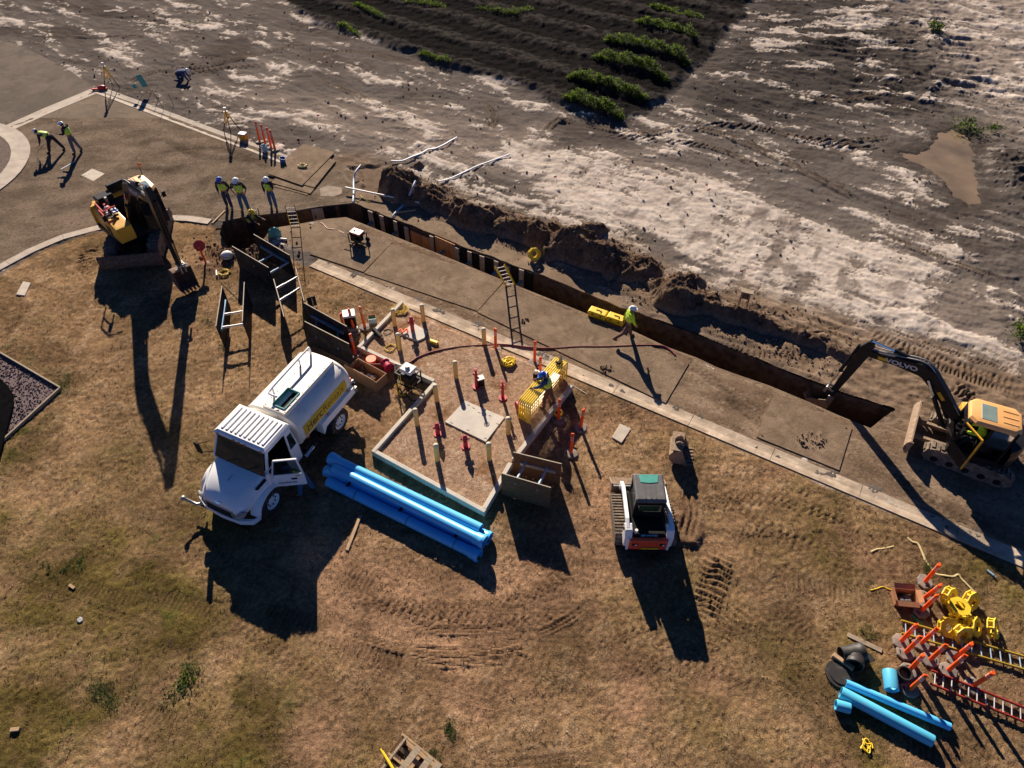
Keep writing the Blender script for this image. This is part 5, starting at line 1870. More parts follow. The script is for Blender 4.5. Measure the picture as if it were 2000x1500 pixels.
    mb.loft([rr_(*ra, cz1 - 0.06), rr_(*ra, cz1 + 0.02), rr_(ra[0] + 0.05, ra[1] - 0.05, ra[2] + 0.05, ra[3] - 0.05, cz1 + 0.10), rr_(ra[0] + 0.12, ra[1] - 0.14, ra[2] + 0.12, ra[3] - 0.12, cz1 + 0.125)])
    roof = mb.build("cab_roof", cabcol, t, smooth=True, ang=28)
    mb = MB()
    xs0, xs1 = (cx0 + (cx1 - cx0) * 0.45), cx1 - 0.34
    mb.slab([(xs0, cy0 + 0.18), (xs1, cy0 + 0.18), (xs1, cy1 - 0.12), (xs0, cy1 - 0.12)], cz1 + 0.10, cz1 + 0.135)
    mb.build("skylight", K['green_glass'], roof, bevel=0.015)
    for k in range(3):
        y = cy0 + 0.26 + (cy1 - cy0 - 0.5) * k / 2
        mb = MB()
        mb.bar((cx0 + 0.06, y, cz1 + 0.128), (cx0 + (cx1 - cx0) * 0.34, y, cz1 + 0.128), 0.035, 0.03)
        mb.build("roof_rib", K['charcoal'] if False else cabcol, roof)
    for nm, q in (("front_window", ((cx1 + 0.01, cy0, cz0 + 0.55), (cx1 + 0.01, cy1, cz0 + 0.55), (cx1 - 0.10, cy1, cz1 - 0.06), (cx1 - 0.10, cy0, cz1 - 0.06))),
                  ("right_window", ((cx0, cy0 - 0.005, cz0 + 0.3), (cx1, cy0 - 0.005, cz0 + 0.3), (cx1 - 0.1, cy0 - 0.005, cz1 - 0.06), (cx0, cy0 - 0.005, cz1 - 0.06))),
                  ("rear_window", ((cx0 - 0.005, cy0, cz0 + 0.8), (cx0 - 0.005, cy1, cz0 + 0.8), (cx0 - 0.005, cy1, cz1 - 0.06), (cx0 - 0.005, cy0, cz1 - 0.06))),
                  ("left_window", ((cx0, cy1 + 0.005, cz0 + 0.7), ((cx0 + cx1) / 2 - 0.1, cy1 + 0.005, cz0 + 0.7), ((cx0 + cx1) / 2 - 0.1, cy1 + 0.005, cz1 - 0.06), (cx0, cy1 + 0.005, cz1 - 0.06)))):
        if nm == "front_window" and open_door:
            # front pane slid up under the roof, standing proud as a dark visor
            mb = MB()
            mb.bar((cx1 - 0.06, cy0, cz1 - 0.22), (cx1 - 0.06, cy1, cz1 - 0.22), 0.03, 0.36)
            mb.build("sun_visor", K['charcoal'], t)
            continue
        mb = MB()
        mb.add(q, [(0, 1, 2, 3)])
        mb.build(nm, glass("cab_glass", (0.02, 0.035, 0.035), 0.05, 0.6), t)
    mb = MB()
    mb.box(((cx0 + cx1) / 2, (cy0 + cy1) / 2, cz0 + 0.03), (cx1 - cx0 - 0.05, cy1 - cy0 - 0.05, 0.06))
    mb.box((cx0 + 0.42, (cy0 + cy1) / 2, cz0 + 0.28), (0.48, 0.48, 0.42))
    mb.box((cx0 + 0.20, (cy0 + cy1) / 2, cz0 + 0.75), (0.12, 0.46, 0.65))
    mb.box((cx0 + 0.62, cy1 - 0.16, cz0 + 0.48), (0.4, 0.16, 0.4))
    mb.box((cx0 + 0.62, cy0 + 0.16, cz0 + 0.48), (0.4, 0.16, 0.4))
    mb.build("cab_interior", K['black'], t)
    # door, open along the left flank or closed
    if open_door:
        D = Matrix.Translation((cx1 - 0.02, cy1 + 0.02, 0)) @ Matrix.Rotation(R(-38), 4, 'Z')
        D = Matrix.Translation(((cx0 + cx1) / 2 - 0.05, cy1 + 0.04, 0)) @ Matrix.Rotation(R(158), 4, 'Z')
        mb = MB()
        L = 0.78
        D = Matrix.Translation((cx1, cy1 + 0.02, 0)) @ Matrix.Rotation(R(-55), 4, 'Z')
        for a_, b_, q_ in (((0, cz0), (0, cz1 - 0.1), 0), ((0, cz1 - 0.1), (-L, cz1 - 0.06), 1), ((-L, cz1 - 0.06), (-L, cz0), 1), ((-L, cz0), (0, cz0), 0), ((0, cz0 + 0.5), (-L, cz0 + 0.5), 0)):
            mb.bar((a_[0], 0, a_[1]), (b_[0], 0, b_[1]), 0.045, 0.05, q_, up=(0, 1, 0))
        mb.prism([(0, cz0), (-L, cz0), (-L, cz0 + 0.5), (0, cz0 + 0.5)], -0.02, 0.02)
        d = xf(mb, D).build("cab_door", [K['charcoal'], sidecol], t)
    else:
        mb = MB()
        mb.add([((cx0 + cx1) / 2 - 0.05, cy1 + 0.01, cz0 + 0.1), (cx1, cy1 + 0.01, cz0 + 0.1), (cx1 - 0.1, cy1 + 0.01, cz1 - 0.06), ((cx0 + cx1) / 2 - 0.05, cy1 + 0.01, cz1 - 0.06)], [(0, 1, 2, 3)])
        mb.build("cab_door", K['glass'], t)
    mb = MB()
    for s, y in ((1, cy1 + 0.15), (-1, -1.05 * S)):
        x = cx1 - 0.05 if s == 1 else 0.75 * S
        z = cz1 - 0.35 if s == 1 else zt + 0.25
        mb.bar((x, y - 0.12 * s, z - 0.1), (x + 0.05, y, z), 0.025, 0.025)
        mb.box((x + 0.06, y + 0.04 * s, z), (0.05, 0.16, 0.26))
    struct(mb.build("mirror_pair", K['black'], t), "stuff")
    # boom, stick, rams, linkage, bucket
    F, Bd, T, Pn = [Vector(p) for p in (arm['foot'], arm['bend'], arm['tip'], arm['pin'])]
    w = arm['w']
    c1, c2 = F.lerp(Bd, 0.55) + Vector((0, 0, 0.04)), Bd.lerp(T, 0.5) + Vector((0, 0, 0.04))
    boom = beam([F, c1, Bd - (Bd - c1) * 0.16, Bd + (c2 - Bd) * 0.2, c2, T], [w, w, w * 1.05, w * 1.05, w * 0.95, w * 0.85], [w * 1.2, w * 1.6, w * 1.95, w * 1.85, w * 1.35, w * 0.9]).build("boom", K['charcoal'], t, bevel=0.015)
    pl = (T - F)
    pl.z = 0
    pl.normalize()
    side = Vector((-pl.y, pl.x, 0))
    td = (Pn - T).normalized()
    Stop = T - td * (0.55 * S)
    stick = beam([Stop, T - td * 0.12, T + td * 0.25 * S, Pn], [w * 0.8, w * 0.85, w * 0.85, w * 0.62], [w * 0.7, w * 1.7, w * 1.5, w * 0.8], up=pl).build("stick", K['charcoal'], t, bevel=0.012)
    up = Vector((0, 0, 1))
    for s in (-1, 1):
        cylinder_ram(F + pl * 0.25 + side * w * 0.8 * s - up * 0.35, Bd.lerp(F, 0.12) + side * w * 0.75 * s - up * 0.05, w * 0.30, t, "boom_ram", 0.62)
    bn = side.cross((T - Bd).normalized())
    if bn.z < 0:
        bn = -bn
    cylinder_ram(Bd.lerp(F, 0.10) + bn * w * 1.25, Stop + bn * 0.02, w * 0.30, t, "stick_ram", 0.6)
    sn = side.cross(td)
    if sn.dot(pl) < 0:
        sn = -sn
    kk = arm.get('link', 0.3) * S
    Lk = Pn - td * 0.32 * S + sn * kk
    cylinder_ram(T - td * 0.10 + sn * w * 1.0, Lk, w * 0.24, t, "bucket_ram", 0.6)
    mb = MB()
    for s in (-1, 1):
        mb.bar(Lk + side * w * 0.45 * s, Pn - td * 0.30 * S + side * w * 0.45 * s, 0.04, 0.09)
        mb.bar(Lk + side * w * 0.3 * s, Pn + sn * 0.28 * S + side * w * 0.3 * s, 0.05, 0.10)
    mb.cyl(Pn - side * w * 0.8, Pn + side * w * 0.8, 0.05, n=10)
    mb.cyl(Lk - side * w * 0.6, Lk + side * w * 0.6, 0.04, n=10)
    struct(mb.build("bucket_linkage", K['steel'], t), "stuff")
    ba = arm['bucket_rot']
    MBk = Matrix.Translation(Pn) @ Matrix((pl, side, up)).transposed().to_4x4() @ Matrix.Rotation(R(ba), 4, 'Y')
    bucket_mesh(arm['bucket_w'], 0.92 * S, arm['bucket_m'], "bucket", t, MBk, 5)
    # hoses along the boom top
    for s in (-0.3, 0.3):
        mb = MB()
        mb.tube(smooth_line([F + up * w * 0.9 + side * w * s, c1 + bn * w * 0.95 + side * w * s, Bd + bn * w * 1.15 + side * w * s, c2 + bn * w * 0.9 + side * w * s, T + bn * w * 0.9 + side * w * s], 5), 0.022, 6)
        mb.build("hydraulic_hose", K['steel'], t, smooth=True)
    # maker's name and yellow panels on both boom flanks
    for s in (-1, 1):
        bdir = (T - Bd).normalized() * (-s)
        o = lettering("VOLVO", 0.26 * S, t, Bd.lerp(T, 0.38) + side * (w * 0.515) * s, bdir, side.cross(bdir) * s, K['lettering_white'], 0.008, 1.25)
        for a_, b_, f in ((Bd, T, 0.68), (F, Bd, 0.5)):
            dd = (b_ - a_).normalized()
            nn = side.cross(dd)
            p = a_.lerp(b_, f) + side * (w * 0.52) * s
            mb = MB()
            mb.add([p - dd * 0.17 - nn * 0.06, p + dd * 0.17 - nn * 0.06, p + dd * 0.17 + nn * 0.06, p - dd * 0.17 + nn * 0.06], [(0, 1, 2, 3)])
            mb.build("boom_sticker", K['sign_yellow'], t)
    return t


def in_house(pos, house, p):
    d = Vector((p[0] - pos[0], p[1] - pos[1], 0))
    d.rotate(Matrix.Rotation(-R(house), 3, 'Z'))
    return Vector((d.x, d.y, p[2]))


posR, hR = (15.9, 15.1), 156.0
ih = lambda p: in_house(posR, hR, p)
excR = excavator("black and orange excavator with an open cab reaching its arm into the trench end", posR, 150.0, hR, 0.95,
          dict(foot=ih((15.05, 15.45, 1.55)), bend=ih((13.89, 16.45, 2.85)), tip=ih((12.43, 17.81, 2.40)), pin=ih((12.15, 18.07, -0.15)), w=0.26, tail=1.25, hood_z=1.62,
               cab=(-0.48, 0.98, 0.02, 1.04, 0.98, 2.52), bucket_w=0.85, bucket_m=K['dirty_steel'], bucket_rot=-35, blade_x=1.92, blade_w=2.15, blade_z=0.12, link=0.28),
          K['orange_exc'], K['yellow_exc'], False, True)
posL, hL = (-17.36, 27.6), -46.4
il = lambda p: in_house(posL, hL, p)
excL = excavator("black excavator with yellow side panels on the lawn, arm hanging straight down", posL, -81.0, hL, 1.12,
          dict(foot=Vector((0.35, -0.05, 1.75)), bend=Vector((2.3, -0.05, 3.95)), tip=Vector((4.95, -0.05, 4.55)), pin=Vector((4.85, -0.05, 1.15)), w=0.29, tail=1.6, hood_z=2.0,
               cab=(-0.25, 1.15, 0.30, 1.22, 1.15, 2.80), bucket_w=0.82, bucket_m=K['rust'], bucket_rot=18, blade_x=2.12, blade_w=2.60, blade_z=0.06, link=0.30),
          K['orange_exc'], K['yellow_exc'], True, False)
# extras on the left excavator: beacon, guard rails, clutter of a red tool box tray
mb = MB()
mb.bar((-0.35, 1.25, 2.8), (-0.55, 1.32, 3.15), 0.025, 0.025)
mb.build("beacon_arm", K['black'], excL)
mb = MB()
mb.ell((-0.56, 1.33, 3.2), (0.07, 0.07, 0.09), 10, 6)
mb.build("beacon", K['amber'], excL, smooth=True)
mb = MB()
for p, q in (((0.85, -1.15, 1.9), (0.85, -1.15, 2.55)), ((0.05, -1.15, 1.95), (0.05, -1.15, 2.6)), ((0.85, -1.15, 2.55), (0.05, -1.15, 2.6)), ((0.85, -1.15, 2.25), (0.05, -1.15, 2.28)), ((0.85, -1.15, 2.55), (0.85, -0.6, 2.6))):
    mb.bar(p, q, 0.045, 0.045)
mb.build("guard_rail", K['red'], excL)
mb = MB()
mb.box((-0.95, -0.55, 2.15), (0.5, 0.7, 0.3), rz=0.1)
mb.box((-1.3, 0.2, 2.25), (0.2, 0.8, 0.45), rz=0.1)
mb.build("rear_tool_box", K['charcoal'], excL, bevel=0.03)
mb = MB()
mb.box((-0.30, -0.72, 2.07), (0.55, 0.1, 0.16), rz=0.15)
mb.build("red_tool_tray", K['red'], excL)
mb = MB()
for k in range(16):
    mb.ell((0.15 + random.uniform(-0.32, 0.32), -0.72 + random.uniform(-0.22, 0.22), 2.05 + 0.07 * random.random()), (0.05 + 0.07 * random.random(), 0.05 + 0.06 * random.random(), 0.05), 6, 4, mi=k % 3)
struct(mb.build("rags_and_bottles", [K['hat_white'], K['grey_cloth'], K['hat_blue']], excL), "stuff")


def track_loader():
    t = thing("track_loader", "compact white tracked loader with a red tail panel and dark cab on the lawn", "loader", (4.18, 12.33, 0), R(89))
    for s in (-1, 1):
        path = [(0.72 + 0.2 * math.cos(R(q)), 0.22 + 0.2 * math.sin(R(q))) for q in range(-90, 91, 30)] + [(0.35, 0.50), (-0.35, 0.60)] + [(-0.72 + 0.24 * math.cos(R(q)), 0.34 + 0.24 * math.sin(R(q))) for q in range(80, 240, 30)] + [(-0.5, 0.03)]
        mb = MB()
        mb.loft([[Vector((x, (0.62 + dy) * s, z)) for x, z in path] for dy in (0, 0.34)], caps=True)
        tr_ = mb.build("crawler_track", K['track'], t, smooth=True, ang=30)
        n = len(path)
        for i in range(n):
            a, b = Vector((path[i][0], 0, path[i][1])), Vector((path[(i + 1) % n][0], 0, path[(i + 1) % n][1]))
            d = b - a
            for j in range(max(1, round(d.length / 0.11))):
                p = a.lerp(b, (j + 0.5) / max(1, round(d.length / 0.11)))
                dn = d.normalized()
                nn = dn.cross(Vector((0, 1, 0)))
                if nn.dot(p - Vector((0, 0, 0.3))) < 0:
                    nn = -nn
                mb = MB()
                mb.box(p + nn * 0.015 + Vector((0, 0.79 * s, 0)), (0.055, 0.32, 0.035), M=Matrix((dn, Vector((0, 1, 0)), nn)).transposed())
                mb.build("track_lug", K['track'], tr_)
        # lift arm: from a rear tower forward along the cab, then down to the bucket
        mb = beam([(-0.98, 0.66 * s, 1.22), (-0.7, 0.66 * s, 1.30), (0.55, 0.64 * s, 1.12), (0.98, 0.62 * s, 0.78), (1.10, 0.60 * s, 0.32)], [0.11] * 5, [0.20, 0.20, 0.17, 0.17, 0.15])
        mb.build("lift_arm", K['white'], t, bevel=0.012)
        mb = MB()
        mb.prism([(-1.15, 0.50), (-0.75, 0.50), (-0.72, 1.15), (-0.85, 1.34), (-1.08, 1.30), (-1.18, 1.0)], 0.52 * s, 0.74 * s)
        mb.build("rear_tower", K['white'], t, bevel=0.02)
        cylinder_ram((-0.9, 0.54 * s, 0.85), (0.35, 0.56 * s, 1.10), 0.05, t, "lift_ram", 0.6)
        mb = MB()
        mb.cyl((-0.95, 0.755 * s, 1.2), (-0.95, 0.79 * s, 1.2), 0.05, n=10)
        mb.build("pivot_cap", K['black'], t)
    mb = MB()
    mb.loft([[Vector(p) for p in ((x0, -0.58, z), (x1, -0.58, z), (x1, 0.58, z), (x0, 0.58, z))] for x0, x1, z in ((-1.0, 0.85, 0.25), (-1.08, 0.9, 0.5), (-1.10, 0.55, 0.95), (-1.0, 0.45, 1.05))])
    mb.build("body", K['charcoal'], t, bevel=0.02)
    mb = MB()
    mb.loft([[Vector(p) for p in ((x, -w, z0), (x, w, z0), (x - 0.03, w * 1.0, z1), (x - 0.03, -w, z1))] for x, w, z0, z1 in ((-1.10, 0.58, 0.42, 1.02), (-1.20, 0.58, 0.42, 1.00), (-1.23, 0.55, 0.46, 0.96))])
    tail = mb.build("tail_panel", K['loader_red'], t, bevel=0.02)
    for s in (-1, 1):
        mb = MB()
        mb.box((-1.255, 0.42 * s, 0.78), (0.03, 0.15, 0.09))
        lt = mb.build("tail_light", K['black'], tail)
        mb = MB()
        mb.box((-1.272, (0.42 - 0.03 * s) * s, 0.78), (0.015, 0.06, 0.06))
        mb.build("lens", K['hat_white'], lt)
        mb = MB()
        mb.prism([(-1.22, 0.40), (-1.06, 0.40), (-1.06, 1.04), (-1.20, 1.04)], 0.58 * s, 0.66 * s)
        mb.build("tail_frame", K['white'], t, bevel=0.012)
    mb = MB()
    mb.box((-1.262, -0.06, 0.56), (0.01, 0.52, 0.09))
    mb.build("yellow_sticker", K['sign_yellow'], tail)
    mb = MB()
    mb.box((-1.15, 0, 0.36), (0.22, 1.3, 0.10))
    mb.build("rear_bumper", K['charcoal'], t, bevel=0.015)
    mb = MB()
    mb.loft([[Vector(p) for p in ((-1.10, -0.50, z), (-0.48, -0.50, z), (-0.48, 0.50, z), (-1.10, 0.50, z))] for z in (1.02, 1.10)])
    hd = mb.build("engine_cover", K['black'], t, bevel=0.02)
    o = lettering("207-14-7983", 0.10, t, (-1.108, 0.0, 1.065), (0, -1, 0), (0.25, 0, 1), K['lettering_blue'], 0.003)
    mb = MB()
    mb.cyl((-1.02, 0.40, 1.08), (-1.02, 0.40, 1.24), 0.05, n=8)
    mb.build("exhaust", K['pvc'], t, smooth=True)
    # cab
    mb = MB()
    for x, y in ((-0.42, 0.42), (-0.42, -0.42), (0.50, 0.42), (0.50, -0.42)):
        mb.bar((x, y, 0.98), (x - (0.08 if x > 0 else 0), y, 1.92), 0.08, 0.08)
    for y in (-0.42, 0.42):
        mb.bar((-0.42, y, 1.2), (0.5, y, 1.2), 0.05, 0.45)
    mb.bar((-0.42, -0.42, 1.18), (-0.42, 0.42, 1.18), 0.06, 0.36)
    mb.bar((-0.42, -0.42, 1.80), (-0.42, 0.42, 1.80), 0.06, 0.20)
    mb.build("cab_frame", K['charcoal'], t)
    mb = MB()
    K['cab_roof_grey'] = mat("cab_roof_grey", (0.10, 0.10, 0.105), 0.45, var=0.15, dust=0.2)
    mb.loft([[Vector(p) for p in ((x0, -w, z), (x1, -w, z), (x1, w, z), (x0, w, z))] for x0, x1, w, z in ((-0.50, 0.50, 0.46, 1.90), (-0.52, 0.52, 0.48, 1.97), (-0.46, 0.46, 0.43, 2.04))])
    rf = mb.build("cab_roof", K['cab_roof_grey'], t, bevel=0.02)
    for y in (-0.16, 0.0, 0.16):
        mb = MB()
        mb.bar((-0.42, y, 2.045), (0.05, y, 2.045), 0.025, 0.02)
        mb.build("roof_rib", K['cab_roof_grey'], rf)
    mb = MB()
    mb.slab([(0.16, -0.26), (0.44, -0.30), (0.44, 0.30), (0.16, 0.26), (0.13, 0.0)], 2.03, 2.055)
    K['skylight'] = glass("skylight_teal", (0.10, 0.36, 0.30), 0.2)
    mb.build("skylight", K['skylight'], rf)
    for q, nm in ((((-0.455, -0.30, 1.40), (-0.455, 0.30, 1.40), (-0.455, 0.30, 1.68), (-0.455, -0.30, 1.68)), "rear_window"), (((-0.38, 0.425, 1.44), (0.44, 0.425, 1.44), (0.40, 0.425, 1.86), (-0.38, 0.425, 1.86)), "side_window"), (((-0.38, -0.425, 1.44), (0.44, -0.425, 1.44), (0.40, -0.425, 1.86), (-0.38, -0.425, 1.86)), "side_window")):
        mb = MB()
        mb.add(q, [(0, 1, 2, 3)])
        mb.build(nm, glass("loader_glass", (0.06, 0.12, 0.04), 0.1, 0.5), t)
    # bucket
    mb = MB()
    prof = [(1.72, 0.05), (1.22, 0.04), (1.10, 0.12), (1.08, 0.42), (1.16, 0.52), (1.20, 0.50), (1.14, 0.40), (1.15, 0.16), (1.25, 0.09), (1.72, 0.08)]
    mb.prism(prof, -0.88, 0.88)
    for s in (-1, 1):
        mb.prism([(1.72, 0.05), (1.10, 0.05), (1.08, 0.42), (1.18, 0.54), (1.35, 0.38), (1.72, 0.12)], s * 0.88, s * 0.91)
    mb.build("bucket", K['dirty_steel'], t)
    mb = MB()
    mb.bar((1.10, -0.85, 0.48), (1.10, 0.85, 0.48), 0.05, 0.05)
    mb.build("bucket_top_bar", K['steel'], t)


track_loader()

# loose digging bucket lying on its back beside the loader
t = thing("excavator_bucket", "dusty toothed excavator bucket lying alone on the lawn above the loader", "bucket", (gp(1324, 888).x, gp(1324, 888).y, 0.02), R(-14))
Mx = Matrix.Translation((-0.05, 0, 0.50)) @ Matrix.Rotation(R(-78), 4, 'Y') @ Matrix.Scale(1.0, 4)
bucket_mesh(0.86, 0.80, K['dirty_steel'], "bucket_shell", t, Matrix.Translation((0.05, 0, 0.70)) @ Matrix.Rotation(R(4), 4, 'Y'), 6)
mb = MB()
for q, sz in (((-0.27, 0, 0.69), (0.10, 0.84, 0.035)), ((0.03, 0, 0.70), (0.12, 0.84, 0.035)), ((-0.125, 0.27, 0.695), (0.19, 0.30, 0.035)), ((-0.125, -0.27, 0.695), (0.19, 0.30, 0.035))):
    mb.box(q, sz)
mb.build("top_plate", K['dirty_steel'], t)
mb = MB()
for s in (-1, 1):
    mb.prism([(-0.20, 0.68), (0.06, 0.70), (0.04, 0.84), (-0.08, 0.88), (-0.18, 0.80)], s * 0.14 - 0.02, s * 0.14 + 0.02)
mb.build("hanger_ears", K['dirty_steel'], t)
# ================================================================== SITE OBJECTS
def shield(label, A, B, C, D, h=1.2, m='ply_dark', rails=True, spreaders=((0.35, 0.75), (0.75, 0.75)), strut='blue_strut', z0=0.0, th=0.03, group=None, rail_mat='rail_blue'):
    """two standing shoring panels A-B and C-D held apart by struts"""
    A, B, C, D = [Vector((p[0], p[1])) for p in (A, B, C, D)]
    mid = (A + B + C + D) / 4
    t = thing("trench_shield", label, "trench shield", (mid.x, mid.y, z0), 0, group)
    loc = lambda p: p - mid
    for p, q, o in ((A, B, C), (C, D, A)):
        d = (q - p).normalized()
        n = Vector((-d.y, d.x))
        if n.dot(o - p) < 0:
            n = -n
        mb = MB()
        pp, qq = loc(p), loc(q)
        mb.slab([pp, qq, qq + n * th, pp + n * th], 0.0, h)
        m_e = mb.build("shoring_panel", [K[m]], t, bevel=0.003)
        mb = MB()
        mb.bar((*(pp + n * th / 2), h + 0.004), (*(qq + n * th / 2), h + 0.004), th * 1.05, 0.012)
        mb.build("panel_edge", K['ply_edge'], m_e)
        if rails:
            mb = MB()
            a, b = pp.lerp(qq, 0.16) + n * (th + 0.04), pp.lerp(qq, 0.90) + n * (th + 0.04)
            mb.bar((*a, h * 0.62), (*b, h * 0.62), 0.08, 0.13)
            mb.build("waler_rail", K[rail_mat], t, bevel=0.006)
    dAB, dCD = B - A, D - C
    for f, hz in spreaders:
        p, q = loc(A + dAB * f), loc(C + dCD * f)
        mb = MB()
        mb.cyl((*p, h * hz), (*q, h * hz), 0.04, n=10)
        mb.cyl((*p, h * hz), (*p.lerp(q, 0.35), h * hz), 0.055, n=10)
        mb.build("spreader_strut", K[strut], t, smooth=True)
    return t


shield("dark shoring box standing half over the trench head, blue struts between its panels", (-12.28, 25.56), (-10.33, 24.05), (-11.54, 26.47), (-9.61, 24.94), spreaders=((0.52, 0.62), (0.92, 0.62)))
shield("narrow dark shoring box standing alone on the lawn nearest the left excavator arm", (-11.97, 22.83), (-11.54, 20.41), (-11.09, 23.1), (-10.55, 20.68), spreaders=((0.52, 0.62), (0.84, 0.62)), strut='alu', m='ply_dark')
shield("open shoring box with pale metal struts between the narrow box and the concrete kerb frame", (-9.95, 23.3), (-9.0, 20.95), (-9.17, 24.1), (-8.37, 21.9), spreaders=((0.18, 0.85), (0.50, 0.85)), strut='alu', m='ply_dark', rails=False)
shield("long dark shoring box behind the water truck tank, beside the white cooler", (-8.14, 20.68), (-6.2, 19.41), (-8.37, 21.81), (-6.42, 20.41), spreaders=((0.22, 0.5), (0.72, 0.5)), strut='rail_blue')
shield("brown plywood shoring box with blue struts at the corner of the concrete frame", (-0.35, 13.42), (1.23, 12.86), (0.05, 14.3), (1.62, 13.82), spreaders=((0.28, 0.72), (0.72, 0.72)), m='ply_brown', strut='blue_strut', rail_mat='alu')
# plank panel lying against the small ply box behind the long shield
t = thing("shovel_head_board", "small dark board on a pale handle standing behind the long shoring box", "board", (gp(612, 600).x, gp(612, 600).y, 0), 0.4)
mb = MB()
mb.box((0, 0, 0.32), (0.36, 0.04, 0.5))
mb.build("board", K['ply_dark'], t)
mb = MB()
mb.cyl((0.02, -0.04, 0.0), (0.02, -0.03, 0.5), 0.025, n=8)
mb.build("handle", K['pvc'], t)

# ---------------------------------------------------------------- low concrete frame round the bollards
t = thing("concrete_wall", "low L-shaped concrete wall frame enclosing the bollards and red hydrants", "low wall")
OUT = [(-4.72, 22.98), (-6.16, 20.22), (-2.99, 18.31), (-4.90, 15.03), (-0.90, 12.53), (0.02, 14.50), (2.30, 18.10)]
ww, hh = 0.15, 0.28
for i in range(len(OUT) - 1):
    a, b = Vector(OUT[i]), Vector(OUT[i + 1])
    d = (b - a).normalized()
    nn = Vector((-d.y, d.x))            # inside lies to the left of this run
    a2 = a + d * (ww + 0.004 if i not in (0,) else 0)
    if i == 2:
        a2 = a - d * 0.0
    mb = MB()
    mb.slab([a2, b, b + nn * ww, a2 + nn * ww], -0.2, hh)
    mb.build("wall_run", K['concrete_pale'], t, bevel=0.012)

# ---------------------------------------------------------------- bollards
def bollard0():
    t = thing("bollard", "", "bollard", group="cream bollards inside the concrete frame")
    mb = MB()
    mb.cyl((0, 0, -0.05), (0, 0, 0.86), 0.088, n=18)
    mb.build("post", K['bollard'], t, smooth=True)
    mb = MB()
    mb.ell((0, 0, 0.86), (0.086, 0.086, 0.055), 18, 5, v0=0)
    mb.build("concrete_cap", K['bollard_cap'], t, smooth=True)
    return t


BOLL = [((828, 632), "rear bollard beside the gutter, between the yellow coil and the tall red hydrant"), ((772, 641), "bollard next to the yellow rope coil by the left corner of the frame"),
        ((782, 688), "bollard standing over the red hose left of the tall red hydrant"), ((946, 678), "bollard by the gutter just left of the nearest upright orange delineator"),
        ((891, 743), "bollard above the concrete pad, whose shadow falls onto the pad"), ((854, 788), "bollard left of the concrete pad, right of the frame's inner corner"),
        ((816, 835), "bollard by the left run of the concrete frame, above the two front bollards"), ((855, 904), "left of the two front bollards, close to the long side facing the blue pipes"),
        ((956, 902), "right of the two front bollards, beside the brown plywood box"), ((992.5, 852), "bollard between the concrete pad and the crimson hose roll")]
b0 = None
for px_, lab in BOLL:
    p = gp(*px_)
    if b0 is None:
        b0 = bollard0()
        b0.location, b0["label"] = (p.x, p.y, 0.14), lab
    else:
        copy_thing(b0, (p.x, p.y, 0.14), (R(random.uniform(-1, 1)), R(random.uniform(-1, 1)), 0), lab)

# pads inside the frame
def pad(label, px, z0, z1, m='concrete_pale', cat="concrete pad", name="concrete_pad", joint=True):
    pts = [(p.x, p.y) for p in gps(*px, z=z1)]
    c = Vector((sum(p[0] for p in pts) / len(pts), sum(p[1] for p in pts) / len(pts)))
    t = thing(name, label, cat, (c.x, c.y, 0))
    mb = MB()
    mb.slab([Vector(p) - c for p in pts], z0, z1)
    mb.build("slab", K[m], t, bevel=0.01)
    return t, c


p1, c1 = pad("pale concrete pad with small lift slots in the middle of the bollards", ((908, 782), (986, 815), (949, 863), (869, 824)), 0.05, 0.21)
for u, v in ((915, 791), (925, 797), (957, 812), (882, 826), (914, 840), (948, 856), (972, 828), (936, 806)):
    q = gp(u, v, 0.212)
    mb = MB()
    mb.box((q.x - c1.x, q.y - c1.y, 0.212), (0.10, 0.02, 0.006), rz=-0.45)
    mb.build("lift_slot", K['black'], p1)
pad("small pale concrete pad under the tall red hydrant", ((806, 630), (834, 646), (829, 660), (815, 666), (782, 652)), 0.05, 0.22)
pad("pale rectangular meter box lid beside the gutter, right of the shoring frame", ((1211, 827), (1233, 837), (1214, 865), (1195, 854)), -0.05, 0.05, 'concrete', "utility cover", "meter_box")
pad("pale square concrete cover set flush into the court paving", ((180, 329), (205, 339), (182, 354), (158, 342)), -0.05, 0.012, 'concrete', "utility cover", "meter_box")
pad("small pale box lid in the lawn at the left, under the kerb curve", ((45, 549), (60, 552), (48, 577), (31, 575)), -0.05, 0.04, 'concrete', "utility cover", "meter_box")
pad("oval worn concrete collar in the paving next to the stacked plates", ((624, 368), (640, 362), (668, 366), (668, 378), (650, 384), (626, 383)), -0.05, 0.014, 'collar', "utility cover", "manhole_collar")
o, c = pad("small round grey valve lid in the olive grass at bottom left", ((150, 1208), (156, 1204), (161, 1207), (161, 1212), (155, 1216), (150, 1213)), -0.05, 0.05, 'alu', "utility cover", "valve_lid")

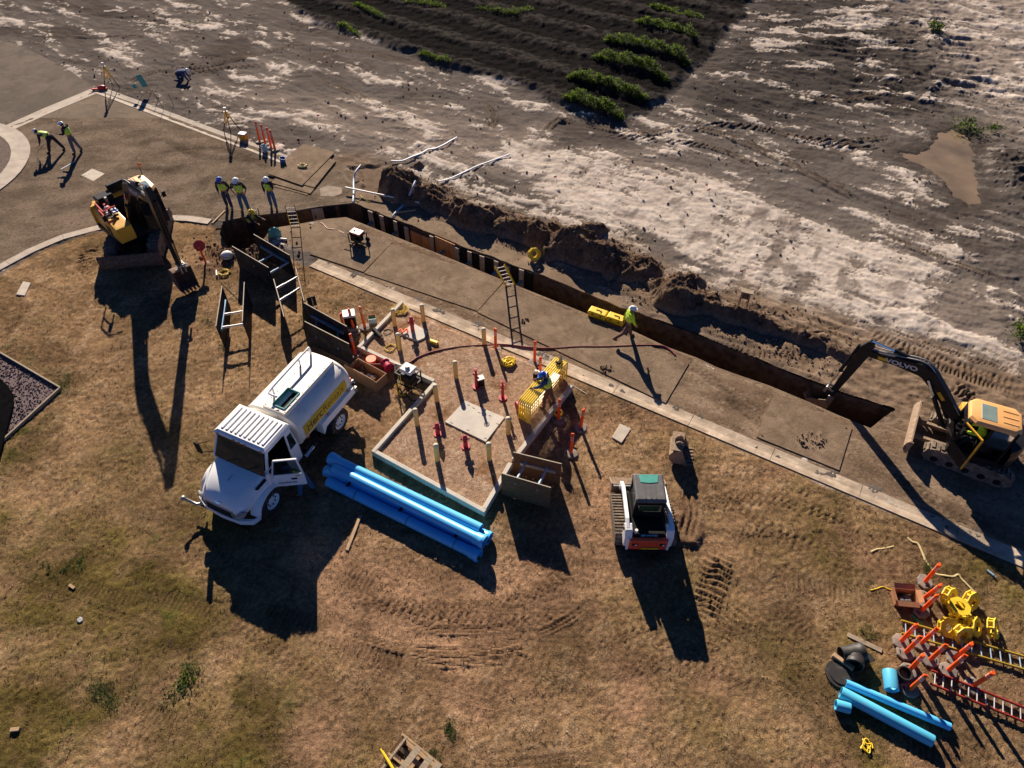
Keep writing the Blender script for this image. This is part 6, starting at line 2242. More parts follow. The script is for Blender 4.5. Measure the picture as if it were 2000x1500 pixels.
# ---------------------------------------------------------------- red hydrants and risers
def hydrant(label, px, h, kind, z=0.15):
    p = gp(*px)
    t = thing("fire_hydrant" if kind == 0 else "red_riser", label, "hydrant" if kind == 0 else "riser pipe", (p.x, p.y, z), random.uniform(0, 6))
    mb = MB()
    mb.cyl((0, 0, 0), (0, 0, 0.05), 0.16, n=14)
    mb.cyl((0, 0, 0.05), (0, 0, h * 0.72), 0.082 if kind == 0 else 0.06, n=14)
    mb.cyl((0, 0, h * 0.72), (0, 0, h * 0.78), 0.11 if kind == 0 else 0.08, n=14)
    if kind == 0:
        mb.ell((0, 0, h * 0.78), (0.09, 0.09, h * 0.18), 14, 6, v0=0)
        mb.cyl((0, 0, h * 0.92), (0, 0, h), 0.03, n=6)
    else:
        mb.cyl((0, 0, h * 0.78), (0, 0, h), 0.045, n=10)
    mb.build("barrel", K['hydrant'], t, smooth=True)
    for q, r in ((0.3, 0.055), (2.4, 0.045), (4.5, 0.045)) if kind == 0 else ((0.5, 0.035), (3.6, 0.035)):
        mb = MB()
        d = Vector((math.cos(q), math.sin(q), 0))
        mb.cyl(d * 0.06 + Vector((0, 0, h * 0.60)), d * 0.135 + Vector((0, 0, h * 0.60)), r, n=10)
        mb.cyl(d * 0.135 + Vector((0, 0, h * 0.60)), d * 0.155 + Vector((0, 0, h * 0.60)), r * 1.25, n=6)
        mb.build("outlet_cap", K['hydrant'], t, smooth=True)
    if kind == 1:
        mb = MB()
        mb.tube([(0.09 * math.cos(q), 0.09 * math.sin(q), h * 1.0) for q in [k * math.pi / 6 for k in range(12)]], 0.012, 6, closed=True)
        mb.bar((-0.09, 0, h), (0.09, 0, h), 0.014, 0.014)
        mb.build("hand_wheel", K['hydrant'], t)
    return t


hydrant("tall crimson fire hydrant standing on the small concrete pad", (807, 652), 0.80, 0)
hydrant("tall red riser pipe with a hand wheel beside the white box", (931, 761), 1.00, 1)
hydrant("red riser pipe right of the white box, near the crimson hose roll", (982, 783), 0.95, 1)
hydrant("short red hydrant left of the concrete pad's front corner", (856, 853), 0.62, 0)
hydrant("short red hydrant in front of the concrete pad, between the two front bollards", (910, 878), 0.66, 0)
p = gp(939, 757)
t = thing("white_box", "small white topped control box beside the tall red riser", "box", (p.x, p.y, 0.15), 0.4)
mb = MB()
mb.box((0, 0, 0.19), (0.26, 0.22, 0.38))
mb.build("case", K['charcoal'], t, bevel=0.01)
mb = MB()
mb.box((0, 0, 0.395), (0.28, 0.24, 0.03))
mb.build("lid", K['pvc'], t)
# orange clamps and lying yellow beam near the tall hydrant
p = gp(789, 657)
t = thing("orange_clamp", "orange tangle of clamps on the small pad beside the tall hydrant", "clamp", (p.x, p.y, 0.24))
mb = MB()
mb.tube(smooth_line([(-0.2, 0, 0.04), (-0.1, 0.12, 0.06), (0.0, -0.05, 0.05), (0.12, 0.1, 0.08), (0.2, -0.08, 0.05)], 4), 0.035, 6)
mb.build("clamp_body", K['orange'], t, smooth=True)
p, q = gp(838, 665, 0.2), gp(855, 671, 0.2)
t = thing("yellow_beam", "short yellow beam lying on the soil right of the tall hydrant", "beam", ((p.x + q.x) / 2, (p.y + q.y) / 2, 0.15))
mb = MB()
dd = (q - p)
mb.bar((-dd.x / 2, -dd.y / 2, 0.07), (dd.x / 2, dd.y / 2, 0.07), 0.12, 0.12)
mb.build("beam_body", K['yellow'], t, bevel=0.01)

# ---------------------------------------------------------------- delineators
def delineator0():
    t = thing("delineator_post", "", "delineator", group="orange delineator posts on rubber bases")
    mb = MB()
    oc = [(0.235 * math.cos(R(22.5 + 45 * k)) * 1.12, 0.235 * math.sin(R(22.5 + 45 * k))) for k in range(8)]
    mb.loft([[Vector((x * s, y * s, z)) for x, y in oc] for s, z in ((1.0, 0.0), (1.0, 0.045), (0.90, 0.06), (0.35, 0.075))])
    b = mb.build("rubber_base", K['conebase'], t, bevel=0.0)
    mb = MB()
    mb.box((0.155, 0, 0.067), (0.03, 0.10, 0.012))
    mb.build("grip_slot", K['black'], b)
    mb = MB()
    mb.cyl((0, 0, 0.06), (0, 0, 1.04), 0.060, 0.055, n=14)
    mb.cyl((0, 0, 1.04), (0, 0, 1.06), 0.055, 0.040, n=14)
    mb.bar((-0.05, 0, 1.08), (0.05, 0, 1.08), 0.03, 0.07)
    po = mb.build("post", K['orange'], t, smooth=True, ang=50)
    for z in (0.78, 0.89):
        mb = MB()
        mb.cyl((0, 0, z), (0, 0, z + 0.055), 0.0600, 0.0596, n=14, caps=False)
        mb.build("reflective_band", K['reflect'], po, smooth=True)
    return t


DEL = [  # base px, top px, label
    ((968, 684), (968, 642), "upright delineator on the gutter beside the long red hose's bend"),
    ((1044, 709), (1045, 667), "upright delineator right of the hose bend, behind the yellow barrier stack"),
    ((1054, 735), (1056, 702), "delineator hidden half behind the far left end of the yellow barrier stack"),
    ((1091, 821), (1092, 780), "delineator ringed with yellow at its foot, standing by the frame wall under the barriers"),
    ((1134, 836), (1143, 802), "delineator on the open lawn right of the barrier stack, its base fully lit"),
    ((1115, 887), (1118, 847), "delineator on the lawn straight above the plywood shoring box"),
    ((693, 650), (678, 606), "delineator leaning in front of the white cooler"),
    ((713, 640), (700, 599), "delineator just right of the white cooler"),
    ((672, 648), (669, 618), "delineator mostly hidden behind the long shoring box, left of the cooler"),
    ((694, 694), (683, 652), "delineator at the end of the long shoring box, nearest the wooden tool crate"),
    ((508, 278), (501, 239), "leftmost of four delineators beyond the court kerb"),
    ((519, 283), (510, 239), "second delineator from the left beyond the court kerb, behind a pale bucket"),
    ((530, 289), (521, 244), "third delineator from the left beyond the court kerb"),
    ((538, 294), (525, 251), "rightmost of the four delineators beyond the court kerb"),
    ((1805, 1138), (1833, 1103), "delineator standing alone nearest the yellow strap, above the cardboard box"),
    ((1802, 1170), (1841, 1152), "delineator right of the cardboard box, leaning toward the yellow pipe supports"),
    ((1798, 1194), (1832, 1166), "delineator below the leaning one, beside the cardboard box's shadow"),
    ((1758, 1254), (1791, 1219), "delineator at the left end of the yellow ladder"),
    ((1797, 1258), (1830, 1231), "delineator standing over the yellow ladder, left of the pipe supports"),
    ((1767, 1276), (1797, 1244), "delineator just below the yellow ladder's left end"),
    ((1815, 1290), (1845, 1262), "duller orange delineator in the middle of the cluster, below the yellow ladder"),
    ((1863, 1286), (1897, 1261), "rightmost delineator against the yellow ladder's lower rail"),
    ((1850, 1311), (1884, 1281), "delineator standing at the upper left end of the red ladder"),
    ((1772, 1313), (1801, 1277), "delineator beside the black ring and short blue pipe"),
    ((1775, 1348), (1806, 1321), "lowest delineator of the cluster, below the black ring"),
    ((1899, 1341), (1942, 1318), "delineator standing on the red ladder, tilted far to the right"),
]
d0 = delineator0()


def pose_post(base, top, L):
    """tilt of a post of length L from the ground point under base px whose tip lies on the sight line of top px"""
    B = gp(*base)
    best = None
    for k in range(0, 130):
        z = 0.35 + 0.006 * k * L
        T = gp(top[0], top[1], z)
        e = abs((T - B).length - L)
        # prefer the most upright of equal fits
        if best is None or e < best[0]:
            best = (e, T)
    d = (best[1] - B).normalized()
    if d.z < 0.80:
        d = Vector((d.x, d.y, 0)).normalized() * 0.6 + Vector((0, 0, 0.8))
    # tolerate small survey error: pull the axis half way to the vertical
    d = (d + Vector((0, 0, 1.2))).normalized()
    return B, Vector((0, 0, 1)).rotation_difference(d).to_euler()


for i, (b, tp, lab) in enumerate(DEL):
    B, e = pose_post(b, tp, 1.05)
    gz = 0.0
    if i in (0, 1):
        gz = 0.02
    elif 14 <= i:
        gz = 0.02
    rz = random.uniform(0, 6)
    e2 = (e.to_matrix() @ Matrix.Rotation(rz, 3, 'Z')).to_euler()
    if i == 0:
        d0.location, d0.rotation_euler, d0["label"] = (B.x, B.y, gz), e2, lab
    else:
        copy_thing(d0, (B.x, B.y, gz), e2, lab)

# red paddle on a post at the trench head
B = gp(403, 516)
t = thing("paddle_post", "orange post on a pale base carrying a round red paddle by the left excavator bucket", "delineator", (B.x, B.y, 0.0))
mb = MB()
mb.cyl((0, 0, 0), (0, 0, 0.05), 0.22, 0.19, n=8)
mb.build("rubber_base", K['conebase'], t)
mb = MB()
mb.cyl((0, 0, 0.05), (-0.05, 0.03, 0.95), 0.05, n=12)
mb.build("post", K['orange'], t, smooth=True)
mb = MB()
oc = [(0.26 * math.cos(R(22.5 + 45 * k)), 0.26 * math.sin(R(22.5 + 45 * k))) for k in range(8)]
mb.slab(oc, -0.012, 0.012)
xf(mb, Matrix.Translation((-0.02, 0.06, 0.98)) @ Matrix.Rotation(R(60), 4, 'X') @ Matrix.Rotation(R(18), 4, 'Y'))
mb.build("paddle", K['red'], t)

# ---------------------------------------------------------------- stack of yellow barriers
A0, A1 = Vector((0.50, 16.50)), Vector((1.87, 18.60))
ang = math.atan2((A1 - A0).y, (A1 - A0).x)
Lb = (A1 - A0).length + 0.1
bar0 = None
for k in range(7):
    off = -0.27 + 0.078 * k
    dn = Vector((math.sin(ang), -math.cos(ang)))
    p = (A0 + A1) / 2 + dn * off
    labs = ["yellow tube barrier, %s of the tight row beside the blue-hatted worker" % w for w in ("first", "second", "third", "fourth", "fifth", "sixth", "last", "last")]
    lab = labs[k] + (", on the hydrant side" if k == 0 else ", nearest him" if k == 6 else " from the hydrants")
    if bar0 is None:
        bar0 = thing("yellow_barrier", lab, "barrier", (p.x, p.y, 0.16), ang, "yellow barriers stacked side by side")
        mb = MB()
        loop = []
        rr = 0.13
        loop.append((Lb / 2, 0, 0.02))
        for cx, cz, a0 in ((Lb / 2 - rr, 1.0 - rr, 0), (-Lb / 2 + rr, 1.0 - rr, 90)):
            for j in range(5):
                q = R(a0 + 22.5 * j)
                loop.append((cx + rr * math.cos(q), 0, cz + rr * math.sin(q)))
        loop.append((-Lb / 2, 0, 0.02))
        mb.tube(loop, 0.028, 8)
        mb.build("frame_tube", K['yellow_rail'], bar0, smooth=True)
        for z in (0.30, 0.62):
            mb = MB()
            mb.cyl((-Lb / 2, 0, z), (Lb / 2, 0, z), 0.016, n=6)
            mb.build("cross_rail", K['yellow_rail'], bar0)
        for j in (0, 1, 6, 7):
            x = -Lb / 2 + Lb * (j + 1) / 9
            mb = MB()
            mb.cyl((x, 0, 0.05), (x, 0, 0.98), 0.012, n=6)
            mb.build("upright_bar", K['yellow_rail'], bar0)
    else:
        copy_thing(bar0, (p.x, p.y, 0.16), (0, 0, ang), lab)
pl_ = (A0.lerp(A1, 0.62)) + Vector((math.sin(ang), -math.cos(ang))) * 0.22
t = thing("sign_plate", "pale plate lying across the top of the yellow barrier stack", "plate", (pl_.x, pl_.y, 1.19), ang)
mb = MB()
mb.box((0, 0, 0.008), (0.42, 0.28, 0.012))
mb.build("plate_sheet", K['pvc'], t)
for f, lab in ((0.93, "black cordless tool lying on the far end of the yellow barriers"), (0.45, "dark cordless tool lying on the barriers beside the blue-hatted worker")):
    q = A0.lerp(A1, f)
    t = thing("power_tool", lab, "power tool", (q.x, q.y, 1.19), ang + 0.3)
    mb = MB()
    mb.box((0, 0, 0.06), (0.30, 0.10, 0.10))
    mb.box((-0.1, 0.06, 0.06), (0.09, 0.16, 0.09))
    mb.cyl((0.15, 0, 0.06), (0.25, 0, 0.06), 0.025, n=8)
    mb.build("tool_body", K['black'], t, bevel=0.015)
q = gp(1046, 744)
t = thing("spray_canister", "black and white canister standing behind the yellow barriers", "canister", (q.x, q.y, 0.15), 0.5)
mb = MB()
mb.cyl((0, 0, 0), (0, 0, 0.30), 0.11, n=12)
mb.build("can", K['black'], t, smooth=True)
mb = MB()
mb.cyl((0, 0, 0.30), (0, 0, 0.44), 0.09, 0.05, n=12)
mb.box((0.12, 0, 0.2), (0.06, 0.12, 0.28))
mb.build("cap", K['pvc'], t)
q = gp(1014, 808)
t = thing("hose_roll", "crimson rolled fire hose standing by the near end of the yellow barriers", "hose roll", (q.x, q.y, 0.16), 0.4)
mb = MB()
mb.cyl((-0.09, 0, 0.22), (0.09, 0, 0.22), 0.22, n=18)
mb.build("rolled_hose", K['crimson'], t, smooth=True)
mb = MB()
mb.cyl((0.085, 0, 0.22), (0.10, 0, 0.22), 0.07, n=10)
mb.build("coupling", K['alu'], t)
q = gp(1090, 812)
t = thing("yellow_strap_bundle", "yellow strap bundle looped round the foot of a delineator by the frame wall", "strap", (q.x, q.y, 0.12))
mb = MB()
mb.tube([(0.15 * math.cos(a * .5), 0.15 * math.sin(a * .5), 0.05 + 0.02 * math.sin(a * 1.7)) for a in range(26)], 0.035, 6)
mb.build("strap_loop", K['yellow'], t, smooth=True)


def coil(name, label, px, r, z, m, turns=9, thick=0.03, cat="hose", jit=0.12):
    p = gp(*px)
    t = thing(name, label, cat, (p.x, p.y, z))
    pts = []
    for k in range(turns * 14):
        a = 2 * math.pi * k / 14
        rr = r * (0.55 + 0.45 * random.random()) if k % 5 == 0 else r * (0.7 + 0.25 * math.sin(k * 0.37))
        pts.append((rr * math.cos(a) + random.uniform(-jit, jit) * r, rr * math.sin(a) * 0.9 + random.uniform(-jit, jit) * r, thick + 0.012 * (k / 14) + 0.02 * random.random()))
    mb = MB()
    mb.tube(smooth_line(pts, 2), thick, 6)
    mb.build("coiled_line", K[m], t, smooth=True)
    return t


coil("coiled_strap", "thick yellow strap coil on the soil left of the barrier stack", (992, 715), 0.24, 0.16, 'yellow', 6, 0.045, "strap coil", 0.25)
coil("coiled_rope", "loose yellow rope coil by the left corner of the concrete frame", (782, 612), 0.36, 0.15, 'rope_yellow', 7, 0.016, "rope coil", 0.2)
coil("coiled_rope", "pale cord coil lying on the soil beside the grey gas cylinder", (765, 686), 0.28, 0.15, 'rope_yellow', 2, 0.014, "rope coil", 0.05)
coil("coiled_cable", "thin cable ring with a white plug left of the hydrant pad", (760, 654), 0.22, 0.15, 'wood_grey', 2, 0.012, "cable coil", 0.05)
coil("coiled_hose", "pale hose coil on the torn soil right of the left excavator", (440, 534), 0.28, 0.02, 'rope_yellow', 3, 0.02, "hose coil", 0.08)
coil("coiled_strap", "olive and tan strap heap lying on the stacked steel plates", (592, 328), 0.26, 0.10, 'strap', 4, 0.03, "strap coil", 0.25)
coil("coiled_strap", "small yellow rope scrap at the bottom right beside the pipe shadow", (1691, 1458), 0.16, 0.02, 'yellow', 2, 0.018, "rope coil", 0.4)
p = gp(742, 664)
t = thing("gas_cylinder", "grey gas cylinder with a copper neck lying in the left corner of the frame", "cylinder", (p.x, p.y, 0.15), R(-52))
mb = MB()
mb.cyl((-0.42, 0, 0.11), (0.15, 0, 0.11), 0.105, n=14)
mb.build("body", K['black'], t, smooth=True)
mb = MB()
mb.cyl((0.15, 0, 0.11), (0.30, 0, 0.11), 0.09, 0.06, n=14)
mb.cyl((0.30, 0, 0.11), (0.46, 0, 0.11), 0.03, n=8)
mb.build("neck", K['rust'], t, smooth=True)

# ---------------------------------------------------------------- long red hose
hp_ = [(690, 722, .2), (700, 713, .35), (740, 712, .3), (790, 712, .22), (818, 697, .18), (850, 686, .18), (900, 677, .18), (950, 674, .18), (985, 673, .05), (1040, 679, .04), (1080, 680, .04), (1130, 677, .04), (1180, 677, .04), (1230, 675, .04), (1265, 674, .04), (1295, 676, .04), (1310, 684, .04), (1319, 693, .04)]
mb = MB()
mb.tube(smooth_line([gp(*q) for q in hp_], 6), 0.036, 8)
o = mb.build("fire_hose", K['hose_red'], smooth=True)
tag(o, "long dark red hose snaking from the wooden crate across the street to the trench", "hose")

# ---------------------------------------------------------------- crate, generator on the wall, cooler and small goods
cA, cB = gp(680, 712, .45), gp(740, 745, .45)
v = (cB - cA)
an = math.atan2(v.y, v.x)
c = gp(716, 742, .1)
t = thing("tool_crate", "open brown plywood tool crate between the truck tail and the concrete frame", "crate", (c.x + 0.05, c.y + 0.1, 0), an)
for q, s in (((0, -0.30, 0.30), (1.45, 0.03, 0.60)), ((0, 0.30, 0.26), (1.45, 0.03, 0.52)), ((0.71, 0, 0.26), (0.03, 0.57, 0.52)), ((-0.71, 0, 0.26), (0.03, 0.57, 0.52)), ((0, 0, 0.02), (1.38, 0.57, 0.03))):
    mb = MB()
    mb.box(q, s)
    mb.build("crate_side", K['crate'], t, bevel=0.004)
mb = MB()
mb.box((-0.05, -0.335, 0.36), (1.5, 0.025, 0.66))
mb.build("leaning_panel", K['crate'], t)
mb = MB()
for k in range(14):
    mb.ell((random.uniform(-.6, .6), random.uniform(-.2, .2), 0.12 + 0.1 * random.random()), (0.1, 0.07, 0.06), 7, 4, mi=k % 3)
struct(mb.build("tools_inside", [K['grey_cloth'], K['pvc'], K['black']], t), "stuff")
q = gp(727, 713)
t = thing("bucket", "bright orange lidded tub behind the wooden tool crate", "bucket", (q.x, q.y, 0), 0)
mb = MB()
mb.cyl((0, 0, 0), (0, 0, 0.34), 0.15, 0.19, n=16)
mb.build("tub", K['orange'], t, smooth=True)
mb = MB()
mb.cyl((0, 0, 0.34), (0, 0, 0.36), 0.20, n=16)
mb.build("lid", K['orange'], t)
q = gp(757, 722)
t = thing("hose_reel", "dark red hose reel on the wall top behind the tool crate", "hose reel", (q.x, q.y, 0.02), 0.6)
mb = MB()
mb.cyl((0, -0.16, 0.22), (0, 0.16, 0.22), 0.15, n=16)
mb.build("reel_drum", K['crimson'], t, smooth=True)
mb = MB()
for s in (-1, 1):
    mb.cyl((0, 0.16 * s, 0.22), (0, 0.18 * s, 0.22), 0.21, n=16)
struct(mb.build("reel_flange", K['crimson'], t, smooth=True), "stuff")
# pressure pump with a pale tank
q = gp(800, 752)
t = thing("pump_unit", "engine pump with a square pale tank and dangling yellow cables at the frame's inner corner", "pump", (q.x, q.y, 0.0), R(-32))
mb = MB()
for x in (-.36, .36):
    for y in (-.30, .30):
        mb.bar((x, y, 0), (x, y, 0.75), 0.04, 0.04)
for z in (0.25, 0.75):
    for s in (-1, 1):
        mb.bar((-.36, .30 * s, z), (.36, .30 * s, z), 0.04, 0.04)
        mb.bar((.36 * s, -.30, z), (.36 * s, .30, z), 0.04, 0.04)
mb.build("pump_frame", K['charcoal'], t)
mb = MB()
mb.box((0.02, 0.04, 0.86), (0.52, 0.44, 0.16))
mb.build("pale_tank", K['pvc'], t, bevel=0.03)
mb = MB()
mb.cyl((-0.02, 0.04, 0.94), (-0.02, 0.04, 1.03), 0.09, n=14)
mb.build("tank_cap", K['steel'], t, smooth=True)
mb = MB()
mb.box((0, 0, 0.48), (0.5, 0.4, 0.4))
mb.cyl((-.25, 0, .45), (-.42, 0, .45), 0.13, n=12)
mb.build("engine", K['charcoal'], t, bevel=0.03)
for k in range(5):
    mb = MB()
    x0 = random.uniform(-.3, .4)
    mb.tube(smooth_line([(x0, -.25, .7), (x0 + .1, -.42, .45), (x0 - .1, -.5, .2), (x0 + .2, -.62, .02), (x0 + .35, -.5, .02)], 4), 0.014, 6)
    mb.build("cable", K['yellow'] if k % 2 else K['black'], t)
mb = MB()
mb.bar((-.3, .1, .8), (-.85, .3, .45), 0.05, 0.05)
mb.bar((-.85, .3, .45), (-.7, .05, .35), 0.04, 0.04)
mb.build("handle_bar", K['steel'], t)
# cooler
q = gp(687, 640)
t = thing("cooler", "tall black water cooler with a white lid behind the long shoring box", "cooler", (q.x, q.y, 0), R(12))
mb = MB()
mb.box((0, 0, 0.36), (0.46, 0.42, 0.72))
mb.build("cooler_body", K['charcoal'], t, bevel=0.03)
mb = MB()
mb.box((0, 0, 0.77), (0.52, 0.48, 0.10))
mb.build("lid", K['pvc'], t, bevel=0.03)
mb = MB()
mb.box((0.02, -0.30, 0.13), (0.5, 0.18, 0.26))
mb.build("tray", K['steel'], t, bevel=0.02)
q = gp(728, 628)
t = thing("carton", "small open carton with a green lining beside the cooler's delineators", "carton", (q.x, q.y, 0), 0.2)
for a, b in (((0, .14, .13), (.32, .015, .26)), ((0, -.14, .13), (.32, .015, .26)), ((.155, 0, .13), (.015, .27, .26)), ((-.155, 0, .13), (.015, .27, .26))):
    mb = MB()
    mb.box(a, b)
    mb.build("carton_side", K['bucket_pale'] if b[1] < .1 and a[1] < 0 else K['carton'], t)
mb = MB()
mb.box((0, 0, .14), (.29, .25, .05))
mb.build("lining", K['green'], t)

# ---------------------------------------------------------------- generator on its plate
K['plate'] = pave_mat("dirty_trench_plate", (0.150, 0.106, 0.072), (0.240, 0.174, 0.120), (0.098, 0.069, 0.047), 0.0, 0.8)


def plate(label, px, z, th=0.025, m='plate', cat="steel plate"):
    pts = [(p.x, p.y) for p in gps(*px, z=z + th)]
    c = Vector((sum(p[0] for p in pts) / len(pts), sum(p[1] for p in pts) / len(pts)))
    t = thing("road_plate", label, cat, (c.x, c.y, z), 0, "steel plates laid on the street")
    mb = MB()
    mb.slab([Vector(p) - c for p in pts], 0, th)
    mb.build("plate_sheet", K[m], t)
    # lifting holes at two corners
    for i in (0, 2):
        q = (Vector(pts[i]) - c) * 0.88
        mb = MB()
        mb.cyl((q.x, q.y, th), (q.x, q.y, th + 0.003), 0.04, n=10)
        mb.build("lift_hole", K['black'], t)
    return t


plate("steel plate carrying the red topped generator", ((606, 496), (661, 440), (766, 473), (710, 531)), 0.006, 0.035)
plate("steel plate between the generator's plate and the long ladder", ((711, 533), (764, 476), (985, 548), (932, 607)), 0.006, 0.03)
plate("steel plate under the walking worker and the end of the red hose", ((932, 609), (984, 552), (1346, 709), (1300, 787)), 0.006, 0.035)
plate("muddy steel plate at the trench end left of the right excavator", ((1478, 853), (1512, 768), (1664, 836), (1639, 918)), 0.006, 0.035)
PS = [((668, 311), (638, 365), (532, 341), (567, 290)), ((655, 318), (615, 371), (508, 350), (545, 305)), ((660, 322), (618, 377), (516, 358), (545, 320)), ((656, 325), (608, 381), (520, 367), (545, 330))]
PS = [((592, 281), (654, 297), (590, 362), (521, 338)), ((594, 290), (656, 314), (614, 366), (524, 342)), ((592, 300), (650, 322), (606, 378), (528, 356)), ((590, 306), (645, 328), (600, 381), (535, 364))]
for i, q in enumerate(PS[::-1]):
    plate(["bottom plate of the steel stack by the court kerb", "third plate down in the steel stack by the court kerb", "second plate down in the steel stack by the court kerb", "top plate of the steel stack by the court kerb, a blue bucket on it"][i], q, 0.008 + 0.030 * i, 0.022)

q = gp(701, 476)
t = thing("generator", "portable generator with a dusty red top standing on its steel plate", "generator", (q.x, q.y, 0.05), R(-28))
mb = MB()
for x in (-.34, .34):
    for y in (-.24, .24):
        mb.bar((x, y, .06), (x, y, .56), .035, .035)
for z in (.1, .56):
    for s in (-1, 1):
        mb.bar((-.34, .24 * s, z), (.34, .24 * s, z), .035, .035)
        mb.bar((.34 * s, -.24, z), (.34 * s, .24, z), .035, .035)
mb.build("tube_frame", K['black'], t)
mb = MB()
mb.box((0, 0, .58), (.62, .44, .14))
mb.build("fuel_tank", K['gen_red'], t, bevel=.03)
mb = MB()
mb.box((0.08, 0.0, .655), (.2, .26, .012), rz=.2)
mb.cyl((-.14, 0.03, .65), (-.14, 0.03, .69), .04, n=10)
mb.build("tank_label", K['pvc'], t)
mb = MB()
mb.box((-.05, 0, .3), (.5, .36, .34))
mb.cyl((.1, -.2, .3), (.1, -.3, .3), .13, n=12)
mb.build("engine", K['charcoal'], t, bevel=.02)
for s in (-1, 1):
    mb = MB()
    mb.cyl((.3, .29 * s, .11), (.3, .34 * s, .11), .12, n=14)
    mb.build("wheel", K['rubber'], t, smooth=True)
for s in (-1, 1):
    mb = MB()
    mb.bar((-.34, .2 * s, .3), (-.75, .2 * s, .32), .03, .03)
    mb.build("handle", K['black'], t)
mb = MB()
mb.tube(smooth_line([gp(672, 455, .05), gp(655, 448, .02), gp(640, 446, .02), gp(632, 438, .02), gp(626, 434, .02)], 5), 0.012, 6)
o = mb.build("power_cable", K['red'], smooth=True)
tag(o, "thin red power cable running from the generator to the trench", "cable")

# ---------------------------------------------------------------- ladders
def ladder(label, P0, P1, w, n, rail='yellow', rung='alu', side=None, split=None, rail2=None):
    P0, P1 = Vector(P0), Vector(P1)
    d = P1 - P0
    s = side if side is not None else Vector((-d.y, d.x, 0)).normalized()
    s = Vector(s).normalized()
    t = thing("ladder", label, "ladder", P0)
    for k in (-1, 1):
        o = s * (w / 2 * k)
        for a, b, m in ((0, split or 1, rail),) + (((split, 1, rail2),) if split else ()):
            mb = MB()
            mb.bar(d * a + o, d * b + o, 0.032, 0.085)
            mb.build("side_rail", K[m], t)
    for j in range(n):
        p = d * ((j + 0.5) / n)
        mb = MB()
        mb.cyl(p - s * w / 2, p + s * w / 2, 0.018, n=8)
        mb.build("rung", K[rung], t)
    return t


K['ladder_dark'] = mat("ladder_rail_dark", (0.03, 0.03, 0.03), 0.5, dust=0.1)
# lying ladders at bottom right
a, b = gp(1760, 1224, .08), gp(2080, 1318, .08)
ladder("yellow extension ladder lying on the grass past the delineators", a, b, 0.40, 17, 'ladder_yellow', 'blue_strut')
a, b = gp(1794, 1244, .16), gp(1946, 1294, .16)
a, b = gp(1818, 1322, .10), gp(2090, 1432, .10)
ladder("red extension ladder lying on the grass below the yellow one", a, b, 0.40, 16, 'ladder_red', 'alu')
# ladder leaning out of the trench head, other end on the lawn
a, b = gp(560, 402, 0.75), gp(590, 575, -0.0)
pA, pB = gp(568, 404, 0.95), gp(588, 513, 0.0)
top = Vector((pA.x, pA.y, 0.95))
bot = gp(578, 448, 0.0)
dirv = Vector((top.x - gp(575, 437).x, top.y - gp(575, 437).y, 0))
P_hi = gp(566, 403, 1.75)
P_lo = gp(577, 442, 0.02)
ladder("ladder with a yellow lower half standing in the trench head beside three workers", P_lo + (P_lo - P_hi) * 0.8, P_hi, 0.42, 10, 'yellow', 'alu', Vector((1, 0.1, 0)), 0.82, 'ladder_dark')
# ladder out of the long trench, its shadow across the plate
P_hi = gp(976, 519, 1.62)
P_lo = gp(997, 557, 0.0)
ladder("yellow topped ladder leaning out of the long trench", P_lo + (P_lo - P_hi) * 0.9, P_hi, 0.40, 11, 'ladder_dark', 'alu', Vector((0.9, 0.35, 0)), 0.42, 'yellow')

# ---------------------------------------------------------------- pipes
def pipe(label, a, b, r, m, bell=None, wall=0.018, group=None, cat="pipe", bore=None, name="water_pipe", bands=()):
    a, b = Vector(a), Vector(b)
    d = (b - a)
    L = d.length
    d.normalize()
    t = thing(name, label, cat, a, 0, group)
    prof = [(0, r)]
    if bell == 'a':
        prof = [(0, r * 1.26), (0.06, r * 1.30), (0.12, r * 1.30), (0.15, r * 1.19), (0.30, r * 1.19), (0.40, r), (L, r)]
    elif bell == 'b':
        prof = [(0, r), (L - 0.40, r), (L - 0.30, r * 1.19), (L - 0.15, r * 1.19), (L - 0.12, r * 1.30), (L - 0.06, r * 1.30), (L, r * 1.26)]
    else:
        prof = [(0, r * 0.95), (0.04, r), (L - 0.02, r), (L, r * 0.97)]
    q = d.orthogonal().normalized()
    q2 = d.cross(q)
    n = 22
    rings = []
    for x, rr in prof + [(x, rr - wall) for x, rr in prof[::-1]]:
        rings.append([d * x + (q * math.cos(2 * math.pi * k / n) + q2 * math.sin(2 * math.pi * k / n)) * rr for k in range(n)])
    rings.append(rings[0])
    mb = MB()
    mb.loft(rings, caps=False)
    mb.build("pipe_wall", K[m], t, smooth=True, ang=50)
    if bore:
        mb = MB()
        mb.cyl(d * 0.05, d * (L - 0.05), r - wall - 0.004, n=n, caps=False)
        mb.build("bore_lining", K[bore], t)
    for f in bands:
        mb = MB()
        mb.loft([[d * (L * f + e) + (q * math.cos(2 * math.pi * k / n) + q2 * math.sin(2 * math.pi * k / n)) * (r + 0.0025) for k in range(n)] for e in (-0.012, 0.012)], caps=False)
        mb.build("insertion_mark", K['lettering_black'], t)
    return t


pr_ = 0.135
def pp3(u0, v0, u1, v1, z):
    return gp(u0, v0, z), gp(u1, v1, z)


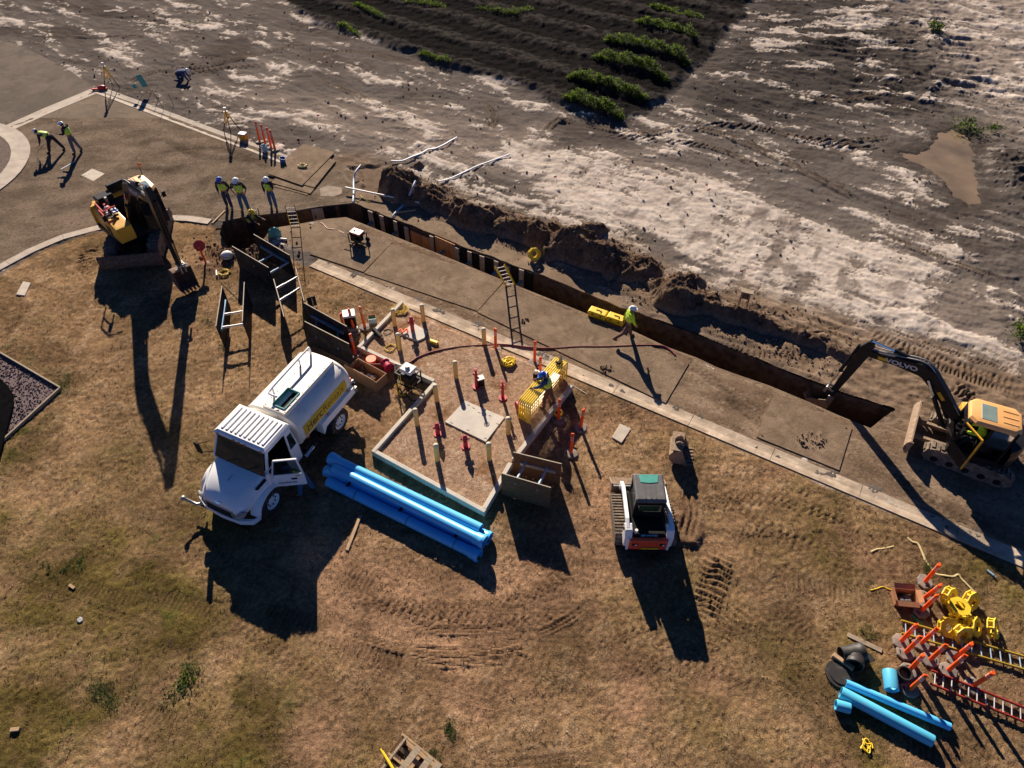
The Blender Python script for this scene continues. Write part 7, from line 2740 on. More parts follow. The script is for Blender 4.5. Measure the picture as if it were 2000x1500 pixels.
PIPES = [((641, 940), (937, 1086), 0.19, 'b', "front blue pipe of the long stack, nearest the lumber piece"),
         ((637, 918), (938, 1062), 0.19, 'a', "bottom middle blue pipe of the long stack, its socket at the truck end"),
         ((645, 894), (939, 1033), 0.50, 'a', "rear top blue pipe of the long stack, nearest the concrete frame"),
         ((652, 914), (947, 1059), 0.50, 'b', "front top blue pipe of the long stack, its socket at the right end")]
for q0, q1, z, bell, lab in PIPES:
    pipe(lab, gp(*q0, z), gp(*q1, z), 0.17, 'blue_pipe', bell, group="blue water pipes stacked behind the truck", bands=(0.2, 0.55, 0.85) if z < 0.3 and bell == 'b' else ())
pipe("rear bottom blue pipe of the long stack, only its right socket showing", gp(690, 925, .19), gp(957, 1052, .19), 0.17, 'blue_pipe', 'b', group="blue water pipes stacked behind the truck")
for f, lab in ((0.14, "left"), (0.50, "middle"), (0.86, "right")):
    q = gp(650, 935, .0).lerp(gp(940, 1070, 0), f)
    t = thing("timber_spacer", "dark timber spacer across the lower blue pipes, %s of three" % lab, "timber", (q.x + 0.05, q.y + 0.10, 0.315), R(62))
    mb = MB()
    mb.box((0.05, 0, 0.022), (0.75, 0.09, 0.04))
    mb.build("timber", K['ply_dark'], t)
pipe("short thin blue pipe lying upper at the bottom right, beside the black fittings", gp(1652, 1334, .12), gp(1856, 1420, .12), 0.105, 'blue_pipe', None, group="blue pipes at the bottom right")
pipe("thick pale blue pipe lying at the bottom right, its open end to the left", gp(1642, 1352, .16), gp(1822, 1448, .16), 0.165, 'cyan_pipe', None, group="blue pipes at the bottom right")
pipe("stubby pale blue socket piece beside the open end of the thick pipe", gp(1632, 1376, .16), gp(1660, 1384, .16), 0.145, 'cyan_pipe', None, 0.02)
pipe("short pale blue pipe offcut standing clear of the others beside the delineators", gp(1737, 1310, .2), gp(1742, 1348, .2), 0.19, 'cyan_pipe', None)
# black iron fittings
pipe("large black pipe tee lying behind the blue pipes", gp(1642, 1278, .22), gp(1685, 1274, .22), 0.21, 'ironcast', 'b', 0.03, name="pipe_fitting", cat="pipe fitting")
pipe("black pipe elbow with a brown bore facing the camera beside the blue pipes", gp(1672, 1276, .2), gp(1668, 1300, .28), 0.20, 'ironcast', 'b', 0.03, name="pipe_fitting", cat="pipe fitting", bore='pipe_bore')
q = gp(1688, 1292)
t = thing("pipe_fitting", "small black capped stub beside the brown bored elbow", "pipe fitting", (q.x, q.y, 0))
mb = MB()
mb.cyl((0, 0, 0), (0, 0, 0.26), 0.12, n=14)
mb.cyl((0, 0, 0.26), (0, 0, 0.30), 0.14, n=14)
mb.build("stub", K['ironcast'], t, smooth=True)
q = gp(1760, 1322)
t = thing("pipe_ring", "black ring standing open side up right of the short blue offcut", "pipe ring", (q.x, q.y, 0.0))
mb = MB()
n = 20
rings = []
for rr, z in ((0.17, 0), (0.20, 0.0), (0.20, 0.30), (0.165, 0.30), (0.165, 0.0)):
    rings.append([Vector((rr * math.cos(2 * math.pi * k / n), rr * math.sin(2 * math.pi * k / n), z)) for k in range(n)])
mb.loft(rings, caps=False)
mb.build("ring_wall", K['ironcast'], t, smooth=True)
q = gp(1640, 1318)
t = thing("black_cover", "large round black lid lying flat in shadow left of the thick blue pipe", "lid", (q.x, q.y, 0.01))
mb = MB()
mb.cyl((0, 0, 0), (0, 0, 0.06), 0.40, n=22)
mb.cyl((0, 0, 0.06), (0, 0, 0.09), 0.3, n=22)
mb.build("lid_disc", K['ironcast'], t, smooth=True)


def plank(label, a, b, w, h, m='wood', z=0.0, cat="lumber", name="lumber_piece"):
    a, b = gp(*a), gp(*b)
    d = b - a
    t = thing(name, label, cat, ((a.x + b.x) / 2, (a.y + b.y) / 2, z), math.atan2(d.y, d.x))
    mb = MB()
    mb.box((0, 0, h / 2), (d.length, w, h))
    mb.build("timber", K[m], t, bevel=0.004)
    return t


plank("pale lumber piece lying half in the truck's shadow below the blue pipes", (704, 1008), (678, 1076), 0.10, 0.05, 'wood')
plank("short orange brown board leaning on the black fittings at bottom right", (1624, 1282), (1664, 1310), 0.12, 0.18, 'wood')
plank("bundle of thin grey stakes lying in the grass above the black fittings", (1655, 1240), (1722, 1272), 0.14, 0.04, 'wood_grey', cat="stakes")
plank("short timber lying across the bank beside the second white hose", (770, 417), (812, 411), 0.08, 0.07, 'wood')
plank("pale timber lying at the kerb end beside the trench head", (415, 437), (440, 412), 0.07, 0.05, 'wood')
plank("small chipped pale block lying in the grass at the far bottom left", (22, 1427), (40, 1425), 0.10, 0.08, 'wood')
plank("small pale stick on a green tuft at the left of the lawn", (136, 1143), (146, 1150), 0.08, 0.05, 'wood')
plank("long thin rusty bar lying on the plate edge beside the yellow tool boxes", (1158, 624), (1208, 641), 0.04, 0.03, 'rust', 0.045, "bar", "steel_bar")
plank("thin steel bar lying on the soil right of the barrier stack", (1116, 752), (1146, 770), 0.025, 0.025, 'steel', 0.0, "bar", "steel_bar")

# long white pole over the bank and lay-flat hoses
def line_obj(name, label, pts, r, m, cat="hose", flat=1.0, k=6):
    mb = MB()
    mb.tube(smooth_line([Vector(p) for p in pts], k), r, 8, flat=flat)
    o = mb.build(name, K[m], smooth=True)
    return tag(o, label, cat)


a, b = gp(674, 366, .25), gp(845, 401, .18)
t = thing("white_pole", "long pale pole lying along the bank between trench and spoil heap", "pole", a)
mb = MB()
mb.cyl((0, 0, 0), b - a, 0.042, n=10)
mb.build("pole_shaft", K['pvc'], t, smooth=True)
line_obj("hose", "pale lay-flat hose running from the trench corner up the bank past the white pole", [gp(690, 420, -1.2), gp(690, 398, -.1), gp(690, 390, .08), gp(691, 372, .08), gp(691, 350, .12), gp(695, 335, .3), gp(705, 322, .35)], 0.045, 'hose_white', flat=0.5)
line_obj("hose", "second pale hose dropping into the trench beside the short timber", [gp(767, 455, -1.0), gp(767, 428, -.1), gp(768, 421, .06), gp(780, 408, .06), gp(792, 396, .06), gp(800, 380, .45), gp(806, 366, .75), gp(812, 353, .85)], 0.05, 'hose_white', flat=0.5)
line_obj("hose", "upper pale hose lying on the dirt beyond the spoil heap, left of its twin", [gp(764, 314, .15), gp(785, 314, .12), gp(805, 306, .1), gp(822, 300, .1), gp(836, 292, .1), gp(850, 290, .1), gp(868, 282, .1), gp(880, 275, .1), gp(893, 268, .1)], 0.055, 'hose_white', flat=0.5)
line_obj("hose", "lower pale hose lying on the dirt beyond the spoil heap, right of its twin", [gp(856, 354, .12), gp(875, 350, .1), gp(905, 337, .1), gp(930, 325, .1), gp(960, 314, .1), gp(980, 307, .1), gp(996, 301, .1)], 0.05, 'hose_white', flat=0.5)
line_obj("rope_end", "frayed pale rope end lying on the bank at the trench corner", [gp(697, 394, .02), gp(706, 388, .02), gp(704, 382, .02), gp(712, 390, .02), gp(722, 394, .02), gp(728, 390, .02)], 0.014, 'rope_yellow', "rope")
# straps at right
line_obj("webbing_strap", "long yellow webbing strap winding from the gutter toward the orange delineators", [gp(1772, 1049, .02), gp(1782, 1058, .02), gp(1793, 1062, .03), gp(1802, 1080, .02), gp(1808, 1095, .02), gp(1818, 1108, .02), gp(1826, 1120, .02), gp(1846, 1124, .03), gp(1862, 1126, .02), gp(1872, 1122, .04), gp(1878, 1130, .02), gp(1890, 1142, .02), gp(1905, 1158, .02)], 0.035, 'strap', "strap", 0.4)
line_obj("webbing_strap", "short yellow strap scrap lying on the bare soil left of the long strap", [gp(1701, 1078, .03), gp(1712, 1073, .04), gp(1728, 1071, .02), gp(1746, 1067, .02)], 0.03, 'strap', "strap", 0.5)
line_obj("webbing_strap", "thin yellow cord trailing from the cardboard box", [gp(1700, 1153, .02), gp(1712, 1150, .02), gp(1724, 1146, .02), gp(1734, 1150, .02), gp(1745, 1153, .02)], 0.018, 'yellow', "cord")
line_obj("green_strap", "green cord lying between the cardboard box and the yellow ladder", [gp(1781, 1200, .02), gp(1788, 1208, .02), gp(1796, 1214, .02), gp(1803, 1222, .02)], 0.022, 'green', "cord")
line_obj("hose", "dark cable curving over the lawn from the coil to the narrow shoring box", [gp(430, 550, .02), gp(440, 560, .02), gp(455, 575, .02), gp(468, 588, .02)], 0.012, 'black', "cable")
q = gp(424, 536)
t = thing("nozzle", "white hose nozzle lying on the torn soil beside the hose coil", "nozzle", (q.x, q.y, 0.03), 1.9)
mb = MB()
mb.cyl((-.18, 0, .05), (.2, 0, .05), .05, .03, n=10)
mb.build("nozzle_body", K['pvc'], t, smooth=True)
q = gp(446, 506)
t = thing("wrapped_sack", "grey rounded sack wrapped in cord at the end of the trench head shoring box", "sack", (q.x, q.y, 0.0), 0.3)
mb = MB()
mb.ell((0, 0, .2), (.28, .24, .22), 14, 9)
mb.build("sack_body", K['pvc'], t, smooth=True)
mb = MB()
for k in range(3):
    mb.tube([(.28 * math.cos(a * .45) * math.cos(.3 * k - .3), .245 * math.sin(a * .45), .2 + .08 * (k - 1) + .02 * math.sin(a)) for a in range(15)], .012, 6)
struct(mb.build("cord_wraps", K['black'], t), "stuff")

# ---------------------------------------------------------------- yellow tool boxes by the trench
for (u, v), lab, w, m in (((1168, 614), "yellow lidded tool box by the trench edge, the left of two", .80, 'yellow'), ((1203, 625), "plainer yellow box by the trench edge, right beside the walking worker", .74, 'yellow')):
    q = gp(u, v, .1)
    t = thing("tool_box", lab, "tool box", (q.x, q.y, 0.0), R(-28))
    mb = MB()
    mb.loft([[Vector(p) for p in ((-w / 2 * s, -.19 * s, z), (w / 2 * s, -.19 * s, z), (w / 2 * s, .19 * s, z), (-w / 2 * s, .19 * s, z))] for s, z in ((.94, 0), (1, .05), (1, .20))])
    mb.build("box_body", K[m], t, bevel=.02)
    mb = MB()
    mb.loft([[Vector(p) for p in ((-w / 2 * s, -.20 * s, z), (w / 2 * s, -.20 * s, z), (w / 2 * s, .20 * s, z), (-w / 2 * s, .20 * s, z))] for s, z in ((1.02, .20), (1.02, .24), (.90, .30))])
    ld = mb.build("lid", K[m], t, bevel=.015)
    mb = MB()
    mb.bar((-.1, .02, .31), (.14, .02, .31), .03, .02)
    mb.bar((.14, .0, .31), (.14, -.1, .31), .03, .02)
    mb.build("handle", K['black'], ld)
    for x in (-.18, .18):
        mb = MB()
        mb.box((x, -.205, .20), (.05, .02, .08))
        mb.build("latch", K['black'], t)

# ---------------------------------------------------------------- yellow octagonal pipe supports
def support0():
    t = thing("pipe_support", "", "pipe support", group="yellow octagonal pipe supports")
    n = 8
    def ring(s, z, r):
        return [Vector((r * math.cos(R(22.5 + 45 * k)) * s, r * math.sin(R(22.5 + 45 * k)), z)) for k in range(n)]
    for z in (0.0, 0.16):
        mb = MB()
        mb.loft([ring(1, z, .30), ring(1, z + .035, .30), ring(1, z + .035, .15), ring(1, z, .15), ring(1, z, .30)], caps=False)
        mb.build("ring_plate", K['teal_frp'], t)
    for k in range(8):
        a = R(22.5 + 45 * k)
        mb = MB()
        mb.bar((.24 * math.cos(a), .24 * math.sin(a), .03), (.24 * math.cos(a), .24 * math.sin(a), .17), .06, .06)
        mb.build("spacer_block", K['teal_frp'], t)
    return t


SUP = [((1866, 1193), .30, (0, 0, .2), "flat pipe support on top of the yellow pile, its ring open to the sky"), ((1846, 1164), .12, (R(55), R(20), .4), "pipe support at the upper left of the yellow pile, tipped toward the box"),
       ((1888, 1172), .16, (R(50), R(-30), .9), "pipe support at the upper right of the yellow pile, tipped on its edge"), ((1848, 1226), .10, (R(28), R(-18), .5), "pipe support at the lower left of the pile, overhanging the yellow ladder"),
       ((1872, 1236), .12, (R(60), R(12), .1), "pipe support standing on edge at the pile's bottom, over the ladder"), ((1894, 1224), .12, (R(48), R(-20), 1.2), "pipe support at the right of the pile, leaning outward"),
       ((1872, 1210), .10, (R(20), R(30), 2.0), "pipe support buried in the middle of the yellow pile"), ((1930, 1228), .12, (R(48), R(28), .7), "single yellow pipe support lying apart to the right of the pile"),
       ((1042, 499), .22, (R(62), R(8), .3), "yellow octagonal pipe support standing on the bank at the foot of the spoil heap")]
s0 = None
for px_, z, rot, lab in SUP:
    q = gp(*px_, z * 0.6)
    if s0 is None:
        s0 = support0()
        s0.location, s0.rotation_euler, s0["label"] = (q.x, q.y, z), rot, lab
    else:
        copy_thing(s0, (q.x, q.y, z), rot, lab)

# cardboard box
q = gp(1763, 1172)
t = thing("cardboard_box", "open brown cardboard box on the grass left of the yellow pile", "box", (q.x, q.y, 0.0), R(-6))
for a, b in (((0, .21, .15), (.62, .012, .30)), ((0, -.21, .15), (.62, .012, .30)), ((.305, 0, .15), (.012, .41, .30)), ((-.305, 0, .15), (.012, .41, .30))):
    mb = MB()
    mb.box(a, b)
    mb.build("box_side", K['carton'], t)
for a, b, rx, ry in (((0, .28, .33), (.6, .16, .008), .5, 0), ((0, -.27, .29), (.6, .15, .008), -.6 + .9, 0), ((.37, 0, .33), (.15, .4, .008), 0, -.5), ((-.37, 0, .33), (.15, .4, .008), 0, .5)):
    mb = MB()
    mb.box(a, b, M=Matrix.Rotation(rx, 3, 'X') @ Matrix.Rotation(ry, 3, 'Y'))
    mb.build("flap", K['carton'], t)
mb = MB()
for k in range(6):
    mb.ell((random.uniform(-.2, .2), random.uniform(-.12, .12), .12), (.09, .07, .06), 8, 5)
struct(mb.build("rags_inside", K['grey_cloth'], t), "stuff")
q = gp(1934, 1122)
t = thing("water_bottle", "small blue labelled bottle lying on the soil by the right excavator's shadow", "bottle", (q.x, q.y, 0.03), R(-55))
mb = MB()
mb.cyl((-.14, 0, .03), (.08, 0, .03), .035, n=10)
mb.cyl((.08, 0, .03), (.13, 0, .03), .03, .014, n=10)
mb.build("bottle_body", K['bucket_pale'], t, smooth=True)
mb = MB()
mb.cyl((.13, 0, .03), (.15, 0, .03), .016, n=8)
mb.build("cap", K['hat_white'], t)

# ---------------------------------------------------------------- pallet crate at the bottom edge
q0, q1, q2 = gp(787, 1434, .35), gp(868, 1500, .35), gp(736, 1503, .35)
ax = (q1 - q0)
ax.z = 0
ax.normalize()
t = thing("pallet_crate", "slatted wooden pallet crate cut by the bottom edge of the view", "pallet crate", (q0.x, q0.y, 0), math.atan2(ax.y, ax.x))
Wc, Lc = 1.25, 1.15     # across the view / toward the viewer (local -y)
for k in range(3):
    mb = MB()
    mb.bar((0.05 + k * (Wc - .1) / 2, 0, .07), (0.05 + k * (Wc - .1) / 2, -Lc, .07), .09, .10)
    mb.build("bearer", K['pallet'], t)
for k in range(6):
    y = -.06 - k * (Lc - .12) / 5
    mb = MB()
    mb.bar((0, y, .13), (Wc, y, .13), .10, .02)
    mb.build("deck_board", K['pallet'], t)
for i, x in enumerate((.10, .52, .92, 1.18)):
    mb = MB()
    mb.bar((x + .02, .0, .36), (x, -Lc, .35), .17 if i else .06, .025)
    mb.build("top_board", K['wood_grey'], t)
for y in (-.0, -.55, -1.1):
    mb = MB()
    mb.bar((0, y, .33), (Wc, y, .33), .05, .05)
    mb.build("cross_bar", K['pallet'], t)
for k in range(22):
    y = -.04 - k * (Lc - .08) / 21
    mb = MB()
    mb.bar((-.02, y, .02), (-.02, y, .36), .016, .03)
    mb.build("side_slat", K['pallet'], t)
for x in (0, Wc):
    for y in (0, -Lc):
        mb = MB()
        mb.bar((x, y, 0), (x, y, .35), .07, .07)
        mb.build("corner_post", K['pallet'], t)
for k, (u, v) in enumerate(((743, 1463), (747, 1467), (753, 1476))):
    a = gp(u, v, .42)
    b = a + Vector((ax.x * .9 - ax.y * -.1, ax.y * .9 - .35, 0)).normalized() * 1.3
    t = thing("yellow_conduit", "bright yellow conduit lying on the pallet crate, %s of three" % ("rear", "middle", "front")[k], "conduit", a)
    mb = MB()
    mb.cyl((0, 0, 0), b - a, .026, n=10)
    mb.build("tube", K['yellow'], t, smooth=True)

# ---------------------------------------------------------------- far corner: tripods, case, buckets, boards, stakes, flags
def tripod(label, head, feet, hh):
    F_ = [gp(*f) for f in feet]
    c = (F_[0] + F_[1] + F_[2]) / 3
    t = thing("survey_tripod", label, "tripod", (c.x, c.y, 0))
    H = Vector((0, 0, hh))
    Hp = gp(head[0], head[1], hh) - Vector((c.x, c.y, 0))
    H = Vector((Hp.x, Hp.y, hh))
    for f in F_:
        p = f - Vector((c.x, c.y, 0))
        m = p.lerp(H, .45)
        mb = MB()
        mb.bar(p, m, .035, .035)
        lg = mb.build("leg", K['black'], t)
        mb = MB()
        d = (H - m).normalized()
        s = d.cross(Vector((0, 0, 1))).normalized() * .045
        mb.bar(m + s, H + s * .8, .035, .03)
        mb.bar(m - s, H - s * .8, .035, .03)
        mb.bar(m - s, m + s, .04, .05)
        mb.build("leg_upper", K['tripod'], lg)
    mb = MB()
    mb.cyl(H, H + Vector((0, 0, .05)), .11, n=12)
    mb.build("tripod_head", K['tripod'], t)
    mb = MB()
    mb.cyl(H + Vector((0, 0, .05)), H + Vector((0, 0, .14)), .06, n=10)
    mb.box(H + Vector((0, 0, .2)), (.12, .10, .14))
    mb.cyl(H + Vector((-.09, 0, .2)), H + Vector((.1, 0, .2)), .04, n=10)
    mb.build("instrument", K['pvc'], t)


tripod("yellow survey tripod straddling the corner of the court kerb", (203, 131), ((205, 176), (221, 168), (234, 171)), 1.45)
tripod("yellow survey tripod on the court kerb beside the orange case", (441, 219), ((437, 256), (451, 262), (470, 254)), 1.30)
q = gp(477, 273)
t = thing("instrument_case", "orange instrument case with a pale lid beside the second tripod", "case", (q.x, q.y, 0.0), R(-15))
mb = MB()
mb.box((0, 0, .19), (.40, .30, .34))
mb.build("case_body", K['case_orange'], t, bevel=.02)
mb = MB()
mb.box((0, 0, .385), (.42, .32, .05))
mb.build("lid", K['hat_white'], t, bevel=.015)
q = gp(196, 176)
t = thing("red_level_rod", "red tool bag with straps lying on the kerb corner under the first tripod", "tool bag", (q.x, q.y, .03), R(8))
mb = MB()
mb.box((0, 0, .05), (.9, .12, .09))
mb.ell((.12, .1, .1), (.28, .16, .12), 10, 6)
mb.build("bag", K['red'], t, smooth=True)


def pail(label, px, m, r=.15, h=.34, z=0.0, tilt=0.0):
    q = gp(*px)
    t = thing("bucket", label, "bucket", (q.x, q.y, z), 0)
    n = 16
    mb = MB()
    rings = [[Vector((rr * math.cos(2 * math.pi * k / n), rr * math.sin(2 * math.pi * k / n), zz)) for k in range(n)] for rr, zz in ((.01, .01), (r * .85, 0), (r, h), (r * 1.06, h), (r * .96, h), (r * .8, .02), (.01, .02))]
    mb.loft(rings, caps=False)
    xf(mb, Matrix.Rotation(tilt, 4, 'Y'))
    mb.build("pail", K[m], t, smooth=True)
    mb = MB()
    mb.tube([(r * math.cos(R(a)), 0.03, h + r * .9 * math.sin(R(a))) for a in range(0, 181, 20)], .008, 5)
    xf(mb, Matrix.Rotation(tilt, 4, 'Y'))
    mb.build("bail_handle", K['black'], t)
    return t


pail("deep blue bucket standing on the stacked steel plates", (553, 320), 'bucket_blue', .16, .26, .10, .2)
pail("pale blue bucket standing in front of the four far delineators", (518, 296), 'bucket_pale', .16, .36)
pail("small white can with a blue rim on the paving by the trench head", (499, 417), 'hat_white', .08, .18)
q = gp(506, 416)
t = thing("pvc_stub", "short pale pipe stub standing beside the small white can", "pipe", (q.x, q.y, 0))
mb = MB()
mb.cyl((0, 0, 0), (-.03, .05, .26), .03, n=10)
mb.build("stub", K['wood'], t, smooth=True)


def board(label, base, h, w, bh, m, lean=.1, name="survey_board", cat="board"):
    q = gp(*base)
    t = thing(name, label, cat, (q.x, q.y, 0), 0.2)
    mb = MB()
    mb.bar((0, 0, 0), (-lean * h, 0, h), .04, .025)
    mb.build("stake", K['stake'], t)
    if m:
        mb = MB()
        mb.box((-lean * h * .9 - .06, -.03, h - bh / 2), (w, .02, bh), M=Matrix.Rotation(-lean, 3, 'Y'))
        mb.build("panel", K[m], t)
    return t


board("tall teal board on a stake in the dirt beyond the first tripod", (296, 181), 1.15, .34, .75, 'teal', .22)
board("small teal board on a stake left of the tall teal one", (278, 187), .75, .22, .25, 'teal', .25)
for k, (u, v, lab) in enumerate(((309, 198, "bare stake right of the teal boards"), (320, 215, "bare stake nearest the court kerb below the teal boards"), (339, 205, "bare stake furthest right of the teal boards"))):
    board(lab + ", stuck in the dirt", (u, v), .75, 0, 0, None, .12, "wooden_stake", "stake")
FL = [(621, 240), (793, 290), (923, 330), (1087, 360), (1245, 378), (1384, 385), (1448, 545), (1380, 375), (488, 256), (415, 200), (1165, 515)]
labs = ["pink flag pin in the dirt upslope of the stacked plates", "small pink flag pin above the pair of pale hoses", "pink flag pin between the two pale hoses and the haul road", "pink flag pin on the haul road edge below the plant rows", "pink flag pin in the middle of the pale haul road",
        "lower pink flag pin of the close pair on the haul road", "pink flag pin on the verge above the plank table", "upper pink flag pin of the close pair on the haul road", "pink flag pin right of the orange case", "pink flag pin beyond the court kerb, furthest left", "pink flag pin on the crest of the spoil heap"]
f0 = None
for (u, v), lab in zip(FL[:10], labs):
    q = gp(u, v)
    if f0 is None:
        f0 = thing("flag_pin", lab, "marker flag", (q.x, q.y, 0), .3, "pink marker flags in the dirt")
        mb = MB()
        mb.cyl((0, 0, 0), (.03, 0, .5), .008, n=5)
        mb.build("wire", K['steel'], f0)
        mb = MB()
        mb.add([(.03, 0, .5), (.16, .02, .46), (.15, .03, .38), (.025, 0, .38)], [(0, 1, 2, 3)])
        mb.build("flag", K['pink'], f0)
    else:
        copy_thing(f0, (q.x, q.y, 0), (0, 0, random.uniform(0, 6)), lab)
# little plank table
q = gp(1450, 598)
t = thing("plank_table", "small rough plank stand with two legs on the spoil verge", "stand", (q.x, q.y, 0.0), R(-20))
for x in (-.17, .17):
    mb = MB()
    mb.bar((x, 0, -.05), (x * .9, .03, .75), .06, .06)
    mb.build("leg", K['wood_grey'], t)
mb = MB()
mb.box((0.02, .05, .78), (.5, .28, .05))
mb.build("top_board", K['wood_grey'], t)
mb = MB()
mb.box((0, .03, .55), (.34, .03, .34))
mb.build("face_board", K['rust'], t)
# teal bundle and white pipe stub by the trench head box
q = gp(538, 462)
t = thing("tarp_bundle", "folded teal tarpaulin bundle beside the trench head shoring box", "tarpaulin", (q.x, q.y, 0.0), .3)
mb = MB()
mb.loft([[Vector((.28 * s * math.cos(a * .7) * (1 + .2 * math.sin(3 * a)), .2 * s * math.sin(a * .7), z)) for a in range(9)] for s, z in ((1, 0), (1.05, .15), (.8, .4), (.3, .5))])
mb.build("tarp", K['teal'], t, smooth=True)
pipe("short white pipe lying on the paving beside the teal tarpaulin", gp(542, 466, .06), gp(560, 468, .06), .055, 'pvc', None, .008)
# tracing wire loop etc on the street: mud cake
for (u, v), lab, s in (((1184, 723), "clump of dried mud on the plate below the red hose", .32), ((1585, 862), "ring shaped mud clump on the trench end plate", .55), ((1025, 628), "small mud cake on the plate by the ladder foot", .18)):
    q = gp(u, v)
    mb = MB()
    for k in range(int(34 * s / .3)):
        a, r = random.random() * 6.3, s * random.random() ** .6
        clod(mb, r * math.cos(a), r * math.sin(a) * .7, .0, .018 + .045 * random.random() ** 2)
    o = mb.build("mud_clump", K['clod'])
    o.location = (q.x, q.y, .05)
    tag(o, lab, "mud clump")
    o["kind"] = "stuff"
    del o["category"]
# ================================================================== PEOPLE
def skin_solid(joints, edges, radii, sub=1):
    """evaluate a skin-modifier figure to plain verts / faces"""
    me = bpy.data.meshes.new("tmp")
    names = list(joints)
    me.from_pydata([tuple(joints[n]) for n in names], [(names.index(a), names.index(b)) for a, b in edges], [])
    o = bpy.data.objects.new("tmp", me)
    COL.objects.link(o)
    sk = o.modifiers.new("skin", 'SKIN')
    sk.use_smooth_shade = True
    for i, n in enumerate(names):
        v = me.skin_vertices[0].data[i]
        v.radius = radii[n] if isinstance(radii[n], tuple) else (radii[n], radii[n])
        v.use_root = (i == 0)
    ss = o.modifiers.new("sub", 'SUBSURF')
    ss.levels = ss.render_levels = sub
    dg = bpy.context.evaluated_depsgraph_get()
    ev = o.evaluated_get(dg)
    m2 = ev.to_mesh()
    vv = [v.co.copy() for v in m2.vertices]
    ff = [tuple(p.vertices) for p in m2.polygons]
    ev.to_mesh_clear()
    bpy.data.objects.remove(o)
    bpy.data.meshes.remove(me)
    return vv, ff


def dirv(a, side=0.0):
    """limb direction: angle from straight down, forward positive; side = outward swing"""
    a, s = R(a), R(side)
    return Vector((math.sin(a) * math.cos(s), math.sin(s), -math.cos(a) * math.cos(s)))


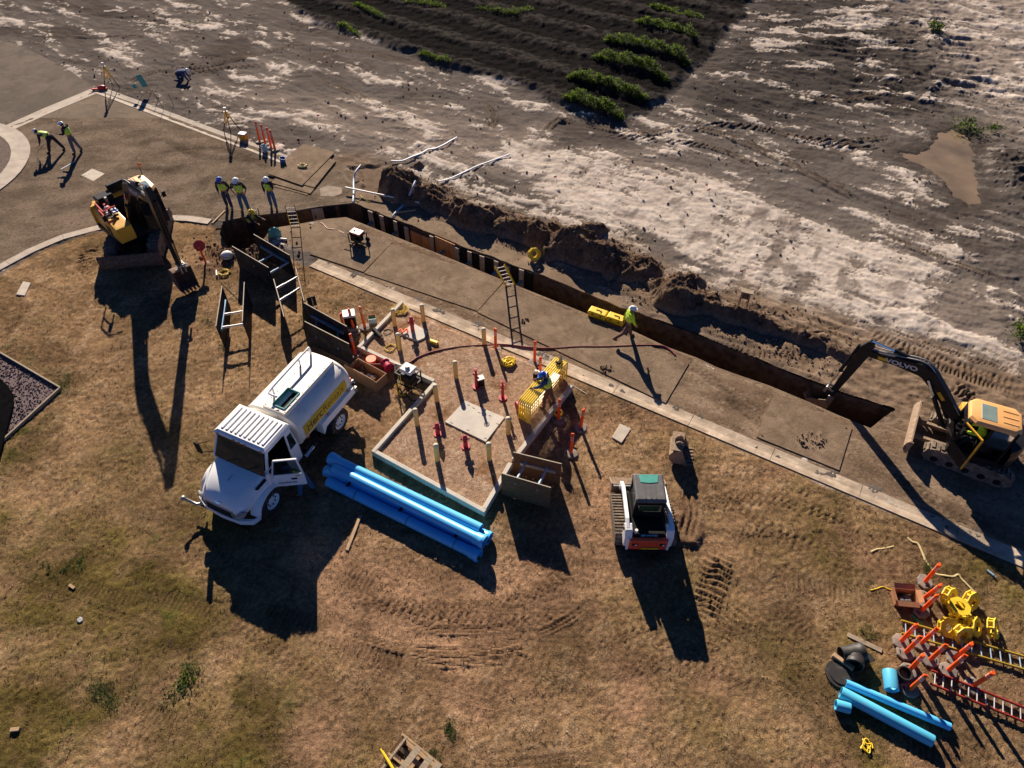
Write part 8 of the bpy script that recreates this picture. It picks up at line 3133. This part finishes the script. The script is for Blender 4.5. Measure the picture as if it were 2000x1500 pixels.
def person(label, pos, rz, lean=3, legs=((4, 4), (-4, 4)), arms=((8, 20), (-6, 20)), abd=(8, 8), hat='hat_white', shirt='dark_cloth', vest='lime', pants='denim', head_pitch=0, z=0.0, scale=1.0, sleeves='shirt', spread=6, cap=False, hips=None):
    t = thing("person", label, "person", (pos[0], pos[1], z), R(rz))
    t.scale = (scale,) * 3
    TH, SH, FT = .44, .43, .08
    J = {}
    ank = []
    for i, s in enumerate((1, -1)):
        a, f = legs[i]
        d1 = dirv(a, s * spread)
        d2 = dirv(a - f, s * spread * .5)
        ank.append((d1 * TH + d2 * SH))
    hz = max(-ank[0].z, -ank[1].z) + FT if hips is None else hips
    P = Vector((0, 0, hz + .04))
    J['pelvis'] = P
    up = Vector((math.sin(R(lean)), 0, math.cos(R(lean))))
    fw = Vector((math.cos(R(lean)), 0, -math.sin(R(lean))))
    J['spine'] = P + up * .20
    J['chest'] = P + up * .38 + fw * .01
    J['neck'] = P + up * .53
    hp = R(lean + head_pitch)
    hu = Vector((math.sin(hp), 0, math.cos(hp)))
    hf = Vector((math.cos(hp), 0, -math.sin(hp)))
    J['head'] = J['neck'] + hu * .12 + hf * .015
    J['crown'] = J['neck'] + hu * .22 + hf * .02
    E, Rd = [('pelvis', 'spine'), ('spine', 'chest'), ('chest', 'neck'), ('neck', 'head'), ('head', 'crown')], dict(pelvis=(.15, .11), spine=(.145, .105), chest=(.165, .115), neck=(.055, .055), head=(.085, .09), crown=(.07, .075))
    for i, (s, n) in enumerate(((1, 'l'), (-1, 'r'))):
        a, f = legs[i]
        hipj = P + Vector((0, .09 * s, -.04))
        J['hip' + n] = hipj
        J['knee' + n] = hipj + dirv(a, s * spread) * TH
        J['ankle' + n] = J['knee' + n] + dirv(a - f, s * spread * .5) * SH
        fa = (a - f) * .5
        J['toe' + n] = J['ankle' + n] + Vector((.17 * math.cos(R(max(0, -fa))), .02 * s, -.05 - .10 * math.sin(R(max(0, -fa)))))
        E += [('pelvis', 'hip' + n), ('hip' + n, 'knee' + n), ('knee' + n, 'ankle' + n), ('ankle' + n, 'toe' + n)]
        Rd.update({'hip' + n: .085, 'knee' + n: .058, 'ankle' + n: .045, 'toe' + n: (.035, .045)})
        sh = P + up * .48 + Vector((0, .185 * s, 0))
        J['shoulder' + n] = sh
        sa, ef = arms[i]
        J['elbow' + n] = sh + dirv(sa + lean * .35, s * abd[i]) * .30
        inward = -s * (abd[i] * .9 if abd[i] > 20 else 0)
        J['wrist' + n] = J['elbow' + n] + dirv(sa + lean * .35 + ef, inward) * .25
        dh = (J['wrist' + n] - J['elbow' + n]).normalized()
        J['hand' + n] = J['wrist' + n] + dh * .085
        E += [('chest', 'shoulder' + n), ('shoulder' + n, 'elbow' + n), ('elbow' + n, 'wrist' + n), ('wrist' + n, 'hand' + n)]
        Rd.update({'shoulder' + n: .062, 'elbow' + n: .042, 'wrist' + n: .030, 'hand' + n: (.036, .020)})
    vv, ff = skin_solid(J, E, Rd)
    mb = MB()
    mb.add(vv, ff, 0)
    # face: nose, eyes, mouth, ears; hands: five fingers each
    sd = Vector((0, 1, 0))
    hc = J['head']
    mb.loft([[hc + hf * .085 + hu * a + sd * b for a, b in ((.03, 0), (-.025, -.016), (-.025, .016))], [hc + hf * .118 + hu * a + sd * b for a, b in ((-.012, 0), (-.022, -.008), (-.022, .008))]], 0)
    for s in (-1, 1):
        mb.ell(hc + hf * .080 + hu * .028 + sd * .032 * s, (.011, .014, .010), 6, 4, 1)
        mb.ell(hc + sd * .088 * s + hu * .005, (.018, .010, .030), 6, 4, 0)
    mb.box(hc + hf * .086 - hu * .045, (.008, .045, .010), 1)
    for i, (s, n) in enumerate(((1, 'l'), (-1, 'r'))):
        dh = (J['hand' + n] - J['wrist' + n]).normalized()
        sv = dh.cross(Vector((0, 1, 0)))
        sv = sv.normalized() if sv.length > .1 else Vector((1, 0, 0))
        cu = dh.cross(sv).normalized()
        for k, L in enumerate((.070, .080, .076, .060)):
            b = J['hand' + n] + sv * (.027 - .018 * k)
            m = b + dh * L * .55
            mb.tube([b - dh * .02, m, m + dh * L * .4 + cu * .020 * -s], [.009, .0085, .007], 5, 0)
        b = J['wrist' + n].lerp(J['hand' + n], .45) + sv * .028
        mb.tube([b, b + sv * .028 + dh * .022, b + sv * .036 + dh * .056], [.011, .010, .008], 5, 0)
    body = mb.build("body", [K['skin'], K['eye']], t, smooth=True)
    # trousers
    keys = ['pelvis', 'hipl', 'hipr', 'kneel', 'kneer', 'anklel', 'ankler']
    rr = dict(pelvis=(.185, .145), hipl=.118, hipr=.118, kneel=.090, kneer=.090, anklel=.080, ankler=.080)
    jj = {k: J[k] for k in keys}
    jj['waist'] = P + up * .12
    rr['waist'] = (.155, .118)
    vv, ff = skin_solid(jj, [('pelvis', 'waist'), ('pelvis', 'hipl'), ('pelvis', 'hipr'), ('hipl', 'kneel'), ('hipr', 'kneer'), ('kneel', 'anklel'), ('kneer', 'ankler')], rr)
    mb = MB()
    mb.add(vv, ff)
    mb.build("trousers", K[pants], t, smooth=True)
    for n in 'lr':
        mb = MB()
        vv, ff = skin_solid({'a': J['ankle' + n] + Vector((0, 0, .05)), 'b': J['ankle' + n] + Vector((-.01, 0, -.03)), 'c': J['toe' + n] + Vector((0, 0, 0))}, [('a', 'b'), ('b', 'c')], {'a': .056, 'b': .060, 'c': (.045, .052)})
        mb.add(vv, ff)
        mb.build("boot", K['boot'], t, smooth=True)
    # shirt with sleeves
    jj = {k: J[k] for k in ('chest', 'spine', 'neck', 'shoulderl', 'shoulderr', 'elbowl', 'elbowr')}
    rr = dict(chest=(.205, .150), spine=(.195, .145), neck=.070, shoulderl=.098, shoulderr=.098, elbowl=.070, elbowr=.070)
    ee = [('chest', 'spine'), ('chest', 'neck'), ('chest', 'shoulderl'), ('chest', 'shoulderr'), ('shoulderl', 'elbowl'), ('shoulderr', 'elbowr')]
    jj['hem'] = P + up * .04
    rr['hem'] = (.192, .145)
    ee.append(('spine', 'hem'))
    if sleeves == 'shirt':
        for n in 'lr':
            jj['wrist' + n] = J['wrist' + n]
            rr['wrist' + n] = .050
            ee.append(('elbow' + n, 'wrist' + n))
    vv, ff = skin_solid(jj, ee, rr)
    mb = MB()
    mb.add(vv, ff)
    mb.build("shirt", K[shirt], t, smooth=True)
    if vest:
        jj = {k: J[k] for k in ('chest', 'spine')}
        jj['hem'] = P + up * .06
        jj['col'] = P + up * .50
        jj['sl'], jj['sr'] = J['shoulderl'].lerp(jj['col'], .15), J['shoulderr'].lerp(jj['col'], .15)
        vv, ff = skin_solid(jj, [('chest', 'spine'), ('spine', 'hem'), ('chest', 'col'), ('chest', 'sl'), ('chest', 'sr')], dict(chest=(.225, .168), spine=(.212, .160), hem=(.208, .158), col=(.100, .085), sl=.105, sr=.105), 2)
        mb = MB()
        vm = []
        for f in ff:
            c = sum((vv[i] for i in f), Vector()) / len(f) - P
            h = c.dot(up)
            band = .165 < h < .200 or (h > .25 and .085 < abs(c.y) < .125) or (shirt == 'lime' and False)
            if hasattr(vest, 'x'):
                pass
            vm.append(1 if band else 0)
        mb.add(vv, ff, vm)
        mb.build("vest", [K[vest], K['band']], t, smooth=True)
    # helmet or cap
    M3 = Matrix((hf, sd, hu)).transposed()
    c = J['head'] + hu * .055
    mb = MB()
    mb.ell(c, (.150, .128, .125), 16, 6, v0=0, M=M3)
    brim = [c + M3 @ Vector((.168 * math.cos(q) + (.05 if math.cos(q) > .2 else 0) * math.cos(q), .142 * math.sin(q), 0)) for q in [2 * math.pi * k / 16 for k in range(16)]]
    inner = [c + M3 @ Vector((.130 * math.cos(q), .110 * math.sin(q), .012)) for q in [2 * math.pi * k / 16 for k in range(16)]]
    mb.loft([brim, inner, [p - hu * .02 for p in inner], brim], caps=False)
    if not cap:
        mb.bar(c + M3 @ Vector((-.11, 0, .09)), c + M3 @ Vector((.11, 0, .09)), .03, .05, up=tuple(hu))
    mb.build("hard_hat" if not cap else "cap", K[hat], t, smooth=True, ang=50)
    # dark hair showing below the rim
    mb = MB()
    mb.ell(J['head'] - hf * .012 + hu * .02, (.092, .094, .09), 12, 6, v0=-35, v1=40, M=M3)
    mb.build("hair", K['dark_cloth'], t, smooth=True)
    return t


def gxy(u, v, z=0.0):
    p = gp(u, v, z)
    return (p.x, p.y)


person("worker bending forward to mark the court paving, hard hat pale blue, lime vest", gxy(112, 296), 176, lean=72, legs=((24, 6), (-22, 4)), arms=((-14, 14), (-34, 20)), abd=(4, 10), hat='hat_white', pants='dark_cloth', head_pitch=-10, spread=9)
person("worker in lime vest and grey trousers standing upright behind the bending one", gxy(152, 298), 178, lean=8, legs=((6, 4), (-8, 10)), arms=((12, 80), (5, 75)), hat='hat_white', pants='grey_cloth', head_pitch=18)
person("worker with a dark blue hard hat, left of three standing at the trench head", gxy(449, 407), -95, lean=4, arms=((-8, 55), (-8, 50)), abd=(28, 24), hat='hat_blue', pants='denim_dark', spread=5, head_pitch=14)
person("burly worker with white hard hat and pale jeans, middle of three at the trench head", gxy(481, 414), -92, lean=3, arms=((-14, 30), (-2, 20)), abd=(24, 38), hat='hat_white', pants='denim', spread=8, scale=1.08, sleeves='short', head_pitch=14)
person("worker in bright lime vest and blue jeans, right of three at the trench head", gxy(536, 407), -88, lean=3, legs=((9, 6), (-5, 3)), arms=((30, 95), (-12, 14)), abd=(10, 14), hat='hat_white', pants='denim', spread=5, head_pitch=14)
person("worker with a yellow hard hat standing down in the trench head", gxy(497, 462, -1.05), -20, lean=22, arms=((30, 40), (35, 35)), hat='hat_yellow', pants='dark_cloth', z=-1.15, head_pitch=14)
person("walking worker in a lime long sleeved shirt and brown trousers on the street plate", gxy(1222, 663), 12, lean=4, legs=((20, 6), (-28, 34)), arms=((-22, 10), (14, 12)), abd=(6, 6), hat='hat_white', shirt='lime', pants='khaki', head_pitch=8)
person("worker in a blue hard hat leaning over the stacked yellow barriers", gxy(1070, 797), 168, lean=16, legs=((16, 14), (-10, 8)), arms=((30, 30), (26, 34)), hat='hat_blue', shirt='navy', pants='khaki', head_pitch=16, z=0.14)
p = excR.matrix_basis @ Vector((0.22, 0.56, 0))
person("excavator operator in a bright lime shirt sitting in the open cab", (p.x, p.y), hR, lean=6, legs=((78, 70), (74, 66)), arms=((40, 55), (40, 55)), hat='lime', shirt='lime', vest=None, pants='dark_cloth', z=0.98, hips=.50, spread=10, head_pitch=6, cap=True)
tk = bpy.data.objects["water_truck"]
p = tk.matrix_basis @ Vector((-0.98, 1.62, 0))
person("truck driver in lime vest and blue jeans leaning into the cab behind the open door", (p.x, p.y), -115.5 - 75, lean=26, legs=((12, 4), (-10, 8)), arms=((70, 20), (66, 25)), hat='hat_blue', shirt='navy', pants='denim')
person("person in dark blue clothes crawling on the far dirt with a white cap", gxy(350, 155), -4, lean=84, legs=((28, 108), (12, 96)), arms=((-20, 8), (-8, 6)), hat='hat_white', shirt='navy', vest=None, pants='denim_dark', hips=.44, cap=True, head_pitch=-8)
# marking wand held by the bending worker
a, b = gp(84, 284, .55), gp(74, 318, .02)
t = thing("marking_wand", "thin bent marking wand held by the bending worker over the paving", "marking wand", gp(74, 318))
mb = MB()
L0 = gp(74, 318)
mb.tube([gp(86, 282, .62) - L0, gp(80, 290, .45) - L0, gp(73, 296, .2) - L0, gp(74, 318, .02) - L0], .012, 6)
mb.build("wand", K['black'], t)

# white marking stripe sprayed on the paving
a, b = gp(119, 331, .008), gp(146, 316, .008)
mb = MB()
mb.bar((a.x, a.y, .022), (b.x, b.y, .022), .05, .006)
o = mb.build("marking_stripe", K['hat_white'])
struct(o)

# ================================================================== VEGETATION


def leafy(name, col, tr, var=0.4):
    m = mat(name, col, 0.7, var=var, scale=2.5)
    nt = m.node_tree
    b, out = nt.nodes["Principled BSDF"], nt.nodes["Material Output"]
    tl = _n(nt, "ShaderNodeBsdfTranslucent")
    tl.inputs[0].default_value = (*tr, 1)
    ms = _n(nt, "ShaderNodeMixShader")
    ms.inputs[0].default_value = 0.5
    nt.links.new(b.outputs[0], ms.inputs[1])
    nt.links.new(tl.outputs[0], ms.inputs[2])
    nt.links.new(ms.outputs[0], out.inputs[0])
    return m


K['leaf'] = leafy("weed_leaf", (0.065, 0.10, 0.015), (0.145, 0.225, 0.02))
K['leaf_dark'] = leafy("low_weed_leaf", (0.045, 0.07, 0.014), (0.06, 0.10, 0.012))
K['stem'] = mat("weed_stem", (0.08, 0.07, 0.03), 0.8, var=0.3)


def leaf_faces(mb, p, s, mi=0):
    a = random.random() * 6.283
    tl = random.uniform(0.1, 1.2)
    d = Vector((math.cos(a), math.sin(a), 0))
    n = Vector((-d.y, d.x, 0))
    tip = p + d * s * math.cos(tl) + Vector((0, 0, s * math.sin(tl)))
    mid = p.lerp(tip, .5) + Vector((0, 0, .12 * s))
    mb.add([p, mid + n * s * .34, tip, mid - n * s * .34], [(0, 1, 2, 3)], mi)


def weed_row(label, pts, h0, w, n, s=.11):
    n = int(n * 1.7)
    P = smooth_line([(q.x, q.y, 0) for q in [gp(p[0], p[1], 0.35) for p in pts]], 5)
    c = P[len(P) // 2]
    zb = ground_z(c.x, c.y)
    t = thing("weed_row", label, "plant row", (c.x, c.y, 0))
    zs = [ground_z(p.x, p.y) for p in P]
    mb = MB()
    st = MB()
    cl_ = [((k + random.random()) / 34, random.choice((.3, .7, .9, 1.0, 1.1, 1.35)) * random.uniform(.85, 1.1)) for k in range(34)]
    for k in range(n):
        f, hs = random.choice(cl_)
        f = min(.999, max(0, f + random.gauss(0, .016)))
        i = int(f * (len(P) - 1))
        q = P[i].lerp(P[i + 1], f * (len(P) - 1) - i)
        z0 = zs[i]
        taper = min(1, 4 * f + .35) * min(1, 4 * (1 - f) + .5)
        h = h0 * hs * taper * random.random() ** .6
        off = random.gauss(0, w * .33 * (1 - .5 * h / h0))
        o_ = Vector((ROW_N.x * off + random.gauss(0, .08), ROW_N.y * off + random.gauss(0, .08), z0 - .12 + h))
        leaf_faces(mb, Vector((q.x, q.y, 0)) + o_ - Vector((c.x, c.y, 0)), s * random.uniform(.6, 1.3), 0 if random.random() < .8 else 1)
    mb.build("foliage", [K['leaf'], K['leaf_dark']], t)
    for f, hs in cl_[:12]:
        i = int(f * (len(P) - 1) * .999)
        q = P[i].lerp(P[i + 1], f * (len(P) - 1) - i) - Vector((c.x, c.y, 0))
        st.cyl((q.x, q.y, zs[i] - .2), (q.x + .05, q.y, zs[i] + h0 * .6), .02, .008, n=5)
    struct(st.build("stems", K['stem'], t), "stuff")


ROWS = [([(1103, 190), (1130, 197), (1160, 206), (1190, 216), (1216, 226)], .85, .45, 2300, "weed row nearest the haul road, shortest of the bright green rows"),
        ([(1112, 145), (1150, 155), (1190, 164), (1230, 178), (1262, 190)], .85, .5, 2600, "second bright weed row up from the haul road, with a tall tuft in its middle"),
        ([(1162, 107), (1200, 117), (1240, 126), (1270, 136), (1304, 155)], .85, .5, 2600, "third bright weed row up, bushiest at its right end"),
        ([(1182, 73), (1220, 80), (1270, 90), (1310, 102), (1345, 121)], .85, .5, 2600, "fourth bright weed row up, the longest one, ending in a long curve"),
        ([(1242, 40), (1280, 48), (1320, 55), (1358, 72)], .7, .4, 1700, "fifth bright weed row up, thinner and shorter at the field's right"),
        ([(1270, 10), (1310, 18), (1372, 32)], .6, .35, 1000, "topmost short weed row at the right end of the planted field"),
        ([(690, 8), (715, 16), (756, 34)], .5, .3, 600, "sparse weed row at the top left of the planted field, right of a lone tuft"),
        ([(660, 44), (680, 50), (702, 60)], .5, .3, 400, "small low weed row at the left corner of the planted field"),
        ([(820, 98), (850, 110), (880, 118)], .45, .3, 400, "sparse low weeds along the lower left edge of the planted field"),
        ([(790, 0), (830, 4), (870, 8)], .5, .4, 500, "weeds at the top edge of the view left of the field's middle"),
        ([(930, 8), (975, 18), (1010, 22), (1040, 12)], .5, .4, 500, "weeds at the top edge of the view in the field's middle")]
for a in ROWS:
    weed_row(a[4], a[0], a[1] * .72, a[2] * .8, a[3])


def tuft(label, px, r, n, h=.12, s=.09, dark=.5):
    if r < .5 and h < .3:
        h, s, dark, n, r = h * .35, s * .45, .9, int(n * 2.4), r * 1.25
    q = gp(*px)
    z = ground_z(q.x, q.y)
    t = thing("weed_tuft", label, "weed", (q.x, q.y, z))
    mb = MB()
    lobes = [(random.gauss(0, r * .45), random.gauss(0, r * .45), r * random.uniform(.25, .5)) for k in range(5)]
    for k in range(n):
        lx, ly, lr = random.choice(lobes)
        leaf_faces(mb, Vector((lx + random.gauss(0, lr * .6), ly + random.gauss(0, lr * .6), random.random() * h)), s * random.uniform(.5, 1.2), 1 if random.random() < dark else 0)
    mb.build("leaves", [K['leaf'], K['leaf_dark']], t)


tuft("dark green weed patch in the olive grass at lower left", (205, 1352), .42, 420)
tuft("wider pale green weed patch right of the dark patch at lower left", (350, 1335), .55, 330, .08, .08, .4)
tuft("green weed clump around the pale stick at the left of the lawn", (145, 1106), .30, 180)
tuft("small green weed left of the pale stick", (96, 1112), .2, 90)
tuft("green weed at the tip of the gravel bed's edging", (118, 748), .42, 240, .1, .09, .7)
tuft("small bright weed on the lawn left of the narrow shoring box", (411, 628), .16, 90, .08, .08, .3)
tuft("small green weed in front of the narrow shoring box", (434, 676), .14, 60)
tuft("green weed right of the pallet crate at the bottom", (870, 1424), .22, 150)
tuft("small green weed touching the pallet crate's corner", (846, 1470), .16, 80)
tuft("green weeds left of the cardboard box", (1700, 1140), .34, 200, .07, .07, .7)
tuft("small green weed beside the first delineator by the yellow strap", (1808, 1114), .2, 100)
tuft("green weed above the bundle of grey stakes", (1693, 1238), .22, 110)
tuft("dark green shrub on the far dirt near the top right corner", (1821, 66), .55, 260, .5, .2, .6)
tuft("dark green weed clump beyond the muddy puddle", (1905, 255), .9, 420, .4, .16, .75)
tuft("small weed on the dirt left of the field's corner", (366, 48), .35, 90, .15, .12, .4)
tuft("dry green weed cut by the right edge above the excavator", (1992, 660), .5, 200, .4, .16, .3)

# dry grass over the lawn
N = 30000
gx_ = rng.uniform(-21, 17, N)
gy_ = rng.uniform(4.6, 26, N)
ok = (sdf(LAWN, gx_, gy_) < -0.15) & (sdf(ENCL, gx_, gy_) > 0.1) & (sdf(GRAVEL, gx_, gy_) > 0.1) & (np.abs(gx_) < 3.5 + 0.80 * (gy_ + 6)) & (sdf(TRENCH, gx_, gy_) > 0.3)
ok &= fbm(gx_ * .5, gy_ * .5, 201, 3) > -0.25
gx_, gy_ = gx_[ok], gy_[ok]
gz_, gc_ = terrain(gx_[None, :].copy(), gy_[None, :].copy())
gz_, gc_ = gz_[0], gc_[0]
nB = 3
n = len(gx_)
ang_ = rng.uniform(0, 2 * np.pi, (n, nB))
ln = rng.uniform(.04, .12, (n, nB))
el = rng.uniform(.15, .9, (n, nB))
bx_ = gx_[:, None] + rng.normal(0, .03, (n, nB))
by_ = gy_[:, None] + rng.normal(0, .03, (n, nB))
bz_ = np.repeat(gz_[:, None] - .005, nB, 1)
wv = .012
V = np.stack([
    np.stack([bx_ - np.sin(ang_) * wv, by_ + np.cos(ang_) * wv, bz_], -1),
    np.stack([bx_ + np.sin(ang_) * wv, by_ - np.cos(ang_) * wv, bz_], -1),
    np.stack([bx_ + np.cos(ang_) * ln * np.cos(el), by_ + np.sin(ang_) * ln * np.cos(el), bz_ + ln * np.sin(el)], -1)], 2).reshape(-1, 3)
me = bpy.data.meshes.new("dry_grass")
nt_ = n * nB
me.vertices.add(nt_ * 3)
me.vertices.foreach_set("co", V.ravel().astype(np.float32))
me.loops.add(nt_ * 3)
me.loops.foreach_set("vertex_index", np.arange(nt_ * 3, dtype=np.int32))
me.polygons.add(nt_)
me.polygons.foreach_set("loop_start", np.arange(0, nt_ * 3, 3, dtype=np.int32))
me.update(calc_edges=True)
at = me.color_attributes.new("soil_tint", 'FLOAT_COLOR', 'POINT')
cc = np.ones((n, nB, 3, 4), dtype=np.float32)
cc[..., :3] = (gc_ * 1.18)[:, None, None, :] * rng.uniform(.65, 1.3, (n, nB, 1, 1))
at.data.foreach_set("color", np.clip(cc, 0, 1).ravel().astype(np.float32))
me.materials.append(ground_mat("dry_grass_blade", 5, 20, 0.1, 0.0))
o = bpy.data.objects.new("dry_grass", me)
COL.objects.link(o)
struct(o, "stuff", "short dry straw coloured grass covering the lawn")
